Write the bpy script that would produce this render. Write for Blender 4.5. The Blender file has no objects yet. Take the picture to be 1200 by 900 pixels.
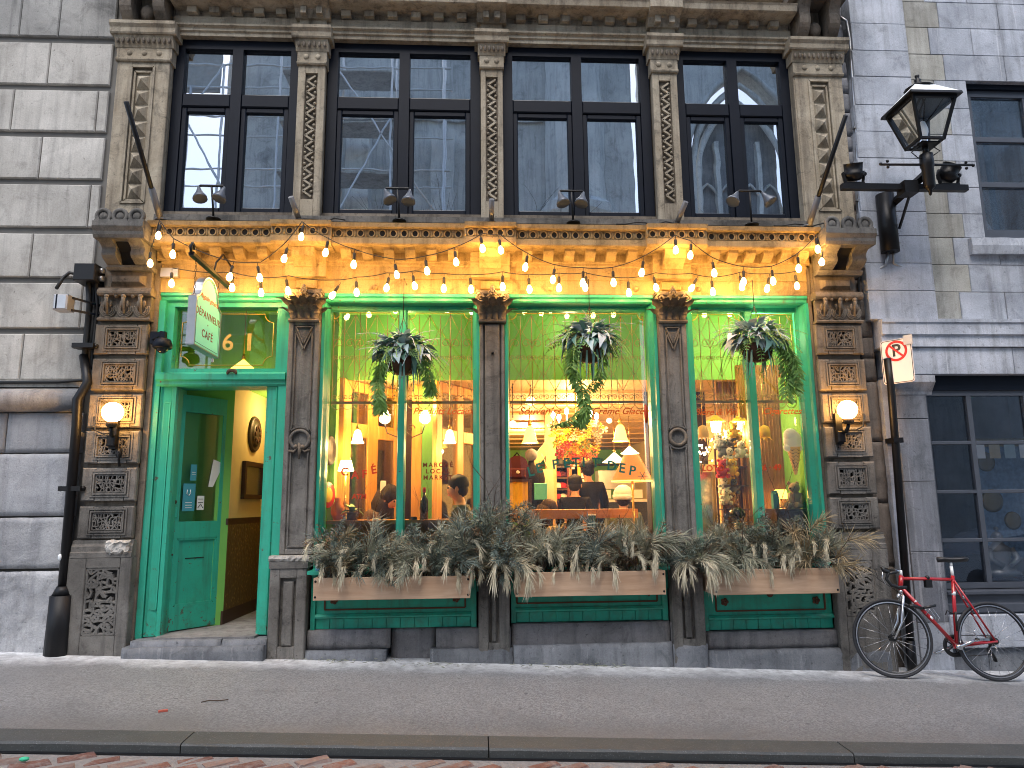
import bpy, bmesh, math, random
from mathutils import Vector, Matrix
SC = bpy.context.scene
COL = SC.collection
R = math.radians
# ------------------------------------------------------------------ camera
YAW, PITCH, ROLL = R(3.02335), R(9.57107), R(-0.584)
FPX, CAMLOC = 832.0, Vector((0.0, -7.0, 1.44))
def _axes():
    cy, sy, cp, sp = math.cos(YAW), math.sin(YAW), math.cos(PITCH), math.sin(PITCH)
    f = Vector((sy*cp, cy*cp, sp)); r0 = Vector((cy, -sy, 0)); u0 = r0.cross(f)
    c, s = math.cos(ROLL), math.sin(ROLL)
    return c*r0 + s*u0, -s*r0 + c*u0, f
AR, AU, AF = _axes()
cam_data = bpy.data.cameras.new('camera'); cam = bpy.data.objects.new('camera', cam_data); COL.objects.link(cam)
cam_data.sensor_width = 36.0; cam_data.lens = 36.0*FPX/1200.0; cam_data.clip_start = 0.05; cam_data.clip_end = 500
M3 = Matrix((AR, AU, -AF)).transposed()
cam.matrix_world = Matrix.Translation(CAMLOC) @ M3.to_4x4()
SC.camera = cam
# ------------------------------------------------------------------ world, sun, exposure
SUN_EL, SUN_ROT = R(58), R(188)
w = bpy.data.worlds.new('World'); SC.world = w; w.use_nodes = True
nt = w.node_tree; nt.nodes.clear()
sky = nt.nodes.new('ShaderNodeTexSky'); sky.sky_type = 'NISHITA'; sky.sun_disc = False
sky.sun_elevation = SUN_EL; sky.sun_rotation = SUN_ROT; sky.air_density = 1.0; sky.dust_density = 2.2; sky.ozone_density = 1.0
bg = nt.nodes.new('ShaderNodeBackground'); bg.inputs['Strength'].default_value = 0.15
out = nt.nodes.new('ShaderNodeOutputWorld')
nt.links.new(sky.outputs[0], bg.inputs[0]); nt.links.new(bg.outputs[0], out.inputs[0])
sd = bpy.data.lights.new('sun', 'SUN'); sd.energy = 1.0; sd.angle = R(40); sd.color = (1.0, 0.96, 0.9)
sun = bpy.data.objects.new('sun', sd); COL.objects.link(sun)
_d = Vector((math.sin(SUN_ROT)*math.cos(SUN_EL), math.cos(SUN_ROT)*math.cos(SUN_EL), math.sin(SUN_EL)))
sun.rotation_euler = _d.to_track_quat('Z', 'Y').to_euler(); sun.location = (0, -10, 20)
vs = SC.view_settings
SC.display_settings.display_device = 'sRGB'
vs.view_transform = 'Standard'; vs.look = 'None'; vs.gamma = 1.0; vs.use_curve_mapping = False
vs.exposure = 1.15
SC.render.engine = 'CYCLES'
cy = SC.cycles
cy.filter_width = 1.0; cy.use_denoising = True; cy.use_light_tree = True
cy.max_bounces = 7; cy.diffuse_bounces = 3; cy.glossy_bounces = 3; cy.transmission_bounces = 4; cy.transparent_max_bounces = 14
cy.sample_clamp_indirect = 4.0; cy.caustics_reflective = False; cy.caustics_refractive = False

# ------------------------------------------------------------------ helpers
def W(px, py, y=0.0):
    """World point on the vertical plane at depth y that the photo (1200 x 900) shows at px, py."""
    d = (px-600)*AR + (450-py)*AU + FPX*AF
    t = (y - CAMLOC.y)/d.y
    return CAMLOC + t*d
def X(px, py, y=0.0): return W(px, py, y).x
def Z(px, py, y=0.0): return W(px, py, y).z
def ground(x, y): return -0.04*x + 0.025*min(y, 0.6)

class MB:
    def __init__(self): self.v = []; self.f = []; self.s = []
    def add(self, vs, fs, smooth=False):
        o = len(self.v); self.v.extend([tuple(p) for p in vs])
        for f in fs: self.f.append([i+o for i in f]); self.s.append(smooth)
        return self
    def box(self, x0, x1, y0, y1, z0, z1):
        if x0 > x1: x0, x1 = x1, x0
        if y0 > y1: y0, y1 = y1, y0
        if z0 > z1: z0, z1 = z1, z0
        v = [(x0,y0,z0),(x1,y0,z0),(x1,y1,z0),(x0,y1,z0),(x0,y0,z1),(x1,y0,z1),(x1,y1,z1),(x0,y1,z1)]
        return self.add(v, [(0,3,2,1),(4,5,6,7),(0,1,5,4),(1,2,6,5),(2,3,7,6),(3,0,4,7)])
    def cham(self, x0, x1, y0, y1, z0, z1, c=0.01, cy=None):
        """Box with a chamfered front (the -y side)."""
        cy = c if cy is None else cy
        v = [(x0+c,y0,z0+c),(x1-c,y0,z0+c),(x1-c,y0,z1-c),(x0+c,y0,z1-c),
             (x0,y0+cy,z0),(x1,y0+cy,z0),(x1,y0+cy,z1),(x0,y0+cy,z1),
             (x0,y1,z0),(x1,y1,z0),(x1,y1,z1),(x0,y1,z1)]
        f = [(0,1,2,3)]
        for i in range(4):
            j = (i+1) % 4
            f.append((4+i, 4+j, j, i)); f.append((8+i, 8+j, 4+j, 4+i))
        f.append((8,11,10,9))
        return self.add(v, f)
    def obox(self, c, ax, ay, az, hx, hy, hz):
        c = Vector(c); ax, ay, az = Vector(ax)*hx, Vector(ay)*hy, Vector(az)*hz
        v = [c+sx*ax+sy*ay+sz*az for sz in (-1,1) for sx, sy in ((-1,-1),(1,-1),(1,1),(-1,1))]
        return self.add(v, [(0,3,2,1),(4,5,6,7),(0,1,5,4),(1,2,6,5),(2,3,7,6),(3,0,4,7)])
    def bar(self, a, b, wx, wy, up=(0,-1,0)):
        a, b = Vector(a), Vector(b); d = (b-a); L = d.length
        if L < 1e-6: return self
        d /= L; u = Vector(up); s = d.cross(u)
        if s.length < 1e-4: s = d.cross(Vector((1,0,0)))
        s.normalize(); u = s.cross(d)
        return self.obox((a+b)/2, d, s, u, L/2, wx/2, wy/2)
    def tube(self, pts, r, n=8, cap=True, smooth=True, closed=False):
        pts = [Vector(p) for p in pts]; m = len(pts)
        rs = r if isinstance(r, (list, tuple)) else [r]*m
        vs, fs = [], []; prev = None
        for i, p in enumerate(pts):
            if closed: t = pts[(i+1) % m]-pts[i-1]
            else: t = pts[min(i+1, m-1)]-pts[max(i-1, 0)]
            if t.length < 1e-9: t = Vector((0,0,1))
            t.normalize()
            if prev is None:
                a = Vector((0,0,1)) if abs(t.z) < .9 else Vector((0,1,0))
                u = t.cross(a).normalized()
            else:
                u = prev - prev.dot(t)*t
                if u.length < 1e-6: u = t.orthogonal()
                u.normalize()
            prev = u; w_ = t.cross(u)
            for k in range(n):
                an = 2*math.pi*k/n
                vs.append(p + rs[i]*(math.cos(an)*u + math.sin(an)*w_))
        for i in range(m if closed else m-1):
            j = (i+1) % m
            for k in range(n):
                l = (k+1) % n
                fs.append((i*n+k, i*n+l, j*n+l, j*n+k))
        self.add(vs, fs, smooth)
        if cap and not closed:
            o = len(self.v)-m*n
            self.f.append([o+k for k in range(n)][::-1]); self.s.append(False)
            self.f.append([o+(m-1)*n+k for k in range(n)]); self.s.append(False)
        return self
    def lathe(self, prof, c=(0,0,0), n=16, axis='z', smooth=True, rot=0.0, mat=None, cap=True):
        c = Vector(c); vs, fs = [], []
        for r, h in prof:
            for k in range(n):
                a = 2*math.pi*k/n + rot
                p = (r*math.cos(a), r*math.sin(a), h)
                if axis == 'y': p = (p[0], p[2], p[1])
                elif axis == 'x': p = (p[2], p[0], p[1])
                p = Vector(p)
                if mat is not None: p = mat @ p
                vs.append(p + c)
        m = len(prof)
        for i in range(m-1):
            for k in range(n):
                l = (k+1) % n; fs.append((i*n+k, i*n+l, (i+1)*n+l, (i+1)*n+k))
        self.add(vs, fs, smooth)
        o = len(self.v)-m*n
        for i in (0, m-1):
            if cap and prof[i][0] > 1e-4:
                self.f.append([o+i*n+k for k in range(n)]); self.s.append(False)
        return self
    def ball(self, c, r, n=10, m=7, sc=(1,1,1), mat=None):
        prof = [(max(1e-5, r*math.sin(math.pi*i/m)), -r*math.cos(math.pi*i/m)) for i in range(m+1)]
        s = Matrix.Diagonal(sc); return self.lathe(prof, c, n, mat=(s if mat is None else mat @ s))
    def prism(self, poly, y0, y1, smooth=False):
        """Polygon in x-z pushed from y0 to y1."""
        n = len(poly)
        v = [(p[0], y0, p[1]) for p in poly]+[(p[0], y1, p[1]) for p in poly]
        f = [list(range(n)), list(range(2*n-1, n-1, -1))]
        self.add(v, f)
        self.add(v, [(i, n+i, n+(i+1) % n, (i+1) % n) for i in range(n)], smooth)
        return self
    def sweepx(self, prof, x0, x1, cap=True, mitre0=0.0, mitre1=0.0):
        """(y,z) profile run along x; a mitre shifts the end by its factor times the projection."""
        n = len(prof); ym = max(p[0] for p in prof)
        v = [(x0-mitre0*(ym-p[0]), p[0], p[1]) for p in prof]+[(x1+mitre1*(ym-p[0]), p[0], p[1]) for p in prof]
        f = [(i, (i+1) % n, n+(i+1) % n, n+i) for i in range(n)]
        if cap: f += [list(range(n)), list(range(2*n-1, n-1, -1))]
        return self.add(v, f)
    def sweepz(self, prof, z0, z1):
        n = len(prof)
        v = [(p[0], p[1], z0) for p in prof]+[(p[0], p[1], z1) for p in prof]
        f = [(i, (i+1) % n, n+(i+1) % n, n+i) for i in range(n)]+[list(range(n)), list(range(2*n-1, n-1, -1))]
        return self.add(v, f)
    def yprism(self, poly, x0, x1):
        """Polygon in y-z pushed along x."""
        n = len(poly)
        v = [(x0, p[0], p[1]) for p in poly]+[(x1, p[0], p[1]) for p in poly]
        return self.add(v, [list(range(n)), list(range(2*n-1, n-1, -1))]+[(i, n+i, n+(i+1) % n, (i+1) % n) for i in range(n)])
    def rough(self, x0, x1, y0, y1, z0, z1, amp, seg=0.05, seed=0, edge=0.012, smooth=True):
        """Hewn block: a gridded front face, uneven and worn at its edges."""
        rg = random.Random(seed)
        nx = max(2, int((x1-x0)/seg)); nz = max(2, int((z1-z0)/seg))
        v = []; f = []
        for j in range(nz+1):
            for i in range(nx+1):
                e = (i in (0, nx)) + (j in (0, nz))
                y = y0 + rg.uniform(-amp, amp) + edge*e*rg.uniform(.5, 1.6)
                v.append((x0+(x1-x0)*i/nx + (rg.uniform(-1, 1)*amp*.7 if 0 < i < nx else -(rg.uniform(-1, .4)*amp*.8 if i else rg.uniform(-.4, 1)*amp*.8)*0),
                          y, z0+(z1-z0)*j/nz + (rg.uniform(-1, 1)*amp*.7 if 0 < j < nz else (rg.uniform(-1, .2)*amp*.6 if j == nz else 0))))
        q = nx+1
        for j in range(nz):
            for i in range(nx): f.append((j*q+i, j*q+i+1, (j+1)*q+i+1, (j+1)*q+i))
        nf = len(f)
        ring = [i for i in range(q)]+[j*q+nx for j in range(1, nz+1)]+[nz*q+i for i in range(nx-1, -1, -1)]+[j*q for j in range(nz-1, 0, -1)]
        o = len(v); v += [(v[k][0], y1, v[k][2]) for k in ring]; n = len(ring)
        f += [(ring[k], o+k, o+(k+1) % n, ring[(k+1) % n]) for k in range(n)]
        self.add(v, f); k0 = len(self.s)-len(f)
        for k in range(nf): self.s[k0+k] = smooth
        return self
    def jitter(self, amp, seed=0):
        r_ = random.Random(seed); self.v = [tuple(q+r_.uniform(-amp, amp) for q in p) for p in self.v]; return self
    def build(self, name, mat, parent=None, xf=None):
        me = bpy.data.meshes.new(name)
        me.from_pydata([xf @ Vector(p) for p in self.v] if xf is not None else self.v, [], self.f)
        me.polygons.foreach_set('use_smooth', self.s)
        me.validate(); fixn(me); me.update()
        if mat: me.materials.append(mat)
        o = bpy.data.objects.new(name, me); COL.objects.link(o)
        if parent is not None: attach(o, parent)
        return o
def fixn(me):
    bm = bmesh.new(); bm.from_mesh(me); bmesh.ops.recalc_face_normals(bm, faces=bm.faces); bm.to_mesh(me); bm.free()
def attach(o, parent):
    o.parent = parent
    if parent.parent is None and parent.type == 'EMPTY': o.matrix_parent_inverse = parent.matrix_basis.inverted()
def tag(o, label=None, cat=None, group=None, kind=None):
    if label: o['label'] = label
    if cat: o['category'] = cat
    if group: o['group'] = group
    if kind: o['kind'] = kind
    return o
def thing(name, label, cat, loc=(0,0,0), group=None, rz=0.0):
    o = bpy.data.objects.new(name, None); COL.objects.link(o); o.location = loc; o.rotation_euler = (0, 0, rz)
    o.empty_display_size = .1
    o.matrix_basis = Matrix.Translation(Vector(loc)) @ Matrix.Rotation(rz, 4, 'Z')
    return tag(o, label, cat, group)
def copy_tree(o, parent=None):
    c = o.copy(); COL.objects.link(c)
    if parent is not None: c.parent = parent
    for ch in o.children: copy_tree(ch, c)
    return c
def inst(src, name, parent, loc, rot=None, sc=None):
    """A part that shares its mesh with an earlier one."""
    o = bpy.data.objects.new(name, src.data); COL.objects.link(o); attach(o, parent) if parent is not None else None
    m = Matrix.Translation(Vector(loc))
    if rot is not None: m = m @ rot.to_4x4()
    if sc is not None: m = m @ Matrix.Diagonal((*sc, 1))
    o.matrix_basis = m
    return o
def text(name, s, size, mat, parent, xf, extrude=0.001, shear=0.0, spacing=1.0, bold=0.0, align='CENTER', xs=1.0):
    cu = bpy.data.curves.new('lettering', 'FONT'); cu.body = s; cu.size = size; cu.extrude = extrude
    cu.shear = shear; cu.space_character = spacing; cu.align_x = align; cu.align_y = 'CENTER'; cu.offset = bold; cu.resolution_u = 4
    to = bpy.data.objects.new('lettering', cu); COL.objects.link(to)
    dg = bpy.context.evaluated_depsgraph_get(); me = bpy.data.meshes.new_from_object(to.evaluated_get(dg))
    bpy.data.objects.remove(to); me.transform(Matrix.Diagonal((xs, 1, 1, 1))); me.transform(xf); me.materials.clear(); me.materials.append(mat)
    me.name = name
    o = bpy.data.objects.new(name, me); COL.objects.link(o)
    if parent is not None: attach(o, parent)
    return o
def FR(x, y, z, ry=0.0):
    """Text frame facing the street (-y): text x to +X, text y to +Z; ry turns it in the wall plane."""
    return Matrix.Translation((x, y, z)) @ Matrix.Rotation(ry, 4, 'Y') @ Matrix.Rotation(R(90), 4, 'X')
def arc(cx, cz, r, a0, a1, n, y=0.0):
    return [(cx+r*math.cos(R(a0+(a1-a0)*i/n)), y, cz+r*math.sin(R(a0+(a1-a0)*i/n))) for i in range(n+1)]
def spiral(cx, cz, r0, r1, a0, a1, n, y=0.0):
    return [(cx+(r0+(r1-r0)*i/n)*math.cos(R(a0+(a1-a0)*i/n)), y, cz+(r0+(r1-r0)*i/n)*math.sin(R(a0+(a1-a0)*i/n))) for i in range(n+1)]
# ------------------------------------------------------------------ materials
MATS = {}
class NT:
    def __init__(self, name):
        self.m = bpy.data.materials.new(name); self.m.use_nodes = True; self.t = self.m.node_tree
        self.b = self.t.nodes['Principled BSDF']; self.o = self.t.nodes['Material Output']
        MATS[name] = self.m
    def n(self, typ, **kw):
        x = self.t.nodes.new('ShaderNode'+typ)
        for k, v in kw.items(): setattr(x, k, v)
        return x
    def l(self, a, b): self.t.links.new(a, b)
    def pos(self, scale=(1,1,1), obj=False):
        g = self.n('NewGeometry').outputs['Position'] if not obj else self.n('TexCoord').outputs['Object']
        mp = self.n('Mapping'); mp.inputs['Scale'].default_value = scale; self.l(g, mp.inputs[0]); return mp.outputs[0]
    def noise(self, vec, scale, detail=4, rough=.55, dist=0.0):
        x = self.n('TexNoise'); self.l(vec, x.inputs['Vector']); x.inputs['Scale'].default_value = scale
        x.inputs['Detail'].default_value = detail; x.inputs['Roughness'].default_value = rough; x.inputs['Distortion'].default_value = dist
        return x.outputs['Fac']
    def ramp(self, fac, stops):
        x = self.n('ValToRGB'); self.l(fac, x.inputs[0]); e = x.color_ramp.elements
        while len(e) < len(stops): e.new(.5)
        for i, (p, c) in enumerate(stops):
            e[i].position = p; e[i].color = (*c, 1) if not isinstance(c, (int, float)) else (c, c, c, 1)
        return x.outputs[0]
    def mix(self, a, b, fac, mode='MIX'):
        x = self.n('Mix', data_type='RGBA', blend_type=mode)
        for s, v in ((x.inputs[6], a), (x.inputs[7], b), (x.inputs[0], fac)):
            if hasattr(v, 'links') or hasattr(v, 'is_linked'): self.l(v, s)
            elif isinstance(v, (int, float)): s.default_value = v
            else: s.default_value = (*v, 1)
        return x.outputs[2]
    def math(self, op, a, b=0.0):
        x = self.n('Math', operation=op)
        for s, v in ((x.inputs[0], a), (x.inputs[1], b)):
            if isinstance(v, (int, float)): s.default_value = v
            else: self.l(v, s)
        return x.outputs[0]
    def bump(self, h, strength=.3, dist=.01):
        x = self.n('Bump'); self.l(h, x.inputs['Height']); x.inputs['Strength'].default_value = strength; x.inputs['Distance'].default_value = dist
        self.l(x.outputs[0], self.b.inputs['Normal'])
    def col(self, c):
        if isinstance(c, tuple): self.b.inputs['Base Color'].default_value = (*c, 1)
        else: self.l(c, self.b.inputs['Base Color'])
    def set(self, **kw):
        for k, v in kw.items(): self.b.inputs[{'rough':'Roughness','metal':'Metallic','spec':'Specular IOR Level','coat':'Coat Weight','sheen':'Sheen Weight'}[k]].default_value = v
def plain(name, c, rough=.6, metal=0.0, var=.25, scale=8.0, bump=0.0, bs=60.0, coat=0.0, spec=.5):
    k = NT(name); p = k.pos()
    if var: k.col(k.mix(tuple(x*(1-var) for x in c), tuple(min(1, x*(1+var*.6)) for x in c), k.noise(p, scale, 5)))
    else: k.col(c)
    k.set(rough=rough, metal=metal, coat=coat, spec=spec)
    if bump: k.bump(k.noise(p, bs, 4), bump, .004)
    return k.m
def emit(name, c, s, base=(.8,.8,.8)):
    k = NT(name); k.col(base); k.b.inputs['Emission Color'].default_value = (*c, 1); k.b.inputs['Emission Strength'].default_value = s
    return k.m
def stone(name, c1, c2, stain, white=None, bump=.5, scale=2.2, streak=.55, grain=70, objvar=.22, rough=.85, blotch=.5):
    k = NT(name); p = k.pos()
    big = k.noise(p, scale, 7, .62, .3)
    c = k.mix(c1, c2, k.ramp(big, [(.32, 0.0), (.68, 1.0)]))
    st = k.noise(k.pos((7, 7, .55)), 1.3, 6, .65)
    c = k.mix(c, stain, k.math('MULTIPLY', k.ramp(st, [(.48, 0.0), (.7, 1.0)]), streak))
    bl = k.noise(p, scale*2.7, 8, .7, .8)
    c = k.mix(c, tuple(x*.45 for x in stain), k.math('MULTIPLY', k.ramp(bl, [(.53, 0.0), (.72, 1.0)]), blotch))
    if white:
        wn = k.noise(k.pos((11, 11, .35)), 1.1, 5, .7)
        c = k.mix(c, white, k.math('MULTIPLY', k.ramp(wn, [(.6, 0.0), (.74, 1.0)]), .75))
    pit = k.noise(p, grain*.32, 5, .75); c = k.mix(c, tuple(x*.5 for x in stain), k.math('MULTIPLY', k.ramp(pit, [(.60, 0.0), (.70, 1.0)]), .6))
    g = k.noise(p, grain, 3, .7)
    c = k.mix(c, k.ramp(g, [(.3, .35), (.7, .65)]), .35, 'OVERLAY')
    oi = k.n('ObjectInfo'); hv = k.n('HueSaturation'); k.l(c, hv.inputs['Color'])
    k.l(k.math('ADD', k.math('MULTIPLY', oi.outputs['Random'], objvar*2), 1-objvar), hv.inputs['Value'])
    k.l(hv.outputs[0], k.b.inputs['Base Color'])
    k.set(rough=rough, spec=.3)
    h = k.math('ADD', k.math('MULTIPLY', bl, .6), k.math('ADD', k.math('MULTIPLY', g, .35), k.math('MULTIPLY', pit, -.5)))
    k.bump(h, bump, .012)
    return k.m
stone('sandstone', (.25,.205,.145), (.42,.37,.285), (.085,.07,.055), bump=.7, objvar=.1, blotch=.7, streak=.75)
stone('frieze_stone', (.26,.185,.09), (.40,.30,.16), (.09,.06,.03), bump=.8, objvar=.1, streak=.6, blotch=.7)
stone('brown_stone', (.12,.10,.08), (.225,.19,.15), (.04,.036,.03), bump=.8, objvar=.14, blotch=.75, streak=.7)
stone('grey_brown_stone', (.105,.098,.088), (.215,.203,.185), (.04,.039,.038), bump=.9, objvar=.12, blotch=.7, streak=.7)
stone('plinth_stone', (.14,.136,.134), (.25,.24,.24), (.05,.05,.055), bump=.8, objvar=.2)
stone('bluestone', (.125,.135,.15), (.22,.23,.245), (.05,.055,.065), white=(.4,.41,.42), bump=.8, objvar=.15)
stone('limestone', (.33,.315,.285), (.56,.54,.50), (.14,.135,.125), bump=.35, objvar=.1, scale=1.5, streak=.5, blotch=.4)
stone('granite', (.27,.28,.30), (.43,.44,.46), (.13,.13,.135), bump=.8, objvar=.12, grain=130, blotch=.3)
stone('granite_rough', (.29,.295,.31), (.48,.485,.495), (.14,.14,.155), bump=1.0, objvar=.1, grain=60, blotch=.35)
stone('grey_limestone', (.29,.315,.36), (.52,.55,.605), (.14,.145,.15), white=(.68,.70,.74), bump=.5, objvar=.12, scale=1.8, blotch=.42)
stone('stained_limestone', (.27,.265,.23), (.44,.435,.40), (.13,.12,.10), bump=.45, objvar=.13, scale=1.6)
stone('dark_limestone', (.15,.16,.18), (.25,.26,.29), (.08,.085,.09), white=(.5,.5,.52), bump=.45, objvar=.1, scale=2.0)
stone('rubble_stone', (.12,.10,.085), (.23,.19,.16), (.05,.045,.04), bump=.9, objvar=.25)
stone('sooty_limestone', (.15,.15,.145), (.36,.355,.335), (.07,.07,.07), bump=.4, objvar=.1, scale=1.1, streak=.8, blotch=.6)
stone('church_stone', (.56,.58,.58), (.8,.81,.8), (.3,.31,.32), bump=.3, objvar=.2, scale=.8)
plain('joint_dark', (.15,.145,.135), .95)
plain('lattice_dark', (.012,.011,.010), 1.0, var=0)  # near-black standing in for deep shade inside vents, recesses and carved grounds
def green(name, c, chips=True):
    k = NT(name); p = k.pos()
    a = k.noise(p, 3.0, 6, .6); cc = k.mix(tuple(x*.78 for x in c), tuple(min(1, x*1.12) for x in c), a)
    dr = k.noise(k.pos((9, 9, .6)), 1.6, 5, .6)
    cc = k.mix(cc, (c[0]*.6+.02, c[1]*.45, c[2]*.45), k.math('MULTIPLY', k.ramp(dr, [(.52, 0.0), (.7, 1.0)]), .6))
    gr = k.noise(k.pos((3, 3, 3)), 2.2, 7, .7); sp_ = k.n('SeparateXYZ'); k.l(p, sp_.inputs[0])
    gm = k.math('MULTIPLY', k.ramp(gr, [(.46, 0.0), (.66, 1.0)]), k.ramp(sp_.outputs[2], [(.25, 1.0), (.75, .25)]))
    cc = k.mix(cc, (.06,.075,.05), k.math('MULTIPLY', gm, .55))
    if chips:
        sep = k.n('SeparateXYZ'); k.l(p, sep.inputs[0])
        low = k.ramp(k.math('MULTIPLY', k.math('ADD', sep.outputs[2], 0.0), .9), [(.28, 1.0), (.52, .0)])
        ch = k.noise(p, 16, 7, .72, .6)
        m = k.math('GREATER_THAN', k.math('ADD', ch, k.math('MULTIPLY', low, .075)), .648)
        cc = k.mix(cc, (.10,.085,.06), m)
    k.col(cc); k.set(rough=.42, spec=.45)
    k.bump(k.noise(p, 45, 4, .6), .25, .004)
    return k.m
green('green_paint', (.032,.41,.28)); green('dark_green_paint', (.016,.34,.23), False)
green('lime_paint', (.12,.40,.03), False)
plain('navy_frame', (.0035,.0065,.014), .5, var=.3, spec=.18); plain('grey_frame', (.075,.085,.105), .45, var=.25)
plain('iron_black', (.006,.006,.007), .42, .0, bump=.2, spec=.3); plain('cable_black', (.012,.012,.012), .6)
plain('steel', (.42,.42,.42), .35, .85); plain('scaffold_grey', (.8,.82,.84), .5, .2); plain('brushed_metal', (.5,.5,.51), .4, .6); plain('gold_iron', (.50,.34,.10), .45, .3)
plain('dark_bronze', (.05,.035,.02), .5, .2)
plain('brass', (.55,.36,.10), .3, .9); plain('white_enamel', (.84,.87,.87), .45); plain('sign_white', (.85,.80,.79), .45, var=.05)
plain('sign_red', (.62,.02,.02), .5, var=.05); plain('bike_red', (.42,.008,.014), .28, var=.05, coat=.5); plain('sign_ink', (.02,.02,.02), .5, var=0)
plain('turquoise_board', (.24,.86,.74), .6, var=.08); plain('letter_brown', (.16,.04,.02), .6, var=0); plain('letter_red', (.55,.05,.015), .5, var=0)
plain('letter_orange', (.60,.12,.02), .5, var=0); plain('gold_leaf', (.62,.42,.10), .4, .3, var=.1)
plain('letter_green', (.02,.16,.12), .5, var=0)
plain('interior_cream', (.62,.50,.26), .8, var=.1); plain('interior_tan', (.50,.33,.14), .8, var=.15)
plain('interior_lime', (.17,.46,.09), .7, var=.12); plain('floor_tile', (.22,.19,.15), .6)
plain('coat_black', (.006,.005,.005), .9, spec=.2); plain('coat_brown', (.10,.05,.03), .85); plain('coat_olive', (.10,.11,.07), .85)
plain('skin', (.50,.25,.15), .55, var=.08); plain('hair_black', (.006,.005,.004), .75, spec=.25); plain('hair_brown', (.020,.009,.005), .75, spec=.25)
plain('beanie', (.62,.60,.55), .9); plain('tan_canvas', (.52,.42,.26), .85); plain('red_cloth', (.45,.02,.03), .8)
plain('yellow_cloth', (.75,.45,.04), .8); plain('maroon_cloth', (.10,.012,.015), .8); plain('teal_item', (.05,.32,.30), .6)
plain('shelf_red', (.12,.02,.012), .6); plain('dark_wood', (.045,.018,.010), .45); plain('bottle_dark', (.01,.015,.01), .15)
plain('white_item', (.7,.68,.62), .6); plain('plush_white', (.62,.58,.5), .95); plain('plush_yellow', (.75,.42,.05), .95); plain('plush_brown', (.3,.16,.07), .95)
plain('plush_red', (.5,.04,.06), .95); plain('plush_grey', (.14,.14,.16), .95); plain('teddy', (.45,.33,.22), .95)
emit('biscuit_glow', (.85,.42,.10), .14, (.60,.33,.10)); emit('ice_cream_glow', (.80,.62,.34), .16, (.62,.56,.44))  # faint emission added so the dark cone and scoop read brighter
plain('flower_orange', (.75,.20,.03), .7); plain('flower_yellow', (.8,.55,.05), .7); plain('flower_pink', (.7,.12,.12), .7); plain('flower_white', (.75,.68,.5), .7)
plain('paper_white', (.8,.79,.76), .8, var=.05); plain('decal_blue', (.05,.30,.38), .6, var=.1); plain('sanitiser_blue', (.15,.35,.55), .2)
plain('tyre', (.025,.026,.03), .7); plain('bike_black', (.012,.012,.013), .4); plain('chrome', (.62,.62,.63), .22, .95, var=.05)
plain('terracotta_brown', (.09,.04,.02), .9, bump=.6); plain('twig', (.09,.06,.045), .9)
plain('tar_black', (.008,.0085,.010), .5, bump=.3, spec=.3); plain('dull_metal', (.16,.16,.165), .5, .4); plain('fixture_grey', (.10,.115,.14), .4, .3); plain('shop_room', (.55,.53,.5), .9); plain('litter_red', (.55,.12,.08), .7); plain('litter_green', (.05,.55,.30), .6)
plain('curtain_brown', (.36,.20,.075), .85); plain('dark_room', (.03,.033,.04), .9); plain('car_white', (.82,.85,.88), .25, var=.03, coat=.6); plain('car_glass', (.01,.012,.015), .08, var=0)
plain('statue_bronze', (.30,.29,.28), .45, .5); plain('tapestry_blue', (.2,.3,.42), .8, var=.9, scale=22); plain('frame_gold', (.26,.18,.065), .5, .4)
def leafmat(name, c1, c2, rough=.55):
    k = NT(name); p = k.pos(); oi = k.n('ObjectInfo')
    k.col(k.mix(c1, c2, k.math('ADD', k.math('MULTIPLY', k.noise(p, 9, 4), .8), k.math('MULTIPLY', oi.outputs['Random'], .3))))
    k.set(rough=rough); k.b.inputs['Subsurface Weight'].default_value = 0.0
    return k.m
leafmat('pine_green', (.03,.055,.04), (.17,.20,.15)); leafmat('pine_olive', (.12,.14,.095), (.42,.42,.31)); leafmat('straw_needle', (.22,.17,.09), (.50,.40,.24)); leafmat('dead_needle', (.10,.065,.035), (.26,.17,.09)); leafmat('spruce_blue', (.05,.08,.07), (.20,.245,.205)); leafmat('dry_plume', (.46,.41,.28), (.84,.77,.58), .8)
leafmat('fern_green', (.06,.17,.03), (.24,.42,.10)); leafmat('eucalyptus', (.20,.32,.33), (.52,.62,.63)); leafmat('dark_leaf', (.05,.15,.12), (.16,.32,.26)); leafmat('frond_grey', (.32,.36,.38), (.6,.63,.62))
def wood(name, c1, c2, axis=(1,14,14), rough=.5, scale=2.0):
    k = NT(name); p = k.pos(axis)
    n1 = k.noise(p, scale, 6, .6, .6); k.col(k.mix(c1, c2, k.ramp(n1, [(.3, 0.0), (.7, 1.0)]))); k.set(rough=rough)
    k.bump(k.noise(p, scale*6, 3), .2, .003)
    return k.m
wood('planter_wood', (.44,.27,.165), (.62,.43,.29), (1,10,10), .65, 1.6); wood('orange_wood', (.50,.21,.035), (.72,.36,.075), (10,10,.8), .4)
wood('counter_wood', (.42,.16,.03), (.6,.26,.06), (1,10,10), .4); wood('ceiling_wood', (.42,.27,.12), (.60,.40,.19), (12,1,12), .6)
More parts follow.
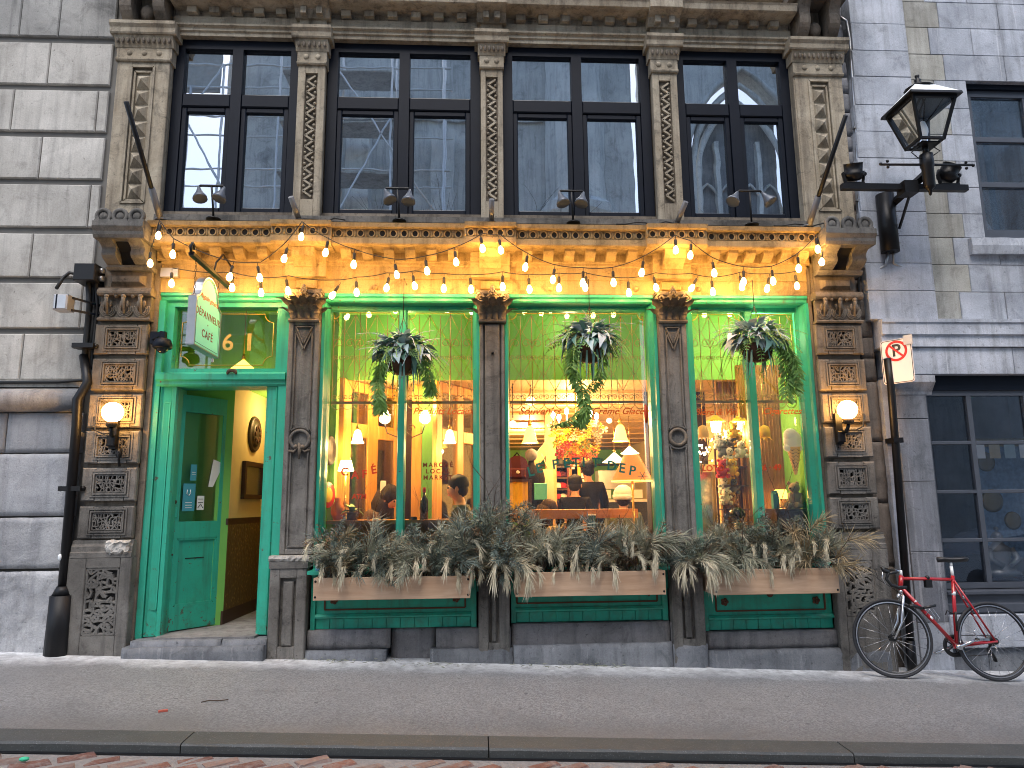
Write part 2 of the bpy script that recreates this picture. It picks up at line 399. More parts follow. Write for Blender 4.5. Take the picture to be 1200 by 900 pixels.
def glass(name, boost, tint=(1,1,1), wob=0.0, base=0.0):
    k = NT(name); fr = k.n('Fresnel'); fr.inputs[0].default_value = 1.5
    tr = k.n('BsdfTransparent'); tr.inputs[0].default_value = (*tint, 1); gl = k.n('BsdfGlossy'); gl.inputs['Color'].default_value = (.93,.97,1,1); gl.inputs['Roughness'].default_value = 0.005
    mx = k.n('MixShader'); k.l(k.math('ADD', k.math('MULTIPLY', fr.outputs[0], boost), base), mx.inputs[0]); k.l(tr.outputs[0], mx.inputs[1]); k.l(gl.outputs[0], mx.inputs[2])
    if wob:
        b = k.n('Bump'); k.l(k.noise(k.pos(), 1.6, 2), b.inputs['Height']); b.inputs['Strength'].default_value = wob; b.inputs['Distance'].default_value = .05
        k.l(b.outputs[0], gl.inputs['Normal'])
    k.l(mx.outputs[0], k.o.inputs[0]); return k.m
glass('shop_glass', 1.3); glass('upper_glass', 2.4, (.5,.53,.56), .018, .42); glass('lamp_glass', .9, (.97,.98,.98)); glass('side_glass', .8, (.95,.97,1.0), .015, .0)
emit('bulb_glow', (1.0,.50,.11), 66.0); emit('bulb_dim', (1.0,.58,.2), 9.0); emit('globe_glow', (1.0,.50,.13), 30.0); emit('shade_glow', (1.0,.72,.30), 5.0)
emit('hot_bulb', (1.0,.78,.42), 22.0); emit('orange_shade', (1.0,.24,.04), .55, (.55,.14,.03)); emit('yellow_shade', (1.0,.55,.08), 2.2, (.8,.5,.1)); emit('fixture_lens', (1.0,.62,.32), .25, (.6,.4,.25)); emit('cream_shade', (1.0,.72,.36), 1.6)
def m(n): return MATS[n]
def mark_ground():
    k = NT('pavement'); p = k.pos(); sep = k.n('SeparateXYZ'); k.l(p, sep.inputs[0])
    g = k.noise(p, 170, 2, .8); v = k.n('TexVoronoi'); k.l(p, v.inputs['Vector']); v.inputs['Scale'].default_value = 95
    c = k.mix((.135,.137,.138), (.275,.277,.276), k.ramp(v.outputs['Color'], [(.15, 0.0), (.85, 1.0)]))
    c = k.mix(c, (.155,.156,.158), k.ramp(k.noise(p, 1.3, 6, .6), [(.45, 0.0), (.7, .55)]))
    # salty dust left along the foot of the walls
    dd = k.math('ADD', k.math('ADD', sep.outputs[1], k.math('MULTIPLY', k.noise(p, 3.5, 5, .7), .55)), 0.55)
    c = k.mix(c, (.04,.04,.042), k.math('MULTIPLY', k.ramp(k.noise(p, 2.1, 8, .75, 1.2), [(.60, 0.0), (.72, 1.0)]), .5))
    gum = k.n('TexVoronoi'); k.l(p, gum.inputs['Vector']); gum.inputs['Scale'].default_value = 3.1; gum.inputs['Randomness'].default_value = 1.0
    c = k.mix(c, (.055,.055,.058), k.math('MULTIPLY', k.math('LESS_THAN', gum.outputs['Distance'], .055), .6))
    wet = k.ramp(k.math('MULTIPLY', k.math('ADD', sep.outputs[1], k.math('MULTIPLY', k.noise(p, 1.7, 5), .5)), -.5), [(.62, 0.0), (.86, 1.0)])
    c = k.mix(c, (.075,.075,.073), k.math('MULTIPLY', wet, .45))
    c = k.mix(c, (.70,.72,.74), k.math('MULTIPLY', k.ramp(dd, [(.30, 0.0), (.70, 1.0)]), k.ramp(k.noise(p, 9, 6, .75), [(.34, .3), (.58, 1.0)])))
    # rusty grit settled by the kerb
    dk = k.math('MULTIPLY', k.math('ADD', sep.outputs[1], k.math('MULTIPLY', k.noise(p, 2.3, 4), .6)), -1.0)
    c = k.mix(c, (.20,.18,.16), k.math('MULTIPLY', k.ramp(k.math('MULTIPLY', dk, .5), [(.74, 0.0), (.98, 1.0)]), .4))
    k.col(c); k.set(rough=.62); k.bump(k.math('ADD', g, v.outputs['Distance']), .4, .005)
    k = NT('kerb_granite'); p = k.pos()
    c = k.mix((.04,.044,.043), (.085,.09,.086), k.noise(p, 5, 7, .7)); c = k.mix(c, (.135,.142,.142), k.ramp(k.noise(p, 120, 2), [(.6, 0.0), (.7, 1.0)])); k.col(c); k.set(rough=.6); k.bump(k.noise(p, 70, 4), .5, .006)
    k = NT('road_mortar'); p = k.pos(); k.col(k.mix((.14,.13,.12), (.34,.32,.30), k.noise(p, 26, 6, .7))); k.set(rough=.9); k.bump(k.noise(p, 50, 4), .8, .01)
    k = NT('paver'); p = k.pos(); oi = k.n('ObjectInfo')
    c = k.ramp(oi.outputs['Random'], [(0.0, (.13,.055,.04)), (.4, (.20,.085,.06)), (.7, (.16,.11,.09)), (1.0, (.24,.15,.12))])
    c = k.mix(c, (.26,.23,.21), k.ramp(k.noise(p, 18, 6, .7), [(.45, 0.0), (.7, .8)])); k.col(c); k.set(rough=.7); k.bump(k.noise(p, 60, 4), .6, .008)
mark_ground()
# ================================================================== GROUND
rng = random.Random(7)
KY0, KY1 = -2.05, -2.275
def sheet(name, mat, x0, x1, y0, y1, dz, nx=1, ny=1, amp=0.0):
    b = MB(); v = []; f = []
    for j in range(ny+1):
        for i in range(nx+1):
            x = x0+(x1-x0)*i/nx; y = y0+(y1-y0)*j/ny
            v.append((x, y, -0.04*x+0.025*y+dz+(rng.uniform(-amp, amp))))
    for j in range(ny):
        for i in range(nx): f.append((j*(nx+1)+i, j*(nx+1)+i+1, (j+1)*(nx+1)+i+1, (j+1)*(nx+1)+i))
    b.add(v, f, True); return b.build(name, m(mat))
tag(sheet('pavement', 'pavement', -16, 16, KY0, 0.6, 0, 90, 10, .0025), kind='structure')
tag(sheet('road', 'road_mortar', -60, 60, -40, KY1-.012, -0.056, 12, 6), kind='structure'); road = bpy.data.objects['road']
kerb = thing('kerb', None, None, (0, KY0, 0)); kerb['kind'] = 'structure'
ks = [-9.0, -6.3, -3.9, X(228, 866, KY0), X(572, 866, KY0), X(980, 870, KY0), 5.9, 8.4, 11]
for i in range(len(ks)-1):
    b = MB(); x0, x1 = ks[i]+.004, ks[i+1]-.004; nx = 14; pr = [(KY0, 0.0), (KY1+.015, 0.0), (KY1, -.012), (KY1, -.30), (KY0, -.30)]
    v = []; f = []; r2 = random.Random(i)
    for a in range(nx+1):
        x = x0+(x1-x0)*a/nx
        for q, (y, dz) in enumerate(pr):
            v.append((x, y+(r2.uniform(-.004, .004) if q in (1, 2) else 0), -0.04*x+.025*y+dz+.003+(r2.uniform(-.002, .002) if q in (1, 2) else 0)))
    for a in range(nx):
        for q in range(5): f.append((a*5+q, (a+1)*5+q, (a+1)*5+(q+1) % 5, a*5+(q+1) % 5))
    f += [list(range(5)), [nx*5+q for q in range(5)]]
    b.add(v, f); b.build('kerb_stone', m('kerb_granite'), kerb)
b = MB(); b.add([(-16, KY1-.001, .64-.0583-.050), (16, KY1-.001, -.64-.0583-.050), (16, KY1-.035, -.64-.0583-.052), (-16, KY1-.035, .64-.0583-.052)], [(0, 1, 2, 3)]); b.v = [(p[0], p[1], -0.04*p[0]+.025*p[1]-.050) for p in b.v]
tag(b.build('kerb_shade_strip', m('tar_black')), kind='structure')  # thin black strip added for the shaded, wet look of the kerb front
# street bricks laid on the slant, beyond the dark kerb strip
a_ = R(33); ca, sa = math.cos(a_), math.sin(a_)
bm_ = []
for k in range(4):
    b = MB(); r2 = random.Random(40+k); hx, hy, h = .104, .050, .035
    top = [(-hx+.012, -hy+.010), (hx-.012, -hy+.010), (hx-.012, hy-.010), (-hx+.012, hy-.010)]
    mid = [(-hx, -hy), (hx, -hy), (hx, hy), (-hx, hy)]
    v = [(p[0]+r2.uniform(-.008, .008), p[1]+r2.uniform(-.006, .006), h+r2.uniform(-.004, .004)) for p in top]+[(p[0]+r2.uniform(-.006, .006), p[1], h-.016) for p in mid]+[(p[0], p[1], -.03) for p in mid]
    f = [(0,1,2,3)]+[(4+i, 4+(i+1) % 4, (i+1) % 4, i) for i in range(4)]+[(8+i, 8+(i+1) % 4, 4+(i+1) % 4, 4+i) for i in range(4)]
    b.add(v, f); bm_.append(b)
protos = []
n_b = 0
for row in range(-60, 60):
    for c_ in range(-60, 60):
        u, v_ = (c_+.5*(row % 2))*.232, row*.128
        x, y = u*ca-v_*sa, u*sa+v_*ca-2.8
        if not (-3.6 < x < 4.3 and -3.02 < y < KY1-.07) or n_b >= 290: continue
        k = rng.randrange(4)
        rot = Matrix.Rotation(a_+rng.uniform(-.06, .06), 4, 'Z')
        zz = -0.04*x+.025*y-.056+rng.uniform(-.008, .003)-.025
        if len(protos) <= 3 and k == len(protos):
            o = bm_[k].build('paving_brick', m('paver'), road); protos.append(o)
        else:
            src = protos[k % len(protos)] if protos else None
            if src is None:
                o = bm_[0].build('paving_brick', m('paver'), road); protos.append(o)
            else:
                o = bpy.data.objects.new('paving_brick', src.data); COL.objects.link(o); o.parent = road
        o.matrix_basis = Matrix.Translation((x, y, zz)) @ rot; n_b += 1
# ================================================================== LEFT BUILDING
left = thing('stone_building', 'pale grey building of wide rusticated blocks left of the cafe, round moulding at its middle', 'building', (-5.2, .3, .2))
MB().box(-8.5, -3.70, .036, 3.0, -.3, 10.7).build('wall', m('joint_dark'), left)
rows = [(7.40+.55*k+.48, 7.40+.55*k) for k in range(5, -1, -1)]+[(7.32, 6.89), (6.83, 6.345), (6.275, 5.797), (5.73, 5.273), (5.207, 4.751), (4.687, 4.233), (4.161, 3.708), (3.647, 3.188), (3.128, 2.671)]
joints = [[-6.9+.3*(k % 3), -5.6+.25*(k % 2), -4.7+.4*(k % 2)] for k in range(6)]+[[-6.9, -5.9, -4.6], [-6.6, -5.7, X(24, 20), X(69, 30)], [-6.9, -5.5, X(57, 72)], [-6.3, X(14, 130), X(113, 130)], [-6.7, -5.6, X(47, 180)], [-6.4, -5.4, X(104, 240)], [-6.5, -5.5, X(36, 300)], [-6.2, -5.0, X(95, 360)], [-6.5, -5.5, X(25, 420)]]
for (z1, z0), js in zip(rows, joints):
    xs = [-8.0]+js+[-3.80-.012*(rng.random())]
    for a, b_ in zip(xs, xs[1:]):
        dy = rng.uniform(-.004, .004)
        MB().cham(a+.004, b_-.004, dy, .12, z0, z1, .010, .012).build('stone', m('sooty_limestone' if z1 > 6.4 else 'limestone'), left)
    # the joints run back into shade between the courses
b = MB(); pr = []
for i in range(13):
    an = R(-90+180*i/12); pr.append((-.035-.105*math.cos(an), 2.465+.112*math.sin(an)))
pr = [(.1, 2.345)]+pr+[(.1, 2.60)]
b.sweepx(pr, -8.0, -3.79); b.s = [True]*len(b.s); b.build('moulding', m('granite'), left)
b = MB().box(-8, -3.78, -.01, .1, 2.598, 2.668); b.build('ledge', m('limestone'), left)
grow = [(2.342, 1.965, [-6.6, -5.5, X(10, 500)], 'granite', .004), (1.952, 1.372, [-6.0, -4.9], 'granite', .006), (1.358, .895, [-6.4, -5.2], 'granite_rough', .011), (.872, -.35, [-6.9, -5.6], 'granite_rough', .016)]
for gi, (z1, z0, js, mt, amp) in enumerate(grow):
    xs = [-8.0]+js+[-3.76-.01*gi]
    for a, b_ in zip(xs, xs[1:]):
        MB().rough(a+.004, b_-.004, -.03-.012*gi, .12, z0, z1, amp*.7, .045, gi*10+int(b_*3), .008).build('stone', m(mt), left)
# ================================================================== RIGHT BUILDING
right = thing('stone_building', 'blue grey limestone building right of the cafe with dark paned windows', 'building', (5.6, .3, -.1))
UW0, UW1 = X(1130, 98, .03), 7.05      # upper window
zc = [10.7, 10.37, 10.03, 9.7, 9.36, 9.03, 8.7, 8.36, 8.03, 7.7, 7.36, 7.03, 6.706, 6.372, 6.056, 5.716, 5.40, 5.09, 4.785, 4.48, 4.209, 3.904, 3.603, 3.29]
UWT, UWB = 6.05, 4.20
XR0 = 4.20
def rstone(a, b_, z0, z1, mt, dy=0.0):
    MB().cham(a+.0025, b_-.0025, .0+dy+rng.uniform(-.002, .002), .25, z0+.0025, z1-.0025, .004, .004).build('stone', m(mt), right)
for i in range(len(zc)-1):
    z1, z0 = zc[i], zc[i+1]
    xq = XR0 - max(0, min(.10, (6.7-z1)*.045))
    rstone(xq, 4.83+.004, z0, z1, 'grey_limestone', -.045)          # quoin strip, a little proud
    off = .35 if i % 2 else 0
    cuts = [4.84]+[c for c in (5.12+off*.4, 5.62+off, 6.55+off*.6, 7.4+off) if c > 4.95]+[8.6]
    for a, b_ in zip(cuts, cuts[1:]):
        zm = (z0+z1)/2
        if UWB < zm < UWT:
            if a >= UW0-.02 and a < UW1: a = UW1
            elif b_ > UW0 and a < UW0: b_ = UW0
            elif b_ > UW0 and a < UW1: continue
            if b_-a < .05 or (a < UW0 < b_): continue
        mt = 'stained_limestone' if (a < 4.9 or rng.random() < .05) else 'grey_limestone'
        rstone(a, b_, z0, z1, mt)
    if UWB < (z0+z1)/2 < UWT: rstone(UW1, 8.6, z0, z1, 'grey_limestone')
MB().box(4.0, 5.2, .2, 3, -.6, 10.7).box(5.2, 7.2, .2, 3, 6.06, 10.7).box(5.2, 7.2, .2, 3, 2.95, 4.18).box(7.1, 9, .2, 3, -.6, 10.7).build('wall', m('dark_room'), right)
# string course and plain band over the shopfront
MB().sweepx([(.3, 3.0), (-.06, 3.0), (-.06, 3.11), (-.085, 3.125), (-.085, 3.235), (-.10, 3.25), (-.10, 3.285), (.3, 3.30)], 4.19, 8.6).build('string_course', m('grey_limestone'), right)
for a, b_ in ((4.26, 5.6), (5.6, 7.0), (7.0, 8.6)): MB().cham(a+.003, b_-.003, -.03, .25, 2.715, 2.995, .004).build('stone', m('grey_limestone'), right)
# upper window
def framewin(par, x0, x1, z0, z1, y, cols, rows_, fw, mw, matf, matg, name='window', dep=.06, inset=.05):
    b = MB(); b.box(x0, x0+fw, y, y+dep, z0, z1).box(x1-fw, x1, y, y+dep, z0, z1).box(x0+fw, x1-fw, y+.002, y+dep, z1-fw, z1).box(x0+fw, x1-fw, y+.002, y+dep, z0, z0+fw)
    wd = b.build(name, m(matf), par)
    cs = [x0+fw]+cols+[x1-fw]; rs = [z0+fw]+rows_+[z1-fw]
    for c in cols: MB().box(c-mw/2, c+mw/2, y+.006, y+dep-.004, z0+fw, z1-fw).build('mullion', m(matf), wd)
    for i in range(len(cs)-1):
        a = cs[i]+(mw/2 if i else 0); b_ = cs[i+1]-(mw/2 if i < len(cs)-2 else 0)
        for r_ in rows_: MB().cham(a+.001, b_-.001, y+.004, y+dep-.006, r_-mw*.36, r_+mw*.36, .004).build('glazing_bar', m(matf), wd)
        for j in range(len(rs)-1):
            zz0 = rs[j]+(mw*.36 if j else 0); zz1 = rs[j+1]-(mw*.36 if j < len(rs)-2 else 0)
            MB().box(a+.001, b_-.001, y+inset-.02, y+inset-.014, zz0+.001, zz1-.001).build('pane', m(matg), wd)
    return wd
wx0 = UW0+.03
framewin(right, wx0, 7.0, 4.27, 6.0, .10, [wx0+.73], [4.27+.60, 4.27+1.14], .075, .085, 'grey_frame', 'side_glass')
MB().box(UW0-.002, 7.06, .06, .2, 6.0, 6.055).box(UW0-.004, UW0+.03, .065, .2, 4.2, 6.0).build('reveal', m('navy_frame'), right)
MB().box(UW0-.01, 7.06, .07, .2, 4.19, 4.268).build('sill_board', m('grey_frame'), right)
MB().rough(X(1140, 285, -.07), 7.3, -.075, .15, 4.01, 4.19, .003, .08, 3, smooth=False).build('window_sill', m('grey_limestone'), right)
for k in range(3): MB().sweepz([(wx0+.1+.5*k+.03*i, .5+.025*(i % 2)) for i in range(14)]+[(wx0+.1+.5*k+.39, .56), (wx0+.1+.5*k, .56)], 4.3, 6.0).build('curtain', m('curtain_brown'), right)
# shopfront: pilaster, then the paned window
PX0, PX1 = 4.29, 4.615
pz = [-.4, .26, .93, 1.62, 2.25, 2.50]
for i in range(4): MB().cham(PX0, PX1, -.03, .25, pz[i]+.002, pz[i+1]-.002, .004).build('stone', m('dark_limestone' if i > 0 else 'grey_limestone'), right)
MB().cham(PX0+.0, PX1, -.03, .25, 2.256, 2.498, .004).build('stone', m('dark_limestone'), right)
MB().sweepx([(.25, 2.50), (-.035, 2.50), (-.045, 2.53), (-.10, 2.60), (-.115, 2.62), (-.115, 2.69), (.25, 2.71)], PX0-.03, PX1+.06).build('pilaster_cap', m('grey_limestone'), right)
SX0 = PX1+.005
MB().box(SX0, 8.6, .06, .3, 2.56, 2.712).build('lintel_board', m('navy_frame'), right)
sx = X(1147, 580, .10)
framewin(right, SX0+.02, 6.62, .56, 2.56, .08, [sx, sx+.62, sx+1.24], [.56+.47, .56+.955, .56+1.455], .055, .05, 'grey_frame', 'side_glass')
MB().box(6.62, 8.6, .08, .3, -.4, 2.56).build('panel', m('grey_frame'), right)
b = MB(); b.sweepx([(.3, .33), (-.0, .33), (-.03, .35), (-.03, .42), (0, .435), (0, .50), (-.045, .52), (-.045, .545), (.3, .558)], SX0-.005, 8.6); b.build('window_sill', m('grey_frame'), right)
for a, b_ in ((SX0-.02, 6.0), (6.0, 8.6)): MB().cham(a+.002, b_-.002, -.06, .3, .02, .328, .008).build('stone', m('grey_limestone'), right)
for a, b_ in ((4.30, 4.98), (4.98, 5.36), (5.36, 7.0)): MB().rough(a+.003, b_-.003, -.015, .3, -.7, .016, .008, .06, int(a*10)).build('stone', m('bluestone'), right)
# inside the shop
MB().box(4.66, 6.7, 1.5, 1.6, .3, 2.7).box(4.64, 4.66, .2, 1.6, .3, 2.7).box(6.68, 6.7, .2, 1.6, .3, 2.7).box(4.64, 6.7, .2, 1.6, 2.7, 2.72).box(4.64, 6.7, .2, 1.6, .3, .32).build('room', m('shop_room'), right)
pic = thing('tapestry', 'blue patterned wall hanging in a gold frame behind the right shop window', 'picture', (5.5, .72, 1.3))
MB().box(5.22, 6.5, 0.72, 0.75, .8, 2.02).build('cloth', m('tapestry_blue'), pic)
b = MB().box(5.13, 5.22, 0.69, 0.76, .8, 2.11).box(5.22, 6.5, 0.692, 0.76, 2.02, 2.11).box(5.17, 5.215, 0.68, 0.69, .8, 2.05); b.build('frame', m('frame_gold'), pic)
for cx, cz, r_ in ((5.72, 1.85, .11), (5.74, 1.42, .13), (5.95, 1.2, .1), (5.5, 1.15, .12)):
    MB().lathe([(r_, 0), (r_*.72, -.008), (.001, -.008)], (cx, 0.716, cz), 18, 'y').build('medallion', m('frame_gold'), pic)
cur = thing('bead_curtain', 'brown strands of a bead curtain left inside the right shop window', 'curtain', (4.95, .6, .8))
for i in range(11): MB().tube([(4.88+.05*i, .62, 2.5), (4.92+.035*i, .62, 1.5), (4.95+.03*i, .62, .75)], .009, 5).build('strand', m('curtain_brown'), cur)
fl = thing('prayer_flags', 'row of small faded cloth flags strung across the right shop window', 'flags', (5.2, .4, 2.0))
MB().tube([(4.7, .4, 2.10), (5.2, .4, 2.03), (5.8, .4, 2.05), (6.4, .4, 2.09)], .004, 4).build('cord', m('white_item'), fl)
for i in range(9):
    x = 4.86+i*.17; MB().box(x, x+.12, .398, .403, 1.87, 2.035).build('flag', m(['paper_white', 'tan_canvas', 'eucalyptus'][i % 3]), fl)
st = thing('seated_statue', 'dark metal statue of a seated figure low in the right shop window', 'statue', (5.62, .55, .63))
b = MB(); b.ball((5.62, .55, 1.03), .055, 12, 8, (1, 1, 1.2)).ball((5.62, .55, 1.12), .025, 8, 6)
b.lathe([(.05, .98), (.075, .95), (.13, .92), (.12, .85), (.10, .75), (.15, .70), (.20, .67), (.20, .63)], (5.62, .55, 0), 16, mat=Matrix.Diagonal((1, .7, 1)))
b.tube([(5.5, .53, .91), (5.47, .48, .8), (5.58, .44, .74)], [.04, .035, .025], 8).tube([(5.74, .53, .91), (5.77, .48, .8), (5.66, .44, .74)], [.04, .035, .025], 8)
b.build('figure', m('statue_bronze'), st); MB().box(5.38, 5.86, .38, .72, .56, .63).build('base', m('dark_wood'), st)
lt = thing('letter_ornament', 'pale cut out letters L and O standing on the right shop window sill', 'ornament', (5.1, .32, .62))
text('letter', 'L', .20, m('white_item'), lt, FR(4.96, .30, .70), .012, bold=.008); text('letter', 'o', .20, m('white_item'), lt, FR(5.08, .30, .70, R(-20)), .012, bold=.008)
shb = thing('window_shelf', 'low dark display shelf inside the right shop window', 'shelf', (5.2, .5, .6)); MB().box(4.7, 6.6, .22, .75, .56, .60).build('board', m('dark_wood'), shb)
MB().box(4.95, 5.28, .68, .75, .93, .955).build('rail', m('white_item'), shb)
# rubble strip between the cafe and the right building
strip = thing('rubble_wall', 'narrow strip of brown rough stone between cafe and blue grey building', 'wall', (4.07, .2, 0))
zz = -.45; i = 0
while zz < 10.6:
    h = (.62 if zz < 2.6 else rng.uniform(.16, .3)); xa = 3.965; xb = 4.165 if zz < 3.0 else 4.21
    MB().rough(xa, xb-(.05 if zz > 3.0 else 0), .045, .3, zz+.003, zz+h-.003, .006, .05, i, .008).build('stone', m('rubble_stone' if zz < 5 else 'dark_limestone'), strip); zz += h; i += 1
MB().box(4.168, 4.286, -.012, .25, -.4, 2.66).build('edge_stone', m('grey_limestone'), strip)
# ================================================================== ACROSS THE STREET (seen in the glass)
ch = thing('church', 'grey gothic church across the street mirrored in the upper windows', 'church', (8, -15, -.5))
YC = -14.0
def cwall(x0, x1, z0, z1, y=YC, t=.6): return MB().box(x0, x1, y-t, y, z0, z1)
cwall(-7.9, 3.1, -1.5, 17).build('wall', m('church_stone'), ch)
cwall(3.1, 5.15, -1.5, 19).build('wall', m('church_stone'), ch)
def gothic(cx, z0, zs, hw, n=10):
    """Pointed arch outline: springing at zs, half width hw."""
    rr = hw*1.25*1.0; pts = [(cx-hw, z0), (cx-hw, zs)]
    r = 2*hw*1.05; c1 = cx+(r-hw)
    top = math.acos((r-hw)/r)
    for i in range(1, n+1): a = math.pi-(top)*i/n; pts.append((c1+r*math.cos(a), zs+r*math.sin(a)))
    mir = [(2*cx-p[0], p[1]) for p in pts[::-1][1:]]
    return pts+mir
GX = 8.9
# wall round the great window
o_ = gothic(GX, 7.0, 12.2, 2.0)
b = MB(); W0, W1, ZT = 5.55, 12.3, 18.0
poly_l = [(W0, -1.5), (GX, -1.5), (GX, 7.0)]+[p for p in o_ if p[0] <= GX+1e-6]+[(GX, ZT), (W0, ZT)]
poly_r = [(2*GX-p[0], p[1]) for p in poly_l]
poly_r = [(min(p[0], W1) if abs(p[0]-(2*GX-W0)) < 1e-6 else p[0], p[1]) for p in poly_r]
b.prism(poly_l, YC-.9, YC).prism(poly_r[::-1], YC-.9, YC); b.build('wall', m('church_stone'), ch)
cwall(12.3, 26, -1.5, 18).build('wall', m('church_stone'), ch)
for k, hw in enumerate((2.0, 1.72, 1.45)):
    g = gothic(GX, 7.0, 12.2, hw); MB().tube([(p[0], YC-.05-.22*k, p[1]) for p in g], .11, 6).build('arch_moulding', m('church_stone'), ch)
MB().box(GX-1.4, GX+1.4, YC-.98, YC-.93, 6.5, 14.6).build('window_glass', m('granite'), ch)
for dx in (-.7, 0, .7): MB().box(GX+dx-.07, GX+dx+.07, YC-.93, YC-.7, 7, 13.5).build('tracery_mullion', m('church_stone'), ch)
for dx in (-1.05, -.35, .35, 1.05): MB().tube([(p[0], YC-.8, p[1]) for p in gothic(GX+dx, 10.6, 11.4, .33, 6)], .05, 5).build('tracery_arch', m('church_stone'), ch)
for zz in (8.0, 8.6, 9.2, 9.8, 10.4): MB().box(GX-1.4, GX+1.4, YC-.9, YC-.86, zz, zz+.05).build('window_bar', m('lattice_dark'), ch)
b = MB(); b.lathe([(1.05, -1.5), (1.05, 9.9), (1.25, 10.2), (1.25, 10.45), (.95, 10.7), (.95, 13), (.8, 19)], (3.2, YC+.2, 0), 8, smooth=False); b.build('turret', m('church_stone'), ch)
for x in (-3.6, -1.0, 14, 18): MB().box(x-.35, x+.35, YC, YC+.7, -1.5, 13).build('buttress', m('church_stone'), ch)
for zz in (5.2, 9.4, 13.6): MB().box(-6.0, 2.2, YC, YC+.12, zz, zz+.18).build('string_course', m('church_stone'), ch)
for x in (-5.0, -2.3, .6):
    MB().tube([(p[0], YC+.02, p[1]) for p in gothic(x, 6.2, 8.0, .5, 6)], .07, 5).build('arch_moulding', m('church_stone'), ch)
sca = thing('scaffolding', 'steel tube scaffolding before the church mirrored in the upper windows', 'scaffolding', (-5, -12.5, 0))
for x in (-10.0, -8.6, -7.2, -5.6, -4.0, -2.4, -.9):
    for y in (YC+2.2, YC+1.1): MB().tube([(x, y, -1), (x, y, 17 if x > -7 else 14)], .035, 5).build('pole', m('scaffold_grey'), sca)
for zz in (4, 6, 7.6, 9.2, 10.8, 12.4, 14.0):
    for y in (YC+2.2, YC+1.1): MB().tube([(-10.2, y, zz), (-.7, y, zz+.05)], .03, 5).build('ledger', m('scaffold_grey'), sca)
    MB().box(-5.6, -2.4, YC+1.15, YC+2.15, zz-.05, zz-.01).build('plank', m('church_stone'), sca)
for a, b_ in (((-10, 4), (-7.2, 9.2)), ((-8.6, 13), (-5.6, 7.6)), ((-5.6, 6), (-2.4, 12.4)), ((-4, 14), (-.9, 9.2)), ((-7.2, 14), (-10, 9.2)), ((-2.4, 6), (-.9, 9.2))):
    MB().tube([(a[0], YC+2.28, a[1]), (b_[0], YC+2.28, b_[1])], .03, 5).build('brace', m('scaffold_grey'), sca)
MB().sweepz([(-11.5+.25*i, YC+1.0+.05*(i % 2)) for i in range(16)]+[(-7.75, YC+.95), (-11.5, YC+.95)], 13.9, 17.5).build('sky_blocking_sheet', m('shop_room'), sca)  # invented sheet that hides bright sky from the mirrored upper left panes
tree = thing('bare_tree', 'leafless street tree across the road mirrored in the windows', 'tree', (1.0, -11, -.4))
def branch(b, p, d, L, r, depth, rg):
    pts = [p]; q = Vector(p); d = Vector(d).normalized()
    for i in range(4):
        d = (d+Vector((rg.uniform(-.22, .22), rg.uniform(-.22, .22), rg.uniform(-.1, .2)))).normalized(); q = q+d*L/4; pts.append(q.copy())
    b.tube(pts, [r*(1-.14*i) for i in range(5)], 5, False)
    if depth:
        for i in range(3): branch(b, pts[rg.randint(2, 4)], d+Vector((rg.uniform(-.9, .9), rg.uniform(-.7, .7), rg.uniform(-.1, .6))), L*.68, r*.45, depth-1, rg)
for (tx, nm) in ((1.0, 0), (9.4, 1)):
    if nm: tree = thing('bare_tree', 'second leafless street tree before the church window, mirrored in the glass', 'tree', (9.4, -11, -.8))
    MB().tube([(tx, -11, -1), (tx+.1, -11, 1.5), (tx, -11, 3.6)], [.16, .13, .11], 8).build('trunk', m('twig'), tree)
    bb = MB(); rg = random.Random(5+nm)
    for i in range(6): branch(bb, (tx, -11, 2.8+.15*i), (math.cos(i*1.05)*.8, math.sin(i*1.05)*.5, .8), 3.0, .06, 3, rg)
    bb.build('crown', m('twig'), tree)
car = thing('parked_car', 'white parked car across the street mirrored in the right shop window', 'car', (13.0, -10.8, -1.0))
cxm = Matrix.Translation((13.4, -10.6, -.85))
prof = [(-2.2, .35), (-2.25, .75), (-2.0, .92), (-1.1, 1.0), (-.55, 1.42), (.0, 1.5), (.8, 1.46), (1.5, 1.08), (2.05, 1.0), (2.2, .7), (2.15, .35)]
MB().prism(prof, -.85, .85).build('body', m('car_white'), car, cxm)
MB().prism([(-.95, 1.02), (-.5, 1.36), (.0, 1.43), (.75, 1.39), (1.3, 1.05)], -.86, .86).build('side_window', m('car_glass'), car, cxm)
for x in (-1.35, 1.4):
    for y in (-.78, .78): MB().lathe([(.2, -.1), (.32, -.09), (.32, .09), (.2, .1)], (x, y, .32), 20, 'y').build('wheel', m('tyre'), car, cxm)
# ================================================================== CAFE FACADE
cafe = thing('cafe_building', 'ornate brown stone corner shop with green woodwork and string lights, at the centre', 'building', (.15, .3, 0))
def P(b, name, mat, par=None): return b.build(name, m(mat), cafe if par is None else par)
# --- masonry behind everything
P(MB().box(-3.66, 3.96, .07, .5, 3.56, 4.44), 'wall', 'brown_stone')
P(MB().box(-3.66, 3.96, .25, .5, 6.42, 10.7), 'wall', 'sandstone')
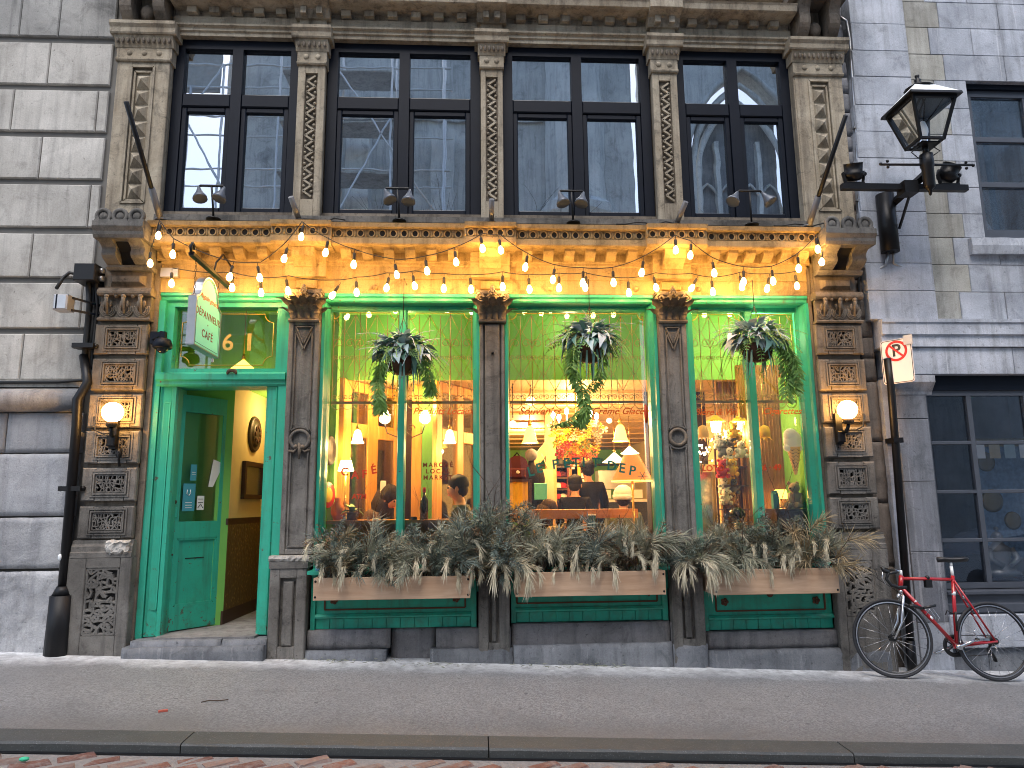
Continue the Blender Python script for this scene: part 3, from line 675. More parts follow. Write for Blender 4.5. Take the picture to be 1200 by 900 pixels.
# --- plinth: two uneven courses of old stone under the green panels
def gz(x): return -0.04*x
for a, b_, t in ((-1.555, -.79, .303), (-.79, -.37, .300), (-.37, .335, .298), (.335, 1.845, .325), (1.845, 2.185, .318), (2.185, 3.50, .218)):
    rec = .09 if (a, b_) == (-.79, -.37) else 0.0
    P(MB().rough(a+.004, b_-.004, -.07+rec, .3, max(gz(b_)+.10, .055) if not rec else gz(b_)-.1, t, .005, .05, int(a*50), .008), 'plinth_block', 'plinth_stone')
for k, (a, b_, t) in enumerate(((-3.15, -1.90, .245), (-1.56, -.82, .13), (-.42, .35, .125), (.35, 1.845, .145), (1.845, 2.185, .15), (2.185, 3.50, .06), (3.50, 3.98, .12))):
    x0, x1 = (a, b_)
    P(MB().rough(x0+.003, x1-.003, -.13 if k else -.22, .3, gz(b_)-.2, min(t, gz(a)+.2) if k else .205, .008, .05, 90+k, .014), 'plinth_block', 'bluestone')
P(MB().rough(-3.10, -2.30, -.17, .3, .1, .255, .005, .06, 8, .014).rough(-2.295, -1.90, -.165, .3, .06, .25, .005, .06, 9, .014), 'door_step', 'bluestone')
P(MB().box(-2.93, -2.02, -.1, 2.2, .2, .268), 'threshold', 'plinth_stone')
# --- pierced panels
def lattice(b, x0, x1, z0, z1, y0, y1, nx, nz, wd, seed, drop=.22, diag=.45):
    rg = random.Random(seed); dx, dz = (x1-x0)/nx, (z1-z0)/nz
    pt = {}
    for j in range(nz+1):
        for i in range(nx+1):
            jx = rg.uniform(-.3, .3)*dx if 0 < i < nx else 0; jz = rg.uniform(-.3, .3)*dz if 0 < j < nz else 0
            pt[i, j] = (x0+i*dx+jx, z0+j*dz+jz)
    def seg(p, q):
        L = math.hypot(q[0]-p[0], q[1]-p[1]); nx_, nz_ = -(q[1]-p[1])/L*wd/2, (q[0]-p[0])/L*wd/2
        yy = y0+rg.uniform(0, .003)
        v = [(p[0]+nx_*.7, yy, p[1]+nz_*.7), (q[0]+nx_*.7, yy, q[1]+nz_*.7), (q[0]-nx_*.7, yy, q[1]-nz_*.7), (p[0]-nx_*.7, yy, p[1]-nz_*.7),
             (p[0]+nx_*1.3, y1, p[1]+nz_*1.3), (q[0]+nx_*1.3, y1, q[1]+nz_*1.3), (q[0]-nx_*1.3, y1, q[1]-nz_*1.3), (p[0]-nx_*1.3, y1, p[1]-nz_*1.3)]
        b.add(v, [(0,1,2,3), (0,4,5,1), (2,6,7,3), (1,5,6,2), (3,7,4,0)])
    for j in range(nz+1):
        for i in range(nx+1):
            if i < nx and (j in (0, nz) or rg.random() > drop): seg(pt[i, j], pt[i+1, j])
            if j < nz and (i in (0, nx) or rg.random() > drop): seg(pt[i, j], pt[i, j+1])
            if i < nx and j < nz and rg.random() < diag:
                seg(*((pt[i, j], pt[i+1, j+1]) if rg.random() < .5 else (pt[i+1, j], pt[i, j+1])))
    return b
def hole(b, x0, x1, z0, z1, hx0, hx1, hz0, hz1, y0, y1, c=.006):
    """Block face with a rectangular opening."""
    return b.cham(x0, hx0, y0, y1, z0, z1, c).cham(hx1, x1, y0, y1, z0, z1, c).box(hx0, hx1, y0+.001, y1, hz1, z1-.003).box(hx0, hx1, y0+.001, y1, z0+.003, hz0)
def pilaster(x0, x1, zs, px0, px1, label, seed, yf=-.10, flip=1, broken=False):
    """Ground floor end pier: banded blocks, each with a pierced vent panel."""
    p = P(MB().box(x0+.02, x1-.02, yf+.05, .3, -.3, 4.05), 'pier', 'brown_stone')
    p['label'] = label
    for k, (z1, z0) in enumerate(zs):
        h = z1-z0; dy = rng.uniform(-.003, .003)
        hz0, hz1 = z0+h*.27, z0+h*.77
        mt = 'grey_brown_stone' if k > 2 else 'brown_stone'
        b = MB(); hole(b, x0, x1, z0, z1, px0, px1, hz0, hz1, yf+dy, yf+.05, .012)
        # two moulded frames round the vent
        for o, d in ((.035, .010), (.012, .018)):
            b.box(px0-o-.012, px0-o, yf-d, yf+.01, hz0-o, hz1+o).box(px1+o, px1+o+.012, yf-d, yf+.01, hz0-o, hz1+o)
            b.box(px0-o-.012, px1+o+.012, yf-d+.001, yf+.01, hz1+o, hz1+o+.012).box(px0-o-.012, px1+o+.012, yf-d+.001, yf+.01, hz0-o-.012, hz0-o)
        b.build('block', m(mt), p)
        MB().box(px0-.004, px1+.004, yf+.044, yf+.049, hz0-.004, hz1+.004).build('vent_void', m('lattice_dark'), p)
        b = lattice(MB(), px0, px1, hz0, hz1, yf-.006, yf+.014, 10, 4, .0115, seed+k, .2, .5)
        b.build('vent_lattice', m(mt), p)
    return p
zl = [Z(140, q, -.1) for q in (380, 415, 420, 457, 462, 501, 505, 543, 548, 587, 593, 631)]
pl = pilaster(-3.68, -3.18, [(zl[i], zl[i+1]) for i in range(0, 12, 2)], -3.545, -3.285, 'left end pier of banded blocks with pierced vents', 11)
zr = [Z(985, q, -.1) for q in (380, 415, 421, 457, 461, 495, 500, 536, 541, 579, 583, 620)]
pr_ = pilaster(3.48, 3.97, [(zr[i], zr[i+1]) for i in range(0, 12, 2)], 3.60, 3.85, 'right end pier of banded blocks with pierced vents', 31)
def pier_base(p, x0, x1, zt, zb, px0, px1, pz0, pz1, seed, mortar=False):
    b = MB(); yf = -.13
    b.sweepx([(.2, zt-.155), (yf+.0, zt-.155), (yf+.0, zt-.11), (yf+.012, zt-.10), (yf+.012, zt-.055), (yf+.03, zt-.03), (yf+.03, zt), (.2, zt)], x0-.02, x1+.02)
    b.build('base_moulding', m('grey_brown_stone'), p)
    b = MB(); hole(b, x0-.03, x1+.03, zb, zt-.157, px0, px1, pz0, pz1, yf, .2, .008)
    b.build('pedestal', m('grey_brown_stone'), p)
    MB().box(px0-.003, px1+.003, yf+.028, yf+.035, pz0-.003, pz1+.003).build('panel_ground', m('lattice_dark'), p)  # ground coloured near-black as the shade behind the carving
    b = lattice(MB(), px0+.012, px1-.012, pz0+.012, pz1-.012, yf+.004, yf+.026, 6, 14, .024, seed, .28, .45)
    b.build('carved_panel', m('grey_brown_stone'), p)
    if mortar:
        MB().rough(-3.40, -3.185, yf-.018, .0, zt-.13, zt+.005, .012, .022, 5, .02, smooth=False).build('mortar_patch', m('limestone'), p)
pier_base(pl, -3.69, -3.18, 1.145, -.1, -3.555, -3.255, .30, .90, 71, True)
pier_base(pr_, 3.49, 3.97, 1.13, -.35, 3.54, 3.84, .345, .87, 81)
# acanthus band at the head of each end pier
def pier_head(p, x0, x1):
    b = MB(); yf = -.11
    b.sweepx([(.2, 3.235), (yf-.015, 3.235), (yf-.02, 3.25), (yf-.01, 3.262), (.2, 3.262)], x0-.01, x1+.01)
    b.sweepx([(.2, 3.48), (yf-.035, 3.48), (yf-.05, 3.50), (yf-.05, 3.52), (yf-.03, 3.555), (.2, 3.56)], x0-.015, x1+.015)
    b.box(x0, x1, yf+.01, .2, 3.26, 3.49); b.build('band_block', m('brown_stone'), p)
    n = 3; w_ = (x1-x0)/n
    for i in range(n):
        cx = x0+w_*(i+.5); b = MB()
        for r_ in (.074, .058, .042): b.tube([(q[0], yf+.004-.006*(.074-r_)/.03, q[2]) for q in arc(cx, 3.345, r_, 150, 390, 14)], .009, 5)
        b.tube([(cx, yf-.01, 3.30), (cx, yf-.035, 3.40), (cx, yf-.05, 3.455)], [.010, .016, .020], 7)
        b.ball((cx, yf-.045, 3.465), .024, 8, 6); b.ball((cx+w_/2 if i < n-1 else cx, yf-.025, 3.475), .02, 8, 6)
        b.ball((cx-.028, yf-.018, 3.40), .017, 6, 5, (1, .6, 2)).ball((cx+.028, yf-.018, 3.40), .017, 6, 5, (1, .6, 2))
        b.build('acanthus_leaf', m('brown_stone'), p)
    MB().box(x0+.02, x1-.02, yf+.03, .2, 3.56, 3.74).build('frieze_block', m('brown_stone'), p)
    xm0, xm1 = x0+.07, x1-.07
    v = [(xm0, yf+.03, 3.59), (xm1, yf+.03, 3.59), (xm1, yf+.03, 3.70), (xm0, yf+.03, 3.70), (xm0+.04, yf-.03, 3.62), (xm1-.04, yf-.03, 3.62), (xm1-.04, yf-.03, 3.675), (xm0+.04, yf-.03, 3.675)]
    MB().add(v, [(4,5,6,7), (0,1,5,4), (1,2,6,5), (2,3,7,6), (3,0,4,7)]).build('faceted_boss', m('brown_stone'), p)
P(MB().box(-3.185, -3.131, -.03, .3, -.1, 4.0), 'pier_return', 'brown_stone', pl); P(MB().box(3.472, 3.495, -.03, .3, -.2, 4.0), 'pier_return', 'brown_stone', pr_)
pier_head(pl, -3.65, -3.17); pier_head(pr_, 3.50, 3.97)
# consoles at both ends of the cornice
def console(p, x0, x1):
    b = MB()
    b.box(x0, x1, -.44, .2, 4.075, 4.125).sweepx([(.2, 3.97), (-.40, 3.97), (-.415, 4.0), (-.42, 4.03), (-.445, 4.072), (.2, 4.072)], x0, x1)
    b.sweepx([(.2, 3.735), (-.14, 3.735), (-.165, 3.76), (-.165, 3.78), (.2, 3.785)], x0+.02, x1-.02)
    b.build('console_slab', m('grey_brown_stone'), p)
    prf = []
    for i in range(11):
        t = i/10; prf.append((-.395+.22*t+.045*math.sin(t*math.pi*2), 3.968-.185*t))
    prf += [(.1, 3.783), (.1, 3.968)]
    w_ = (x1-x0)
    for a in (.06, .64): MB().yprism(prf, x0+w_*a, x0+w_*(a+.28)).build('scroll_bracket', m('grey_brown_stone'), p)
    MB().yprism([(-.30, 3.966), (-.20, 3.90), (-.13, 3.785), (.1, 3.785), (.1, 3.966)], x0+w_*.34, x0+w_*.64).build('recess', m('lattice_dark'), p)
    for i in range(3):
        cx = x0+w_*(.17+.33*i); b = MB(); yy = -.40
        b.tube([(q[0], yy, q[2]) for q in arc(cx, 4.185, .062, -50, 230, 14)], .020, 6)
        b.lathe([(.05, .012), (.035, -.008), (.001, -.01)], (cx, yy, 4.185), 10, 'y')
        b.box(cx-.075, cx+.075, yy-.02, .0, 4.124, 4.15); b.build('shell_ornament', m('grey_brown_stone'), p)
console(pl, -3.615, -3.145); console(pr_, 3.50, 4.02)
# --- cornice over the shop
corn = P(MB().sweepx([(.3, 3.556), (.0, 3.556), (.0, 3.70), (-.012, 3.705), (-.012, 3.835), (-.03, 3.85), (-.03, 3.872), (-.05, 3.885), (-.05, 3.965), (-.262, 3.975), (-.27, 3.985), (-.27, 4.045), (-.255, 4.05), (-.255, 4.135), (-.30, 4.145), (-.31, 4.185), (.02, 4.24), (.3, 4.24)], -3.17, 3.52), 'cornice', 'frieze_stone')
RES = [(-1.985, -1.405), (-.10, .41), (1.72, 2.335)]
for k, (a, b_) in enumerate(RES):
    c = (a+b_)/2
    P(MB().sweepx([(-.02, 3.70), (-.085, 3.705), (-.085, 3.83), (-.10, 3.845), (-.10, 3.87), (-.13, 3.90), (-.14, 3.955), (-.02, 3.955)], c-.20, c+.20, mitre0=.0), 'bracket_block', 'frieze_stone', corn)
    b = MB(); 
    b.yprism([(-.02, 3.80), (-.10, 3.80), (-.13, 3.84), (-.21, 3.88), (-.25, 3.95), (-.25, 3.968), (-.02, 3.968)], c-.11, c+.11); P(b, 'scroll_bracket', 'frieze_stone', corn)
    P(MB().sweepx([(-.02, 3.957), (-.30, 3.96), (-.325, 3.985), (-.325, 4.045), (-.31, 4.05), (-.31, 4.135), (-.355, 4.145), (-.365, 4.185), (-.02, 4.235)], a, b_), 'cornice_break', 'frieze_stone', corn)
    P(MB().cham(c-.10, c+.10, -.03, .1, 3.60, 3.69, .006), 'raised_tablet', 'frieze_stone', corn)
# arcaded band along the lip: rings between pointed drops
ringm = None
def arches(x0, x1, y):
    global ringm
    n = max(1, round((x1-x0)/.108)); st = (x1-x0)/n
    for i in range(n):
        x = x0+st*(i+.5)
        if ringm is None:
            b = MB(); b.tube([(q[0], 0, q[2]*1.15) for q in arc(0, 0, .034, 0, 360, 12)[:-1]], .0095, 5, closed=True)
            b.tube([(-.054, 0, .034), (-.050, 0, -.01), (-.054, 0, -.04)], [.012, .008, .012], 5)
            b.lathe([(.028, .012), (.001, .012)], (0, 0, 0), 8, 'y'); ringm = b.build('arch_ring', m('frieze_stone'), corn); ringm.location = (x, y, 4.093)
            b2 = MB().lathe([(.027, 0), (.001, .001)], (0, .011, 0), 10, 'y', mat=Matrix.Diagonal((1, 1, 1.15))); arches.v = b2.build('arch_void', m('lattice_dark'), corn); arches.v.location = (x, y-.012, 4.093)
        else:
            o = bpy.data.objects.new('arch_ring', ringm.data); COL.objects.link(o); o.parent = corn; o.location = (x, y, 4.093)
            o = bpy.data.objects.new('arch_void', arches.v.data); COL.objects.link(o); o.parent = corn; o.location = (x, y-.012, 4.093)
segs = [-3.14]+[q for r_ in RES for q in r_]+[3.50]
for i in range(0, 8, 2): arches(segs[i]+.01, segs[i+1]-.01, -.258)
for a, b_ in RES: arches(a+.01, b_-.01, -.313)
for i in range(0, 8, 2):
    a, b_ = segs[i]+.12, segs[i+1]-.12; n = round((b_-a)/.205); st = (b_-a)/n
    for j in range(n+1):
        x = a+st*j
        MB().yprism([(-.03, 3.878), (-.10, 3.878), (-.15, 3.90), (-.20, 3.945), (-.20, 3.972), (-.03, 3.972)], x-.05, x+.05).build('modillion', m('frieze_stone'), corn)
for x in (X(269, 325)+.3, X(440, 334), X(556, 334), X(645, 334), X(745, 334), X(818, 336)):
    MB().lathe([(.028, 0), (.028, -.012), (.012, -.03), (.001, -.03)], (x, .0, 3.615), 10, 'y').build('rosette', m('frieze_stone'), corn)
MB().box(-3.12, -2.95, -.06, .0, 3.70, 3.79).build('wall_box', m('brushed_metal'), corn)
# --- the three columns
def leaf(b, base, out, up_h, w_, curl=.045, n=6):
    base = Vector(base); out = Vector(out).normalized(); side = out.cross(Vector((0, 0, 1))).normalized(); v = []; f = []
    for i in range(n+1):
        t = i/n; o_ = .022+curl*max(0, t-.35)**1.6*3.4; z = up_h*(t if t < .85 else .85-(t-.85)*.5)
        ww = w_*(.75+.35*math.sin(t*math.pi))*(1+.22*math.sin(t*22))*(1 if t < .8 else 1-(t-.8)*2.2)
        c = base+out*o_+Vector((0, 0, z))
        v += [c-side*ww/2-out*.012, c-side*ww/4, c+out*.006, c+side*ww/4, c+side*ww/2-out*.012]
    for i in range(n):
        for k in range(4): f.append((i*5+k, i*5+k+1, (i+1)*5+k+1, (i+1)*5+k))
    return b.add(v, f, True)
def capital(cx, z0, z1, hw, yf, par, mat):
    h = z1-z0; D = .10; b = MB()
    # bell
    v = []; f = []
    for i, (t, e) in enumerate(((0, 0), (.15, .0), (.5, .012), (.8, .035), (.9, .05))):
        x = hw*.72+e; y = yf-.0-e; v += [(cx-x, .08, z0+h*t), (cx-x, y, z0+h*t), (cx+x, y, z0+h*t), (cx+x, .08, z0+h*t)]
    for i in range(4):
        for k in range(3): f.append((i*4+k, i*4+k+1, (i+1)*4+k+1, (i+1)*4+k))
    b.add(v, f); b.sweepx([(.08, z0-.02), (yf-.025, z0-.02), (yf-.032, z0-.005), (yf-.02, z0+.012), (.08, z0+.012)], cx-hw*.72-.03, cx+hw*.72+.03)
    # abacus with hollowed sides
    pts = []
    for i in range(9):
        t = i/8; pts.append((cx-hw-.012+2*(hw+.012)*t, yf-.085+.04*math.sin(t*math.pi)))
    poly = pts+[(cx+hw+.012, .08), (cx-hw-.012, .08)]
    b.sweepz([(p[0], p[1]) for p in poly], z1-.035, z1)
    cap = b.build('capital', m(mat), par)
    b = MB()
    for k in range(4): leaf(b, (cx-hw*.62+k*hw*1.24/3, yf-.004, z0+.012), (0, -1, 0), h*.46, hw*.46, .075)
    for k in range(3): leaf(b, (cx-hw*.5+k*hw*.5, yf-.012, z0+h*.26), (0, -1, 0), h*.52, hw*.5, .085)
    for s in (-1, 1):
        leaf(b, (cx+s*hw*.72, yf+.03, z0+.012), (s, -.3, 0), h*.46, hw*.5, .08); leaf(b, (cx+s*hw*.74, yf-.01, z0+h*.22), (s*.8, -.8, 0), h*.54, hw*.55, .09)
    b.build('acanthus_leaves', m(mat), cap)
    for s in (-1, 1):
        b = MB(); sp = spiral(cx+s*(hw-.035), z1-.085, .05, .008, 90 if s < 0 else 90, 90+s*-560, 26, yf-.075)
        b.tube(sp, [.015-.006*i/26 for i in range(27)], 6)
        b.tube([(cx+s*hw*.25, yf-.02, z0+h*.5), (cx+s*hw*.55, yf-.05, z1-.07), (cx+s*(hw-.035), yf-.075, z1-.036)], .012, 6)
        sp = spiral(cx+s*hw*.27, z1-.075, .03, .006, 90, 90+s*500, 18, yf-.06); b.tube(sp, .009, 5)
        b.build('volute', m(mat), cap)
    b = MB(); 
    for k in range(6): a = k*math.pi/3; b.ball((cx+.026*math.cos(a), yf-.075, z1-.02+.026*math.sin(a)), .017, 7, 5)
    b.ball((cx, yf-.085, z1-.02), .017, 8, 6).ball((cx, yf-.06, z1+.03), .022, 8, 6); b.build('fleuron', m(mat), cap)
    return cap
def outline(b, pts, y, w_=.016, d=.014, closed=True):
    n = len(pts)
    for i in range(n if closed else n-1):
        p, q = pts[i], pts[(i+1) % n]; b.bar((p[0], y, p[1]), (q[0], y, q[1]), w_, d)
    return b
def fancy_column(x0, x1, ring_z, ribbon, zt=3.24, zb=.99):
    yf = -.06; cx = (x0+x1)/2; g = .052
    c = P(MB().box(x0+.002, x1-.002, yf+.012, .3, zb, zt+.3), 'column', 'grey_brown_stone')
    b = MB()   # stiles and rails leave the panels sunk
    b.cham(x0, x0+g, yf-.006, .05, zb, zt, .008).cham(x1-g, x1, yf-.006, .05, zb, zt, .008).cham(x0+g, x1-g, yf-.005, .05, zt-.035, zt, .006).cham(x0+g, x1-g, yf-.005, .05, zb, zb+.05, .006)
    b.build('stile', m('grey_brown_stone'), c)
    r_ = (x1-x0)/2-g-.012
    b = MB(); a0, a1 = x0+g+.02, x1-g-.02; zt2 = zt-.05; zv = zt-.22
    outline(b, [(a0, zt2), (a1, zt2), (cx, zv)], yf-.004, .012, .016)
    outline(b, [(a0, zt2-.05), (cx, zv-.06), (a1, zt2-.05), (a1, ring_z+r_+.06)]+[(q[0], q[2]) for q in arc(cx, ring_z, r_+.035, 40, 140, 8)]+[(a0, ring_z+r_+.06)], yf-.004, .014, .018)
    outline(b, [(a0, zb+.075), (a1, zb+.075), (a1, ring_z-r_-.06)]+[(q[0], q[2]) for q in arc(cx, ring_z, r_+.035, -40, -140, 8)]+[(a0, ring_z-r_-.06)], yf-.004, .014, .018)
    b.build('panel_moulding', m('grey_brown_stone'), c)
    b = MB(); b.tube(arc(cx, ring_z, r_, 0, 360, 28, yf-.008)[:-1], .017, 7, closed=True)
    b.build('ring', m('brown_stone' if not ribbon else 'grey_brown_stone'), c)
    if ribbon:
        b = MB(); z = ring_z-r_
        b.tube([(cx-.10, yf-.01, z-.02), (cx-.05, yf-.02, z-.03), (cx, yf-.03, z+.02), (cx+.05, yf-.02, z-.03), (cx+.10, yf-.01, z-.01)], .012, 6)
        b.tube([(cx, yf-.03, z+.05), (cx+.008, yf-.035, z-.02), (cx+.005, yf-.03, z-.10)], [.012, .018, .008], 6).ball((cx-.03, yf-.025, z+.02), .022, 7, 5).ball((cx+.03, yf-.025, z+.015), .024, 7, 5)
        b.build('ribbon', m('brown_stone'), c)
    return c
def pedestal(c, x0, x1, zt, zb, cap_mat='grey_brown_stone'):
    yf = -.12
    MB().sweepx([(.2, zt-.116), (yf-.01, zt-.116), (yf-.015, zt-.055), (.2, zt-.05)], x0-.008, x1+.008).build('base_fillet', m('grey_brown_stone'), c); MB().rough(x0-.015, x1+.015, yf-.025, .2, zt-.052, zt, .006, .025, int(x0*30), .010, smooth=False).build('base_moulding', m(cap_mat), c)
    b = MB(); hx0, hx1 = x0+.095, x1-.095; hole(b, x0, x1, zb, zt-.117, hx0, hx1, zb+.22, zt-.2, yf, .2, .008); b.build('pedestal', m('grey_brown_stone'), c)
    b = MB().box(hx0-.002, hx1+.002, yf+.05, .15, zb+.2, zt-.18).cham(hx0+.028, hx1-.028, yf+.012, .1, zb+.225, zt-.235, .01); b.build('pedestal_panel', m('grey_brown_stone'), c)
c2 = fancy_column(-1.84, -1.535, 2.07, True); c2['label'] = 'column beside the door, ring and ribbon carved on it'
pedestal(c2, -1.90, -1.56, .985, -.05, 'limestone'); capital(-1.69, 3.255, 3.555, .165, -.07, c2, 'brown_stone')
c4 = fancy_column(1.865, 2.15, 2.075, False); pedestal(c4, 1.86, 2.17, .985, -.05); capital(2.01, 3.255, 3.555, .165, -.07, c4, 'brown_stone')
c3 = P(MB().box(.055, .29, -.02, .3, .9, 3.5), 'column', 'grey_brown_stone'); c3['label'] = 'plain reeded middle column'
for a, b_, d in ((.05, .085, -.055), (.10, .245, -.07), (.26, .295, -.055)): MB().cham(a, b_, d, .1, .95, 3.22, .008).build('reed', m('grey_brown_stone'), c3)
MB().lathe([(.014, 0), (.014, -.03), (.004, -.04)], (.175, -.07, 2.92), 8, 'y').build('iron_stud', m('iron_black'), c3)
pedestal(c3, .03, .32, .985, -.05); capital(.175, 3.255, 3.555, .15, -.07, c3, 'brown_stone')
# --- green woodwork: head rail, frames, panels
def gp(b, name='frame', par=None, mt='green_paint'): return P(b, name, mt, par)
for a, b_ in ((-3.13, -1.84), (-1.535, .05), (.295, 1.865), (2.15, 3.47)):
    gp(MB().sweepx([(.3, 3.47), (.035, 3.47), (.02, 3.485), (.02, 3.51), (.0, 3.525), (.0, 3.553), (.3, 3.555)], a+.002, b_-.002), 'head_rail')
YG = .20
def shopwin(x0, x1, lx, rx, mull, label):
    """A shop window between two stones: deep jambs, sill, panes."""
    b = MB(); b.box(x0, x0+.03, -.005, YG+.05, .62, 3.47).box(x1-.03, x1, -.005, YG+.05, .62, 3.47)
    b.sweepz([(x0+.03, .05), (lx, .12), (lx, YG+.05), (x0+.03, YG+.05)], .86, 3.47).sweepz([(x1-.03, .05), (rx, .12), (rx, YG+.05), (x1-.03, YG+.05)], .86, 3.47)
    b.box(lx, rx, YG-.02, YG+.05, 3.425, 3.469)
    wn = gp(b, 'shop_window'); wn['label'] = label
    gp(MB().sweepx([(.3, .80), (-.10, .80), (-.115, .82), (-.10, .845), (.05, .86), (.3, .862)], x0+.002, x1-.002), 'window_sill', wn)
    xs = [lx]+[q for mm in mull for q in mm]+[rx]
    for (a, c) in mull: gp(MB().sweepz([(a, YG+.05), (a, YG), (a+.012, YG-.05), (c-.012, YG-.05), (c, YG), (c, YG+.05)], .862, 3.424), 'mullion', wn)
    for i in range(0, len(xs), 2): MB().box(xs[i]+.001, xs[i+1]-.001, YG+.004, YG+.010, .863, 3.424).build('pane', m('shop_glass'), wn)
    return wn
sw1 = shopwin(-1.53, .045, -1.48, -.02, [(-.785, -.70)], 'shop window beside the door')
sw2 = shopwin(.30, 1.86, .345, 1.80, [], 'wide single pane window in the middle')
sw3 = shopwin(2.155, 3.47, 2.27, 3.41, [(2.84, 2.935)], 'shop window at the right end')
for a, b_, zb, px0, px1 in ((-1.535, .01, .302, X(380, 715, -.02), X(545, 715, -.02)), (.34, 1.84, .330, X(606, 715, -.02), X(771, 715, -.02)), (2.19, 3.51, .225, X(840, 715, -.02), X(968, 715, -.02))):
    gp(MB().box(a, b_, .0, .25, zb, .80), 'apron', None, 'dark_green_paint')
    gp(MB().box(a, a+.04, -.03, .05, zb, .80), 'apron_stile', None, 'dark_green_paint'); ap = gp(MB().box(b_-.05, b_, -.03, .05, zb, .80), 'apron_stile', None, 'dark_green_paint')
    n = int((b_-a)/.13)
    for i in range(n): MB().cham(a+.045+(b_-a-.10)*i/n+.002, a+.045+(b_-a-.10)*(i+1)/n-.002, -.008, .03, zb+.002, zb+.095, .003).build('board', m('dark_green_paint'), ap)
    b = MB().sweepx([(.02, zb+.10), (-.035, zb+.10), (-.04, zb+.115), (-.02, zb+.135), (.02, zb+.14)], a+.04, b_-.05); b.build('rail', m('dark_green_paint'), ap)
    zp = zb+.175; b = MB(); outline(b, [(px0, zp), (px1, zp), (px1, .74), (px0, .74)], -.006, .014, .014); b.build('brown_line', m('terracotta_brown'), ap)
    for x in (px0+.085, px1-.085):
        b = MB()
        for k in range(5): q = k*1.2566; b.ball((x+.022*math.cos(q), -.008, zp+.085+.022*math.sin(q)), .018, 7, 5, (1, .5, 1))
        b.ball((x, -.014, zp+.085), .012, 7, 5); b.build('rosette', m('terracotta_brown'), ap)
    xc = (px0+px1)/2; b = MB().ball((xc, -.008, zp+.155), .035, 10, 7, (1, .5, 1))
    if a > 2:
        for s in (-1, 1): b.ball((xc+s*.22, -.006, zp+.16), .014, 8, 5, (8, .6, 1))
    b.build('boss', m('terracotta_brown'), ap)
# --- entrance: surround, transom light, door
ent = gp(MB().box(-3.13, -3.07, -.005, .25, .25, 3.47).box(-1.93, -1.85, -.005, .25, .25, 3.47), 'entrance')
ent['label'] = 'green entrance with transom light over the open door'
gp(MB().sweepz([(-3.07, .02), (-3.055, .0), (-3.04, .02), (-2.965, .035), (-2.955, .02), (-2.92, .025), (-2.908, .06), (-2.908, .25), (-3.07, .25)], .262, 2.60), 'jamb', ent)
gp(MB().sweepz([(-1.93, .02), (-1.945, .0), (-1.96, .02), (-2.03, .025), (-2.055, .05), (-2.055, .25), (-1.93, .25)], .262, 2.60), 'jamb', ent)
for x0, x1 in ((-3.028, -2.97),): outline(MB(), [(x0, .5), (x1, .5), (x1, 2.45), (x0, 2.45)], .028, .010, .012).build('jamb_moulding', m('green_paint'), ent)
gp(MB().sweepx([(.25, 2.602), (.0, 2.602), (-.02, 2.62), (-.02, 2.65), (-.045, 2.665), (-.05, 2.72), (-.03, 2.737), (.0, 2.742), (.25, 2.745)], -3.10, -1.86), 'lintel', ent)
tx0, tx1, tz0, tz1 = -3.00, -1.985, 2.79, 3.42
b = MB().box(-3.07, tx0, .05, .2, 2.745, 3.47).box(tx1, -1.93, .05, .2, 2.745, 3.47).box(tx0, tx1, .05, .2, tz1, 3.469).box(tx0, tx1, .05, .2, 2.745, tz0)
gp(b, 'transom_frame', ent)
MB().box(tx0+.001, tx1-.001, .14, .146, tz0+.001, tz1-.001).build('transom_pane', m('shop_glass'), ent)
def cut_corner(x0, x1, z0, z1, r_):
    pts = []
    for cx, cz, a0 in ((x0, z0, 90), (x1, z0, 180), (x1, z1, 270), (x0, z1, 0)):
        pts += [(q[0], q[2]) for q in arc(cx, cz, r_, a0, a0-90, 5)][::1]
    return pts
b = MB(); pts = cut_corner(tx0+.05, tx1-.06, tz0+.05, tz1-.05, .09)
pts = [(q[0], .136, q[1]) for q in pts]
b.tube(pts, .0045, 4, closed=True); b.build('gold_line', m('gold_leaf'), ent)
text('street_number', '6', .24, m('gold_leaf'), ent, FR(X(267, 402, .136), .136, Z(267, 402, .136)), .001, bold=.003)
text('street_number', '1', .24, m('gold_leaf'), ent, FR(X(292, 402, .136), .136, Z(292, 402, .136)), .001, bold=.007)
b = MB()
for k in range(9): b.ball((-2.37+.04*math.cos(R(180*k/8)), -.06, 2.73+.02*math.sin(R(180*k/8))), .014, 6, 4, (1, .7, 1.6))
b.build('shell_ornament', m('dark_bronze'), ent)
# open door leaf: its free edge by the left jamb, running back and to the right
DA = Vector((X(206, 470, .13), .13, .28)); _q = W(272, 466, .62); DB = Vector((_q.x, .62, .28))
dl = DB-DA; dl.z = 0; dw = dl.length; dux = dl.normalized(); dn = Vector((-dux.y, dux.x, 0))
DM = Matrix.Translation(DA) @ Matrix((dux, dn, Vector((0, 0, 1)))).transposed().to_4x4()
door = MB().box(0, .10, -.022, .022, 0, 2.27).box(dw-.10, dw, -.022, .022, 0, 2.27).box(.10, dw-.10, -.022, .022, 0, .22).box(.10, dw-.10, -.022, .022, .86, 1.02).box(.10, dw-.10, -.022, .022, 2.10, 2.27)
dob = door.build('entrance_door', m('green_paint'), cafe, DM); dob['label'] = 'half glazed green door standing open inward'
MB().box(.10, dw-.10, -.006, .012, .22, .86).build('lower_panel', m('green_paint'), dob, DM)
b = MB(); outline(b, [(.11, .23), (dw-.11, .23), (dw-.11, .85), (.11, .85)], -.012, .02, .014); b.build('panel_moulding', m('green_paint'), dob, DM)
MB().box(.10, dw-.10, -.003, .003, 1.02, 2.10).build('pane', m('shop_glass'), dob, DM)
MB().cham(.02, .075, -.028, -.02, .62, .84, .003).cham(.015, .08, -.03, -.02, 1.06, 1.16, .003).build('lock_plate', m('green_paint'), dob, DM)
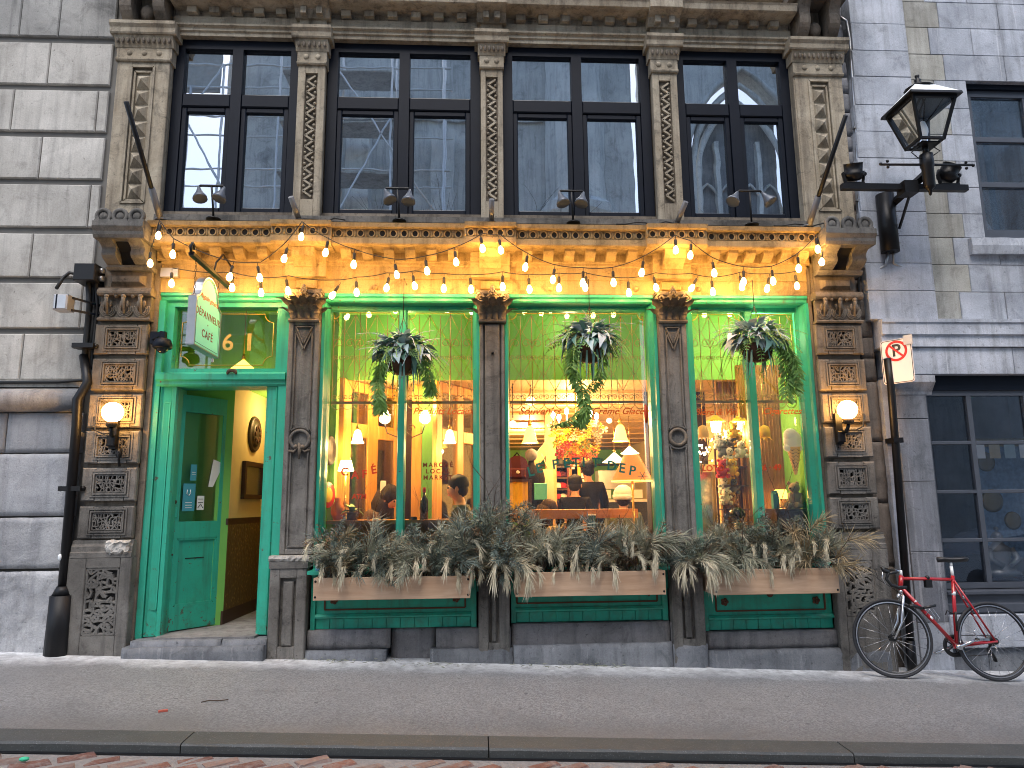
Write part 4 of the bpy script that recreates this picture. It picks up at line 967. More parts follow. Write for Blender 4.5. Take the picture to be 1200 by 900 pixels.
MB().lathe([(.02, 0), (.022, -.006), (.018, -.012), (.001, -.013)], (.045, -.022, 1.21), 12, 'y').lathe([(.010, 0), (.010, -.01), (.001, -.01)], (.05, -.028, .71), 8, 'y').build('lock', m('dark_bronze'), dob, DM)
MB().box(.20, dw-.22, -.010, -.005, .66, .668).build('letter_slot', m('lattice_dark'), dob, DM)
for nm, mt, x, z, w_, h in (('sticker', 'decal_blue', .135, 1.12, .13, .27), ('sticker', 'decal_blue', .20, 1.42, .065, .16), ('sticker', 'paper_white', .29, 1.13, .075, .14)):
    s_ = MB().box(x, x+w_, -.0075, -.005, z, z+h).build(nm, m(mt), dob, DM)
b = MB()
for k in range(3): b.box(.165, .235, -.0085, -.0075, 1.15+.025*k, 1.156+.025*k)
b.tube([(.18, -.0085, 1.33), (.175, -.0085, 1.29), (.20, -.0085, 1.27), (.215, -.0085, 1.30), (.21, -.0085, 1.33)], .004, 4).box(.215, .255, -.0085, -.0075, 1.50, 1.505).box(.215, .255, -.0085, -.0075, 1.48, 1.485); b.build('sticker_print', m('paper_white'), dob, DM)
b = MB().box(.30, .355, -.0085, -.0075, 1.235, 1.24).box(.30, .355, -.0085, -.0075, 1.20, 1.206).tube([(.30, -.008, 1.15), (.33, -.008, 1.19), (.355, -.008, 1.15)], .004, 4); b.build('sticker_print', m('sign_ink'), dob, DM)
MB().prism([(.40, 1.36), (.45, 1.36), (.56, 1.60), (.44, 1.64)], -.012, -.008).build('paper_note', m('paper_white'), dob, DM)
# --- upper storey
UPX = [(-3.74, -3.20, True), (-1.87, -1.585, False), (.065, .302, False), (1.93, 2.205, False), (3.52, 4.055, True)]
for k, (x0, x1, wide) in enumerate(UPX):
    u = P(MB().box(x0+.01, x1-.01, .03, .45, 4.24, 6.10), 'upper_pilaster', 'sandstone'); cx = (x0+x1)/2; yf = -.02
    if wide:
        px0, px1, pz0, pz1 = cx-.115, cx+.115, 4.49, 6.0
        b = MB(); hole(b, x0, x1, 4.245, 6.07, px0, px1, pz0, pz1, yf, .04, .006)
        b.box(x0-.012 if k else x0, x0+.05, yf+.012, .1, 4.245, 6.06)
        b.build('pilaster_face', m('sandstone'), u)
        b = MB(); outline(b, [(px0, pz0), (px1, pz0), (px1, pz1), (px0, pz1)], yf-.004, .022, .022); outline(b, [(px0+.03, pz0+.03), (px1-.03, pz0+.03), (px1-.03, pz1-.05), (px0+.03, pz1-.05)], yf+.016, .02, .02); b.build('panel_moulding', m('sandstone'), u)
        MB().box(px0, px1, yf+.034, yf+.04, pz0, pz1).build('panel_ground', m('sandstone'), u)
        n = 8; zt, zb = 5.925, 4.53; st = (zt-zb)/n; hw = .072
        for i in range(n):
            z0, z1 = zb+st*i+.004, zb+st*(i+1)-.004; zm = (z0+z1)/2
            MB().add([(cx-hw, yf+.034, z0), (cx+hw, yf+.034, z0), (cx+hw, yf+.034, z1), (cx-hw, yf+.034, z1), (cx, yf-.045, zm)], [(0,1,4), (1,2,4), (2,3,4), (3,0,4)]).build('diamond_boss', m('sandstone'), u)
    else:
        px0, px1, pz0, pz1 = cx-.064, cx+.064, 4.55, 5.97
        b = MB(); hole(b, x0, x1, 4.245, 6.07, px0, px1, pz0, pz1, yf, .04, .006); b.build('pilaster_face', m('sandstone'), u)
        MB().box(px0, px1, yf+.034, yf+.039, pz0, pz1).build('panel_ground', m('brown_stone'), u)
        n = 22; zs_ = [pz1-.03-(pz1-pz0-.06)*i/n for i in range(n+1)]
        pts = [(px0+.022 if i % 2 else px1-.022, zs_[i]) for i in range(n+1)]
        b = MB()
        for p, q in zip(pts, pts[1:]): b.bar((p[0], yf+.014, p[1]), (q[0], yf+.014, q[1]), .020, .03)
        b.build('zigzag', m('sandstone'), u)
        for i in range(1, n): MB().ball((px1-.024 if i % 2 else px0+.024, yf+.02, zs_[i]), .016, 7, 5).build('bead', m('sandstone'), u)
    # capital: necking, beads, egg band, stepped abacus
    b = MB(); e = .02
    b.sweepx([(.3, 6.055), (yf-.02, 6.055), (yf-.03, 6.07), (yf-.03, 6.085), (yf-.005, 6.10), (yf-.005, 6.215), (.3, 6.215)], x0-.012, x1+.012, mitre0=0)
    b.sweepx([(.3, 6.335), (yf-.07, 6.335), (yf-.08, 6.35), (yf-.085, 6.40), (yf-.11, 6.43), (yf-.11, 6.465), (.3, 6.48)], x0-.065, x1+.065)
    b.sweepx([(.3, 6.215), (yf-.01, 6.215), (yf-.055, 6.333), (.3, 6.333)], x0-.03, x1+.03)
    b.build('capital', m('sandstone'), u)
    nn = 3 if not wide else 3
    for i in range(2 if not wide else 3): MB().ball((cx+(x1-x0)*(-.22+.44*i if not wide else -.28+.28*i), yf-.005, 6.155), .03, 8, 6, (1, .6, 1)).build('rosette', m('sandstone'), u)
    b = MB(); ne = 6 if not wide else 11
    for i in range(ne):
        x = x0-.02+(x1-x0+.04)*(i+.5)/ne; b.ball((x, yf-.045, 6.275), .020, 6, 5, (.8, .7, 1.7))
    b.build('egg_band', m('brown_stone'), u)
    # block above, breaking the entablature
    b = MB(); b.box(x0, x1, yf-.02, .4, 6.48, 6.58).sweepx([(.4, 6.58), (yf-.05, 6.58), (yf-.10, 6.66), (yf-.20, 6.69), (yf-.22, 6.70), (yf-.22, 6.78), (.4, 6.80)], x0-.04, x1+.04)
    if not wide: b.box(x0+.03, x0+.09, yf-.13, .2, 6.585, 6.66).box(x1-.09, x1-.03, yf-.13, .2, 6.585, 6.66)
    if not wide: b.build('entablature_block', m('sandstone'), u)
    else:
        MB().box(x0+.02, x1-.02, .06, .4, 6.48, 7.0).build('entablature_block', m('sandstone'), u)
        prf = [(-.06+.0, 6.485)]+[(-.06-.22*t-.04*math.sin(t*6.28), 6.49+.40*t) for t in [i/10 for i in range(11)]]+[(.1, 6.90), (.1, 6.485)]
        for a in (x0+.04, x1-.16): MB().yprism(prf, a, a+.12).build('scroll_bracket', m('brown_stone'), u)
        MB().ball((cx, -.02, 6.62), .075, 12, 8, (1, .8, 1.2)).lathe([(.1, 0), (.11, -.02), (.09, -.03)], (cx, .05, 6.62), 14, 'y').build('urn_ornament', m('brown_stone'), u)
        MB().sweepx([(.4, 6.90), (-.32, 6.90), (-.37, 6.95), (-.37, 7.02), (-.40, 7.08), (.4, 7.10)], x0-.05, x1+.05).build('cap_slab', m('brown_stone'), u)
for i in range(4):
    a, b_ = UPX[i][1], UPX[i+1][0]
    en = P(MB().sweepx([(.4, 6.405), (.02, 6.405), (.02, 6.445), (-.0, 6.455), (-.0, 6.485), (-.03, 6.50), (-.03, 6.52), (.0, 6.53), (.0, 6.62), (.03, 6.625), (.03, 6.70), (-.17, 6.705), (-.20, 6.715), (-.215, 6.77), (-.23, 6.79), (.05, 6.83), (.05, 7.3), (.4, 7.3)], a+.0, b_-.0), 'entablature', 'sandstone')
    n = 6 if b_-a > 1.4 else 5; st = (b_-a-.16)/(n)
    for j in range(n): MB().cham(a+.08+st*(j+.5)-.052, a+.08+st*(j+.5)+.052, -.06, .05, 6.63, 6.70, .004).build('dentil', m('sandstone'), en)
    if i >= 1:
        b = MB(); nn = int((b_-a)/.105)
        for j in range(nn): x = a+(b_-a)*(j+.5)/nn; b.tube([(q[0], .03, q[2]) for q in arc(x, 6.93, .036, 0, 360, 8)[:-1]], .010, 4, closed=True)
        b.build('pierced_band', m('limestone'), en); MB().sweepx([(.1, 7.0), (-.02, 7.0), (-.06, 7.03), (-.06, 7.1), (.1, 7.12)], a, b_).build('upper_lip', m('sandstone'), en)
# windows
UW = [(-3.205, -1.875), (-1.58, .06), (.307, 1.925), (2.21, 3.515)]
for i, (a, b_) in enumerate(UW):
    yw = .09; fz0, fz1 = 4.36, 6.405; b = MB(); f = .105; c = (a+b_)/2; zt = 5.70; tb = .095
    b.box(a, a+f, yw, yw+.12, fz0, fz1).box(b_-f, b_, yw, yw+.12, fz0, fz1).box(a+f, b_-f, yw+.001, yw+.12, fz1-f, fz1).box(a+f, b_-f, yw+.001, yw+.12, fz0, fz0+f*.8)
    wd = P(b, 'upper_window', 'navy_frame')
    MB().box(c-.055, c+.055, yw-.008, yw+.1, fz0+f*.8, fz1-f).build('mullion', m('navy_frame'), wd)
    for s0, s1 in ((a+f, c-.055), (c+.055, b_-f)):
        MB().cham(s0+.001, s1-.001, yw-.004, yw+.1, zt-.075, zt+.075, .012).build('transom_bar', m('navy_frame'), wd)
        MB().box(s0+.001, s1-.001, yw+.05, yw+.056, zt+.076, fz1-f-.001).build('pane', m('upper_glass'), wd)
        q0, q1 = fz0+f*.8+.001, zt-.076; g = .055
        b = MB().cham(s0+.001, s0+g, yw+.012, yw+.08, q0, q1, .008).cham(s1-g, s1-.001, yw+.012, yw+.08, q0, q1, .008).cham(s0+g, s1-g, yw+.013, yw+.08, q1-g, q1, .008).cham(s0+g, s1-g, yw+.013, yw+.08, q0, q0+g, .008)
        sh = b.build('sash', m('navy_frame'), wd)
        MB().box(s0+g+.001, s1-g-.001, yw+.045, yw+.051, q0+g+.001, q1-g-.001).build('pane', m('upper_glass'), wd)
P(MB().sweepx([(.4, 4.25), (-.10, 4.25), (-.12, 4.27), (-.12, 4.33), (.08, 4.36), (.4, 4.362)], -3.2, 3.52), 'window_sill', 'grey_brown_stone')
P(MB().box(X(394, 243, .13), X(411, 243, .13), .128, .132, 4.475, 4.505), 'window_sticker', 'decal_blue')
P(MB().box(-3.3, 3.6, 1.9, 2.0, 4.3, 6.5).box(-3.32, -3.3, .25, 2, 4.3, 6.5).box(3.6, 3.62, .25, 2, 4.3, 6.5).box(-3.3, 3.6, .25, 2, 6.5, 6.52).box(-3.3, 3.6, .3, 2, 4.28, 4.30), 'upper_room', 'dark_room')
# ================================================================== LIGHTS ON THE FACADE
bulb_src = {}
def bulb(parent, x, y, z, tilt=0.0, lit=True):
    """z is the middle of the glass; the socket and a short lead sit above it."""
    k = 'on' if lit else 'off'
    if k not in bulb_src:
        so = MB().lathe([(.006, .115), (.012, .112), (.0155, .10), (.0155, .045), (.013, .04)], (0, 0, 0), 8).tube([(0, 0, .115), (0, 0, .155)], .003, 4).build('socket', m('cable_black'))
        gl = MB().lathe([(.010, .04), (.017, .028), (.0265, .005), (.027, -.012), (.018, -.034), (.001, -.04)], (0, 0, 0), 9).build('glass', m('bulb_glow' if lit else 'bulb_dim'))
        bulb_src[k] = (so.data, gl.data); bpy.data.objects.remove(so); bpy.data.objects.remove(gl)
    so = bpy.data.objects.new('bulb', bulb_src[k][0]); COL.objects.link(so); attach(so, parent)
    so.matrix_basis = Matrix.Translation((x, y, z)) @ Matrix.Rotation(tilt, 4, 'Y') @ Matrix.Rotation(rng.uniform(-.15, .15), 4, 'X')
    gl = bpy.data.objects.new('bulb_glass', bulb_src[k][1]); COL.objects.link(gl); gl.parent = so
def cord(pts, par, name='cord', r=.005):
    q = [Vector(p) for p in pts]; o = [q[0]]
    for a, b_ in zip(q, q[1:]):
        L = (b_-a).length
        for i in range(1, 7):
            t = i/6; p = a.lerp(b_, t); p.z -= .10*L*4*t*(1-t)*.35; o.append(p)
    MB().tube(o, r, 5).build(name, m('cable_black'), par)
s1 = thing('string_lights', 'upper looping string of warm round bulbs hung from the cornice lip', 'string lights', (0, -.36, 4.0))
up = [(176, 308.5), (185.5, 276), (202.5, 298), (269, 324.5), (304.5, 325.5), (333, 303), (353, 277.5), (381.5, 296), (414.5, 310), (465, 322), (500.5, 317.5), (534.5, 307), (565.5, 291), (587, 293), (615.5, 313), (648, 327.5), (683, 331.5), (719, 331), (752, 319.5), (792, 293), (809, 299), (837, 320), (871.5, 330), (906, 329.5), (936, 314.5), (958.5, 292), (963, 307)]
yy = -.40; cp = []
for i, (px, py) in enumerate(up):
    p = W(px, py, yy); bulb(s1, p.x, yy, p.z, rng.uniform(-.2, .2), px not in (353, 465, 185.5, 176)); cp.append((p.x, yy, p.z+.155))
cord(cp, s1)
s2 = thing('string_lights', 'lower string of warm round bulbs stretched along the green window heads', 'string lights', (0, -.2, 3.7))
lo = [(201, 332), (272, 337), (306, 343), (337.5, 341), (389.5, 346), (418, 342.5), (453, 337.5), (486, 335), (520, 338), (552, 339), (589, 336), (620.5, 339), (655, 337.5), (686, 337), (737, 343), (769, 337), (810.5, 337.5), (835.5, 342), (869.5, 336), (899, 338), (934, 335)]
yy = -.20; cp = []
for i, (px, py) in enumerate(lo):
    p = W(px, py, yy); bulb(s2, p.x, yy, p.z, R(30) if px in (389.5, 810.5) else rng.uniform(-.22, .22), px not in (686, 934)); cp.append((p.x, yy, p.z+.155))
cord(cp, s2)
def globe_lamp(x, label, sd):
    t = thing('wall_lamp', label, 'wall lamp', (x, -.13, 2.1), 'globe lamps on the end piers')
    z = 2.315
    MB().ball((x, -.27, z), .093, 20, 14).build('globe', m('globe_glow'), t)
    MB().lathe([(.035, -.14), (.05, -.12), (.05, -.09), (.03, -.085)], (x, -.27, z), 14).build('globe_holder', m('dark_bronze'), t)
    MB().box(x-.07, x-.005, -.16, -.11, z-.33, z-.02).tube([(x-.03, -.15, z-.22), (x-.01, -.24, z-.21), (x, -.27, z-.14)], .018, 8).cham(x-.075, x+.0, -.20, -.15, z-.31, z-.20, .01).build('bracket', m('iron_black'), t)
    b = MB(); s_ = -sd
    b.tube([(x+sd*.03, -.14, z-.18), (x+sd*.14, -.14, z-.185), (x+sd*.22, -.13, z-.15), (x+sd*.24, -.13, z-.02)], .008, 6); b.build('conduit', m('cable_black'), t)
    return t
g1 = globe_lamp(X(132, 484, -.27), 'lit globe lamp on the left pier, beside the black drainpipe', -1)
MB().tube([(-3.33, -.14, 2.0), (-3.33, -.17, 1.93), (-3.32, -.15, 1.82)], .012, 6).ball((-3.335, -.15, 1.94), .03, 7, 5, (1, 1, 1.6)).build('tassel', m('iron_black'), g1)
g2 = globe_lamp(X(993, 480, -.27), 'lit globe lamp on the right pier, beside the ice cream sign window', 1)
# four double spot fixtures
for k, (px, lab, spread) in enumerate(((246, 'left end double spotlight on the ledge, above the hanging sign', 1), (464, 'double spotlight on the ledge before the scaffold reflection window', .8), (668, 'double spotlight on the ledge before the third upper window', 1), (877, 'right end double spotlight on the ledge, its heads splayed together', .45))):
    zb = 4.24; x = X(px+4, 262, -.2); t = thing('spotlight', lab, 'spotlight', (x, -.2, zb), 'double spotlights on the ledge')
    zt = Z(px, 219+(k > 0)*3+(k > 1)*3, -.25)
    MB().tube([(x, -.2, zb), (x-.01, -.22, (zb+zt)/2), (x-.02, -.25, zt)], .011, 6).lathe([(.07, 0), (.07, .012), (.02, .02)], (x, -.2, zb), 12).build('stem', m('iron_black'), t)
    MB().tube([(x-.15, -.25, zt-.01), (x-.13, -.25, zt+.012), (x+.09, -.25, zt+.012), (x+.11, -.25, zt-.01)], .012, 6).build('crossbar', m('iron_black'), t)
    for s in (-1, 1):
        hx = x-.02+s*.125; rot = Matrix.Rotation(R(14*s*(1 if k != 3 else -2.2)+(-10 if k == 1 else 0)), 4, 'Y') @ Matrix.Rotation(R(-14), 4, 'X')
        mm = Matrix.Translation((hx, -.25, zt)) @ rot
        MB().lathe([(.012, -.0), (.02, -.03), (.03, -.06), (.035, -.075), (.066, -.13), (.07, -.155), (.064, -.155)], (0, 0, 0), 14).build('lamp_head', m('fixture_grey'), t, mm)
        MB().lathe([(.062, -.148), (.001, -.150)], (0, 0, 0), 14).build('lens', m('fixture_lens'), t, mm)
# flag poles and stubs
for px, lab in ((187, 'bare black flagpole slanting out over the ledge at the left end'), (948, 'bare black flagpole slanting out over the ledge at the right end')):
    x = X(px, 258, -.3); t = thing('flagpole', lab, 'flagpole', (x, -.25, 4.22))
    dx = -.02 if px < 500 else .05
    MB().tube([(x+dx*.0, -.27, 4.2), (x+dx, -1.06, 4.98)], .022, 8).build('pole', m('iron_black'), t)
    MB().tube([(x, -.22, 4.15), (x+dx*.3, -.50, 4.43)], .032, 8).lathe([(.06, 0), (.06, .015), (.03, .02)], (x, -.26, 4.20), 10).build('holder', m('dull_metal'), t)
for px, lx, lab in ((351, -.05, 'short empty metal pole socket over the column beside the door'), (576, .0, 'short empty metal pole socket above the plain middle column'), (792, .06, 'short empty metal pole socket above the right ringed column')):
    x = X(px, 260, -.28); t = thing('pole_socket', lab, 'pole socket', (x, -.28, 4.22))
    MB().tube([(x, -.27, 4.2), (x+lx, -.45, 4.38)], .027, 9).build('socket_pipe', m('dull_metal'), t); MB().lathe([(.05, 0), (.05, .012), (.03, .02)], (x, -.28, 4.2), 10).build('flange', m('iron_black'), t)
cb = thing('cable', 'loose black cable lying along the cornice ledge behind the pole sockets', 'cable', (1.5, -.2, 4.24))
for x in (-1.9, 1.45, 3.1):
    MB().tube([(x+.1*i, -.16+.05*math.sin(i*2.1), 4.255+.02*abs(math.sin(i*1.7))) for i in range(7)], .008, 5).build('cable_run', m('cable_black'), cb)
# ================================================================== HANGING SIGN
sg = thing('hanging_sign', 'turquoise arched sign board reading DEPANNEUR CAFE hanging over the door', 'sign', (-2.45, -.6, 2.83))
SXs = -2.45; pts = []
w_, zb, zs_ = .30, 0.0, .43     # half width, bottom, shoulder
poly = [(-w_, zb), (w_, zb), (w_, zs_), (w_-.05, zs_+.02), (w_-.09, zs_+.05)]+[(.21*math.cos(R(12+156*i/12)), zs_+.03+.215*math.sin(R(12+156*i/12))) for i in range(13)]+[(-w_+.09, zs_+.05), (-w_+.05, zs_+.02), (-w_, zs_)]
SM = Matrix.Translation((SXs, -.60, 2.825)) @ Matrix.Rotation(R(90), 4, 'Z')
b = MB().prism(poly, -.028, .028); b.build('board', m('turquoise_board'), sg, SM)
def closed_strip(b, pts, w_, y0, y1):
    n = len(pts)
    for i in range(n):
        p, q = Vector((pts[i][0], 0, pts[i][1])), Vector((pts[(i+1) % n][0], 0, pts[(i+1) % n][1]))
        b.bar((p.x, (y0+y1)/2, p.z), (q.x, (y0+y1)/2, q.z), w_, abs(y1-y0))
    return b
closed_strip(MB(), poly, .012, -.036, .036).build('edge_frame', m('steel'), sg, SM)
ins = [(p[0]*.9, .03+(p[1]-.0)*.925) for p in poly]
closed_strip(MB(), ins, .004, -.0295, -.028).build('painted_line', m('letter_green'), sg, SM)
def st_(s, z, size, mt, **k): return text('lettering', s, size, m(mt), sg, SM @ FR(0, -.029, z), .0008, **k)
st_('Magasin général', .475, .07, 'letter_orange', shear=.35, bold=.0006)
st_('DÉPANNEUR', .315, .092, 'letter_brown', spacing=1.15, bold=.001); st_('•', .235, .06, 'letter_brown'); st_('CAFÉ', .14, .10, 'letter_brown', spacing=1.2, bold=.001)
zarm = Z(223, 297, -1.0)
MB().bar((SXs, .0, zarm), (SXs, -1.0, zarm), .045, .03, (0, 0, 1)).build('bracket_arm', m('iron_black'), sg)
MB().tube([(SXs, -1.0, zarm), (SXs, -1.02, zarm+.06), (SXs, -.985, zarm+.10), (SXs, -.95, zarm+.085), (SXs, -.955, zarm+.055)], .014, 7).build('scroll', m('iron_black'), sg); MB().tube([(SXs, -.02, zarm+.22), (SXs, -.25, zarm+.26), (SXs, -.42, zarm+.12), (SXs, -.45, zarm+.02)], .010, 6).build('scroll', m('iron_black'), sg)
for y, zt in ((-.88, 3.27), (-.32, 3.27)):
    b = MB(); n = max(2, int((zarm-zt)/.035))
    for i in range(n+1):
        zc_ = zarm-(zarm-zt)*i/n; b.tube([(SXs+(.009*math.cos(a) if i % 2 else 0), y+(0 if i % 2 else .009*math.cos(a)), zc_+.018*math.sin(a)) for a in [k*math.pi/4 for k in range(8)]], .003, 4, closed=True)
    b.build('chain', m('dark_bronze'), sg)
MB().lathe([(.006, -.01), (.012, -.03), (.012, -.05), (.001, -.055)], (SXs+.0, -.36, 2.825), 8).build('pendant_drop', m('white_enamel'), sg)
# dome camera on the left pier
cc = thing('security_camera', 'dark dome security camera on a bracket beside the transom light', 'camera', (X(181, 393), -.1, Z(181, 393, -.1)))
x0, z0 = X(178, 396, -.1), Z(178, 396, -.1)
MB().box(x0-.01, x0+.05, -.12, -.02, z0-.06, z0+.06).bar((x0+.02, -.10, z0), (x0+.15, -.20, z0+.02), .05, .045, (0, 0, 1)).box(x0+.125, x0+.175, -.225, -.175, z0-.04, z0+.035).build('arm', m('navy_frame'), cc)
MB().lathe([(.02, .04), (.07, .02), (.085, -.02), (.088, -.06), (.075, -.07)], (x0+.15, -.2, z0-.06), 18).build('housing', m('navy_frame'), cc)
MB().ball((x0+.15, -.2, z0-.125), .052, 14, 10).build('dome', m('car_glass'), cc)
# ================================================================== LEFT WALL SERVICES
jb = thing('junction_box', 'black junction box with conduits running down the left wall', 'junction box', (-3.85, -.1, 3.5))
x, z = X(106, 322, -.12), Z(106, 322, -.12)
MB().cham(x-.11, x+.09, -.22, .0, z-.085, z+.085, .008).build('box', m('iron_black'), jb)
for dz in (-.04, .04): MB().tube([(x+.085, -.12, z+dz), (x+.13, -.12, z+dz)], .028, 10).build('coupling', m('steel'), jb)
p2 = [(x+.0, -.12, z-.08), (x-.01, -.10, 2.95), (x-.03, -.09, 2.7), (X(93, 455, -.15), -.15, 2.5)]
MB().tube([(x-.01, -.12, z-.08), (x-.012, -.07, z-.3), (x-.02, -.06, 2.78), (x+.03, -.06, 2.68)], .026, 8).tube([(x+.06, -.12, z-.08), (x+.055, -.05, z-.3), (x+.045, -.04, 2.8), (x+.0, -.04, 2.66), (x-.25, -.03, 2.645), (x-.9, -.03, 2.64)], .016, 8).tube([(x+.02, -.04, z-.08), (x+.02, -.04, 2.8)], .02, 8).build('conduit', m('cable_black'), jb)
MB().tube([(x-.10, -.12, z+.0), (x-.2, -.12, z+.02), (x-.245, -.14, z-.04), (x-.25, -.22, z-.17)], .017, 8).build('cable', m('cable_black'), jb)
wl = thing('floodlight', 'small silver box floodlight on a stay, by the junction box', 'floodlight', (X(78, 355, -.3), -.25, 3.4))
fx, fz = X(78, 355, -.28), Z(78, 355, -.28)
MB().cham(fx-.10, fx+.03, -.33, -.20, fz-.075, fz+.075, .012).build('body', m('brushed_metal'), wl); MB().box(fx-.075, fx-.06, -.331, -.328, fz-.07, fz+.07).build('seam', m('navy_frame'), wl)
MB().bar((fx+.03, -.25, fz+.06), (fx+.19, -.01, fz+.045), .02, .012).bar((fx+.03, -.25, fz-.06), (fx+.19, -.01, fz-.05), .02, .012).box(fx+.17, fx+.21, -.02, .0, fz-.07, fz+.07).build('stay', m('navy_frame'), wl)
dp = thing('drainpipe', 'black drainpipe with a thick cast boot at the foot of the left wall', 'drainpipe', (-3.93, -.15, .2))
d0, d1 = W(93, 455, -.13), W(73, 690, -.13)
xd = (d0.x+d1.x)/2
MB().tube([(x-.03, -.05, 2.9), (xd+.06, -.12, 2.62), (xd, -.16, 2.45), (xd, -.13, 2.2), (xd, -.11, .7)], .042, 10).build('pipe', m('iron_black'), dp)
MB().tube([(xd, -.11, .74), (xd, -.11, .66)], [.05, .085], 12).tube([(xd, -.11, .66), (xd, -.11, .1)], [.098, .108], 12).build('boot', m('tar_black'), dp)
for q in (1.62, 2.98): MB().box(xd-.10, xd+.10, -.16, -.04, q-.022, q+.022).ball((xd-.10, -.11, q), .026, 7, 5).ball((xd+.10, -.11, q), .026, 7, 5).build('clamp', m('iron_black'), dp)
MB().ball((xd-.03, -.15, 1.0), .02, 7, 5, (1, .5, 1.6)).build('paint_spot', m('white_enamel'), dp)
# ================================================================== RIGHT WALL SERVICES
cd = thing('conduit', 'slim grey conduit climbing the dark joint right of the cafe', 'conduit', (4.1, 0, 4.5))
MB().tube([W(984, 20, .0), W(992, 25, .0), W(996, 45, .0), W(1003, 150, .0), W(1008, 262, .0), W(1010, 300, .02)], .018, 7).build('pipe', m('steel'), cd)
for q in (60, 150, 235): p = W(997+q*.04, q, 0); MB().box(p.x-.035, p.x+.035, -.02, .02, p.z-.012, p.z+.012).build('clip', m('steel'), cd)
pp = [W(1003, 330, -.0), W(1006, 345, .0), W(1011, 420, .0), W(1018, 520, .0)]
MB().tube([W(1014, 290, .0), W(1006, 330, .02), W(1010, 430, .02)], .012, 6).build('cable', m('cable_black'), cd)
np_ = thing('no_parking_sign', 'white no parking sign on a slanted black post beside the rubble strip', 'sign', (4.25, -.12, -.17))
p0, p1 = W(1044, 452, -.13), W(1068, 770, -.13)
MB().tube([(p0.x-.01, -.13, p0.z+.28), (p0.x, -.13, p0.z), (p1.x, -.13, p1.z-.15)], .036, 10).build('post', m('iron_black'), np_)
MB().tube([(p1.x, -.13, .12), (p1.x, -.13, -.2)], .045, 10).build('base_sleeve', m('iron_black'), np_); MB().box(p0.x-.05, p0.x+.05, -.17, -.02, 2.0, 2.05).build('collar', m('iron_black'), np_)
cs = [W(1037, 407, -.12), W(1061, 396, -.28), W(1066, 440, -.28), W(1043, 450, -.12)]
cen = sum(cs, Vector())/4; ux = ((cs[1]-cs[0])+(cs[2]-cs[3])).normalized(); uz = Vector((0, 0, 1)); ux.z = 0; ux.normalize(); uy = uz.cross(ux)
NM = Matrix.Translation(cen) @ Matrix((ux, uy, uz)).transposed().to_4x4()
hw, hh, rr = .15, .225, .03
rp = []
for cx_, cz_, a0 in ((hw-rr, -hh+rr, -90), (hw-rr, hh-rr, 0), (-hw+rr, hh-rr, 90), (-hw+rr, -hh+rr, 180)): rp += [(q[0], q[2]) for q in arc(cx_, cz_, rr, a0, a0+90, 4)]
MB().prism(rp, -.004, .004).build('plate', m('sign_white'), np_, NM)
closed_strip(MB(), [(p[0]*.94, p[1]*.96) for p in rp], .006, -.0055, -.004).build('border', m('sign_ink'), np_, NM)
b = MB(); ri, ro = .082, .106; cz_ = .105
for i in range(28):
    a, c = 2*math.pi*i/28, 2*math.pi*(i+1)/28
    b.add([(r_*math.cos(t_), y_, cz_+r_*math.sin(t_)) for y_ in (-.006,) for t_ in (a, c) for r_ in (ri, ro)], [(0, 1, 3, 2)])
b.bar((-.066, -.0058, cz_+.066), (.066, -.0058, cz_-.066), .020, .001); b.build('red_ring', m('sign_red'), np_, NM)
text('letter', 'P', .17, m('sign_ink'), np_, NM @ FR(.0, -.0048, cz_), .0005, bold=.004)
MB().box(.08, .165, -.012, -.006, .15, .245).build('dented_corner', m('steel'), np_, NM)
# street lamp on its wall bracket
lp = thing('street_lamp', 'four sided black lantern on a wall bracket over the right pavement', 'street lamp', (4.36, -.1, 4.3))
LX, LY = 4.455, -.675
def frustum(b, h0, h1, z0, z1, c=(LX, LY)): return b.add([(c[0]+sx*h0, c[1]+sy*h0, z0) for sx, sy in ((-1,-1),(1,-1),(1,1),(-1,1))]+[(c[0]+sx*h1, c[1]+sy*h1, z1) for sx, sy in ((-1,-1),(1,-1),(1,1),(-1,1))], [(0,1,5,4), (1,2,6,5), (2,3,7,6), (3,0,4,7), (3,2,1,0), (4,5,6,7)])
ze, zbt = 5.33, 4.905
b = MB(); frustum(b, .262, .256, ze-.015, ze+.012); b.build('eave', m('iron_black'), lp)
b = MB(); frustum(b, .25, .105, ze+.013, ze+.165); b.build('roof', m('white_enamel'), lp)
MB().lathe([(.13, ze+.165), (.135, ze+.175), (.09, ze+.20), (.05, ze+.205), (.045, ze+.235), (.025, ze+.25), (.032, ze+.275), (.012, ze+.29), (.022, ze+.31), (.022, ze+.325), (.001, ze+.335)], (LX, LY, 0), 14).build('finial', m('iron_black'), lp)
b = MB()
for sx, sy in ((-1,-1),(1,-1),(1,1),(-1,1)): b.bar((LX+sx*.115, LY+sy*.115, zbt), (LX+sx*.215, LY+sy*.215, ze-.012), .026, .026)
for h_, zq in ((.118, zbt+.012), (.215, ze-.028)):
    for sx, sy, ex, ey in ((-1,-1,1,-1), (1,-1,1,1), (1,1,-1,1), (-1,1,-1,-1)): b.bar((LX+sx*h_, LY+sy*h_, zq), (LX+ex*h_, LY+ey*h_, zq), .022, .024, (0, 0, 1))
b.build('lantern_frame', m('iron_black'), lp)
for sx, sy, ex, ey in ((-1,-1,1,-1), (1,-1,1,1), (1,1,-1,1), (-1,1,-1,-1)):
    a, c = .105, .2; MB().add([(LX+sx*a, LY+sy*a, zbt+.02), (LX+ex*a, LY+ey*a, zbt+.02), (LX+ex*c, LY+ey*c, ze-.03), (LX+sx*c, LY+sy*c, ze-.03)], [(0, 1, 2, 3)]).build('pane', m('lamp_glass'), lp)
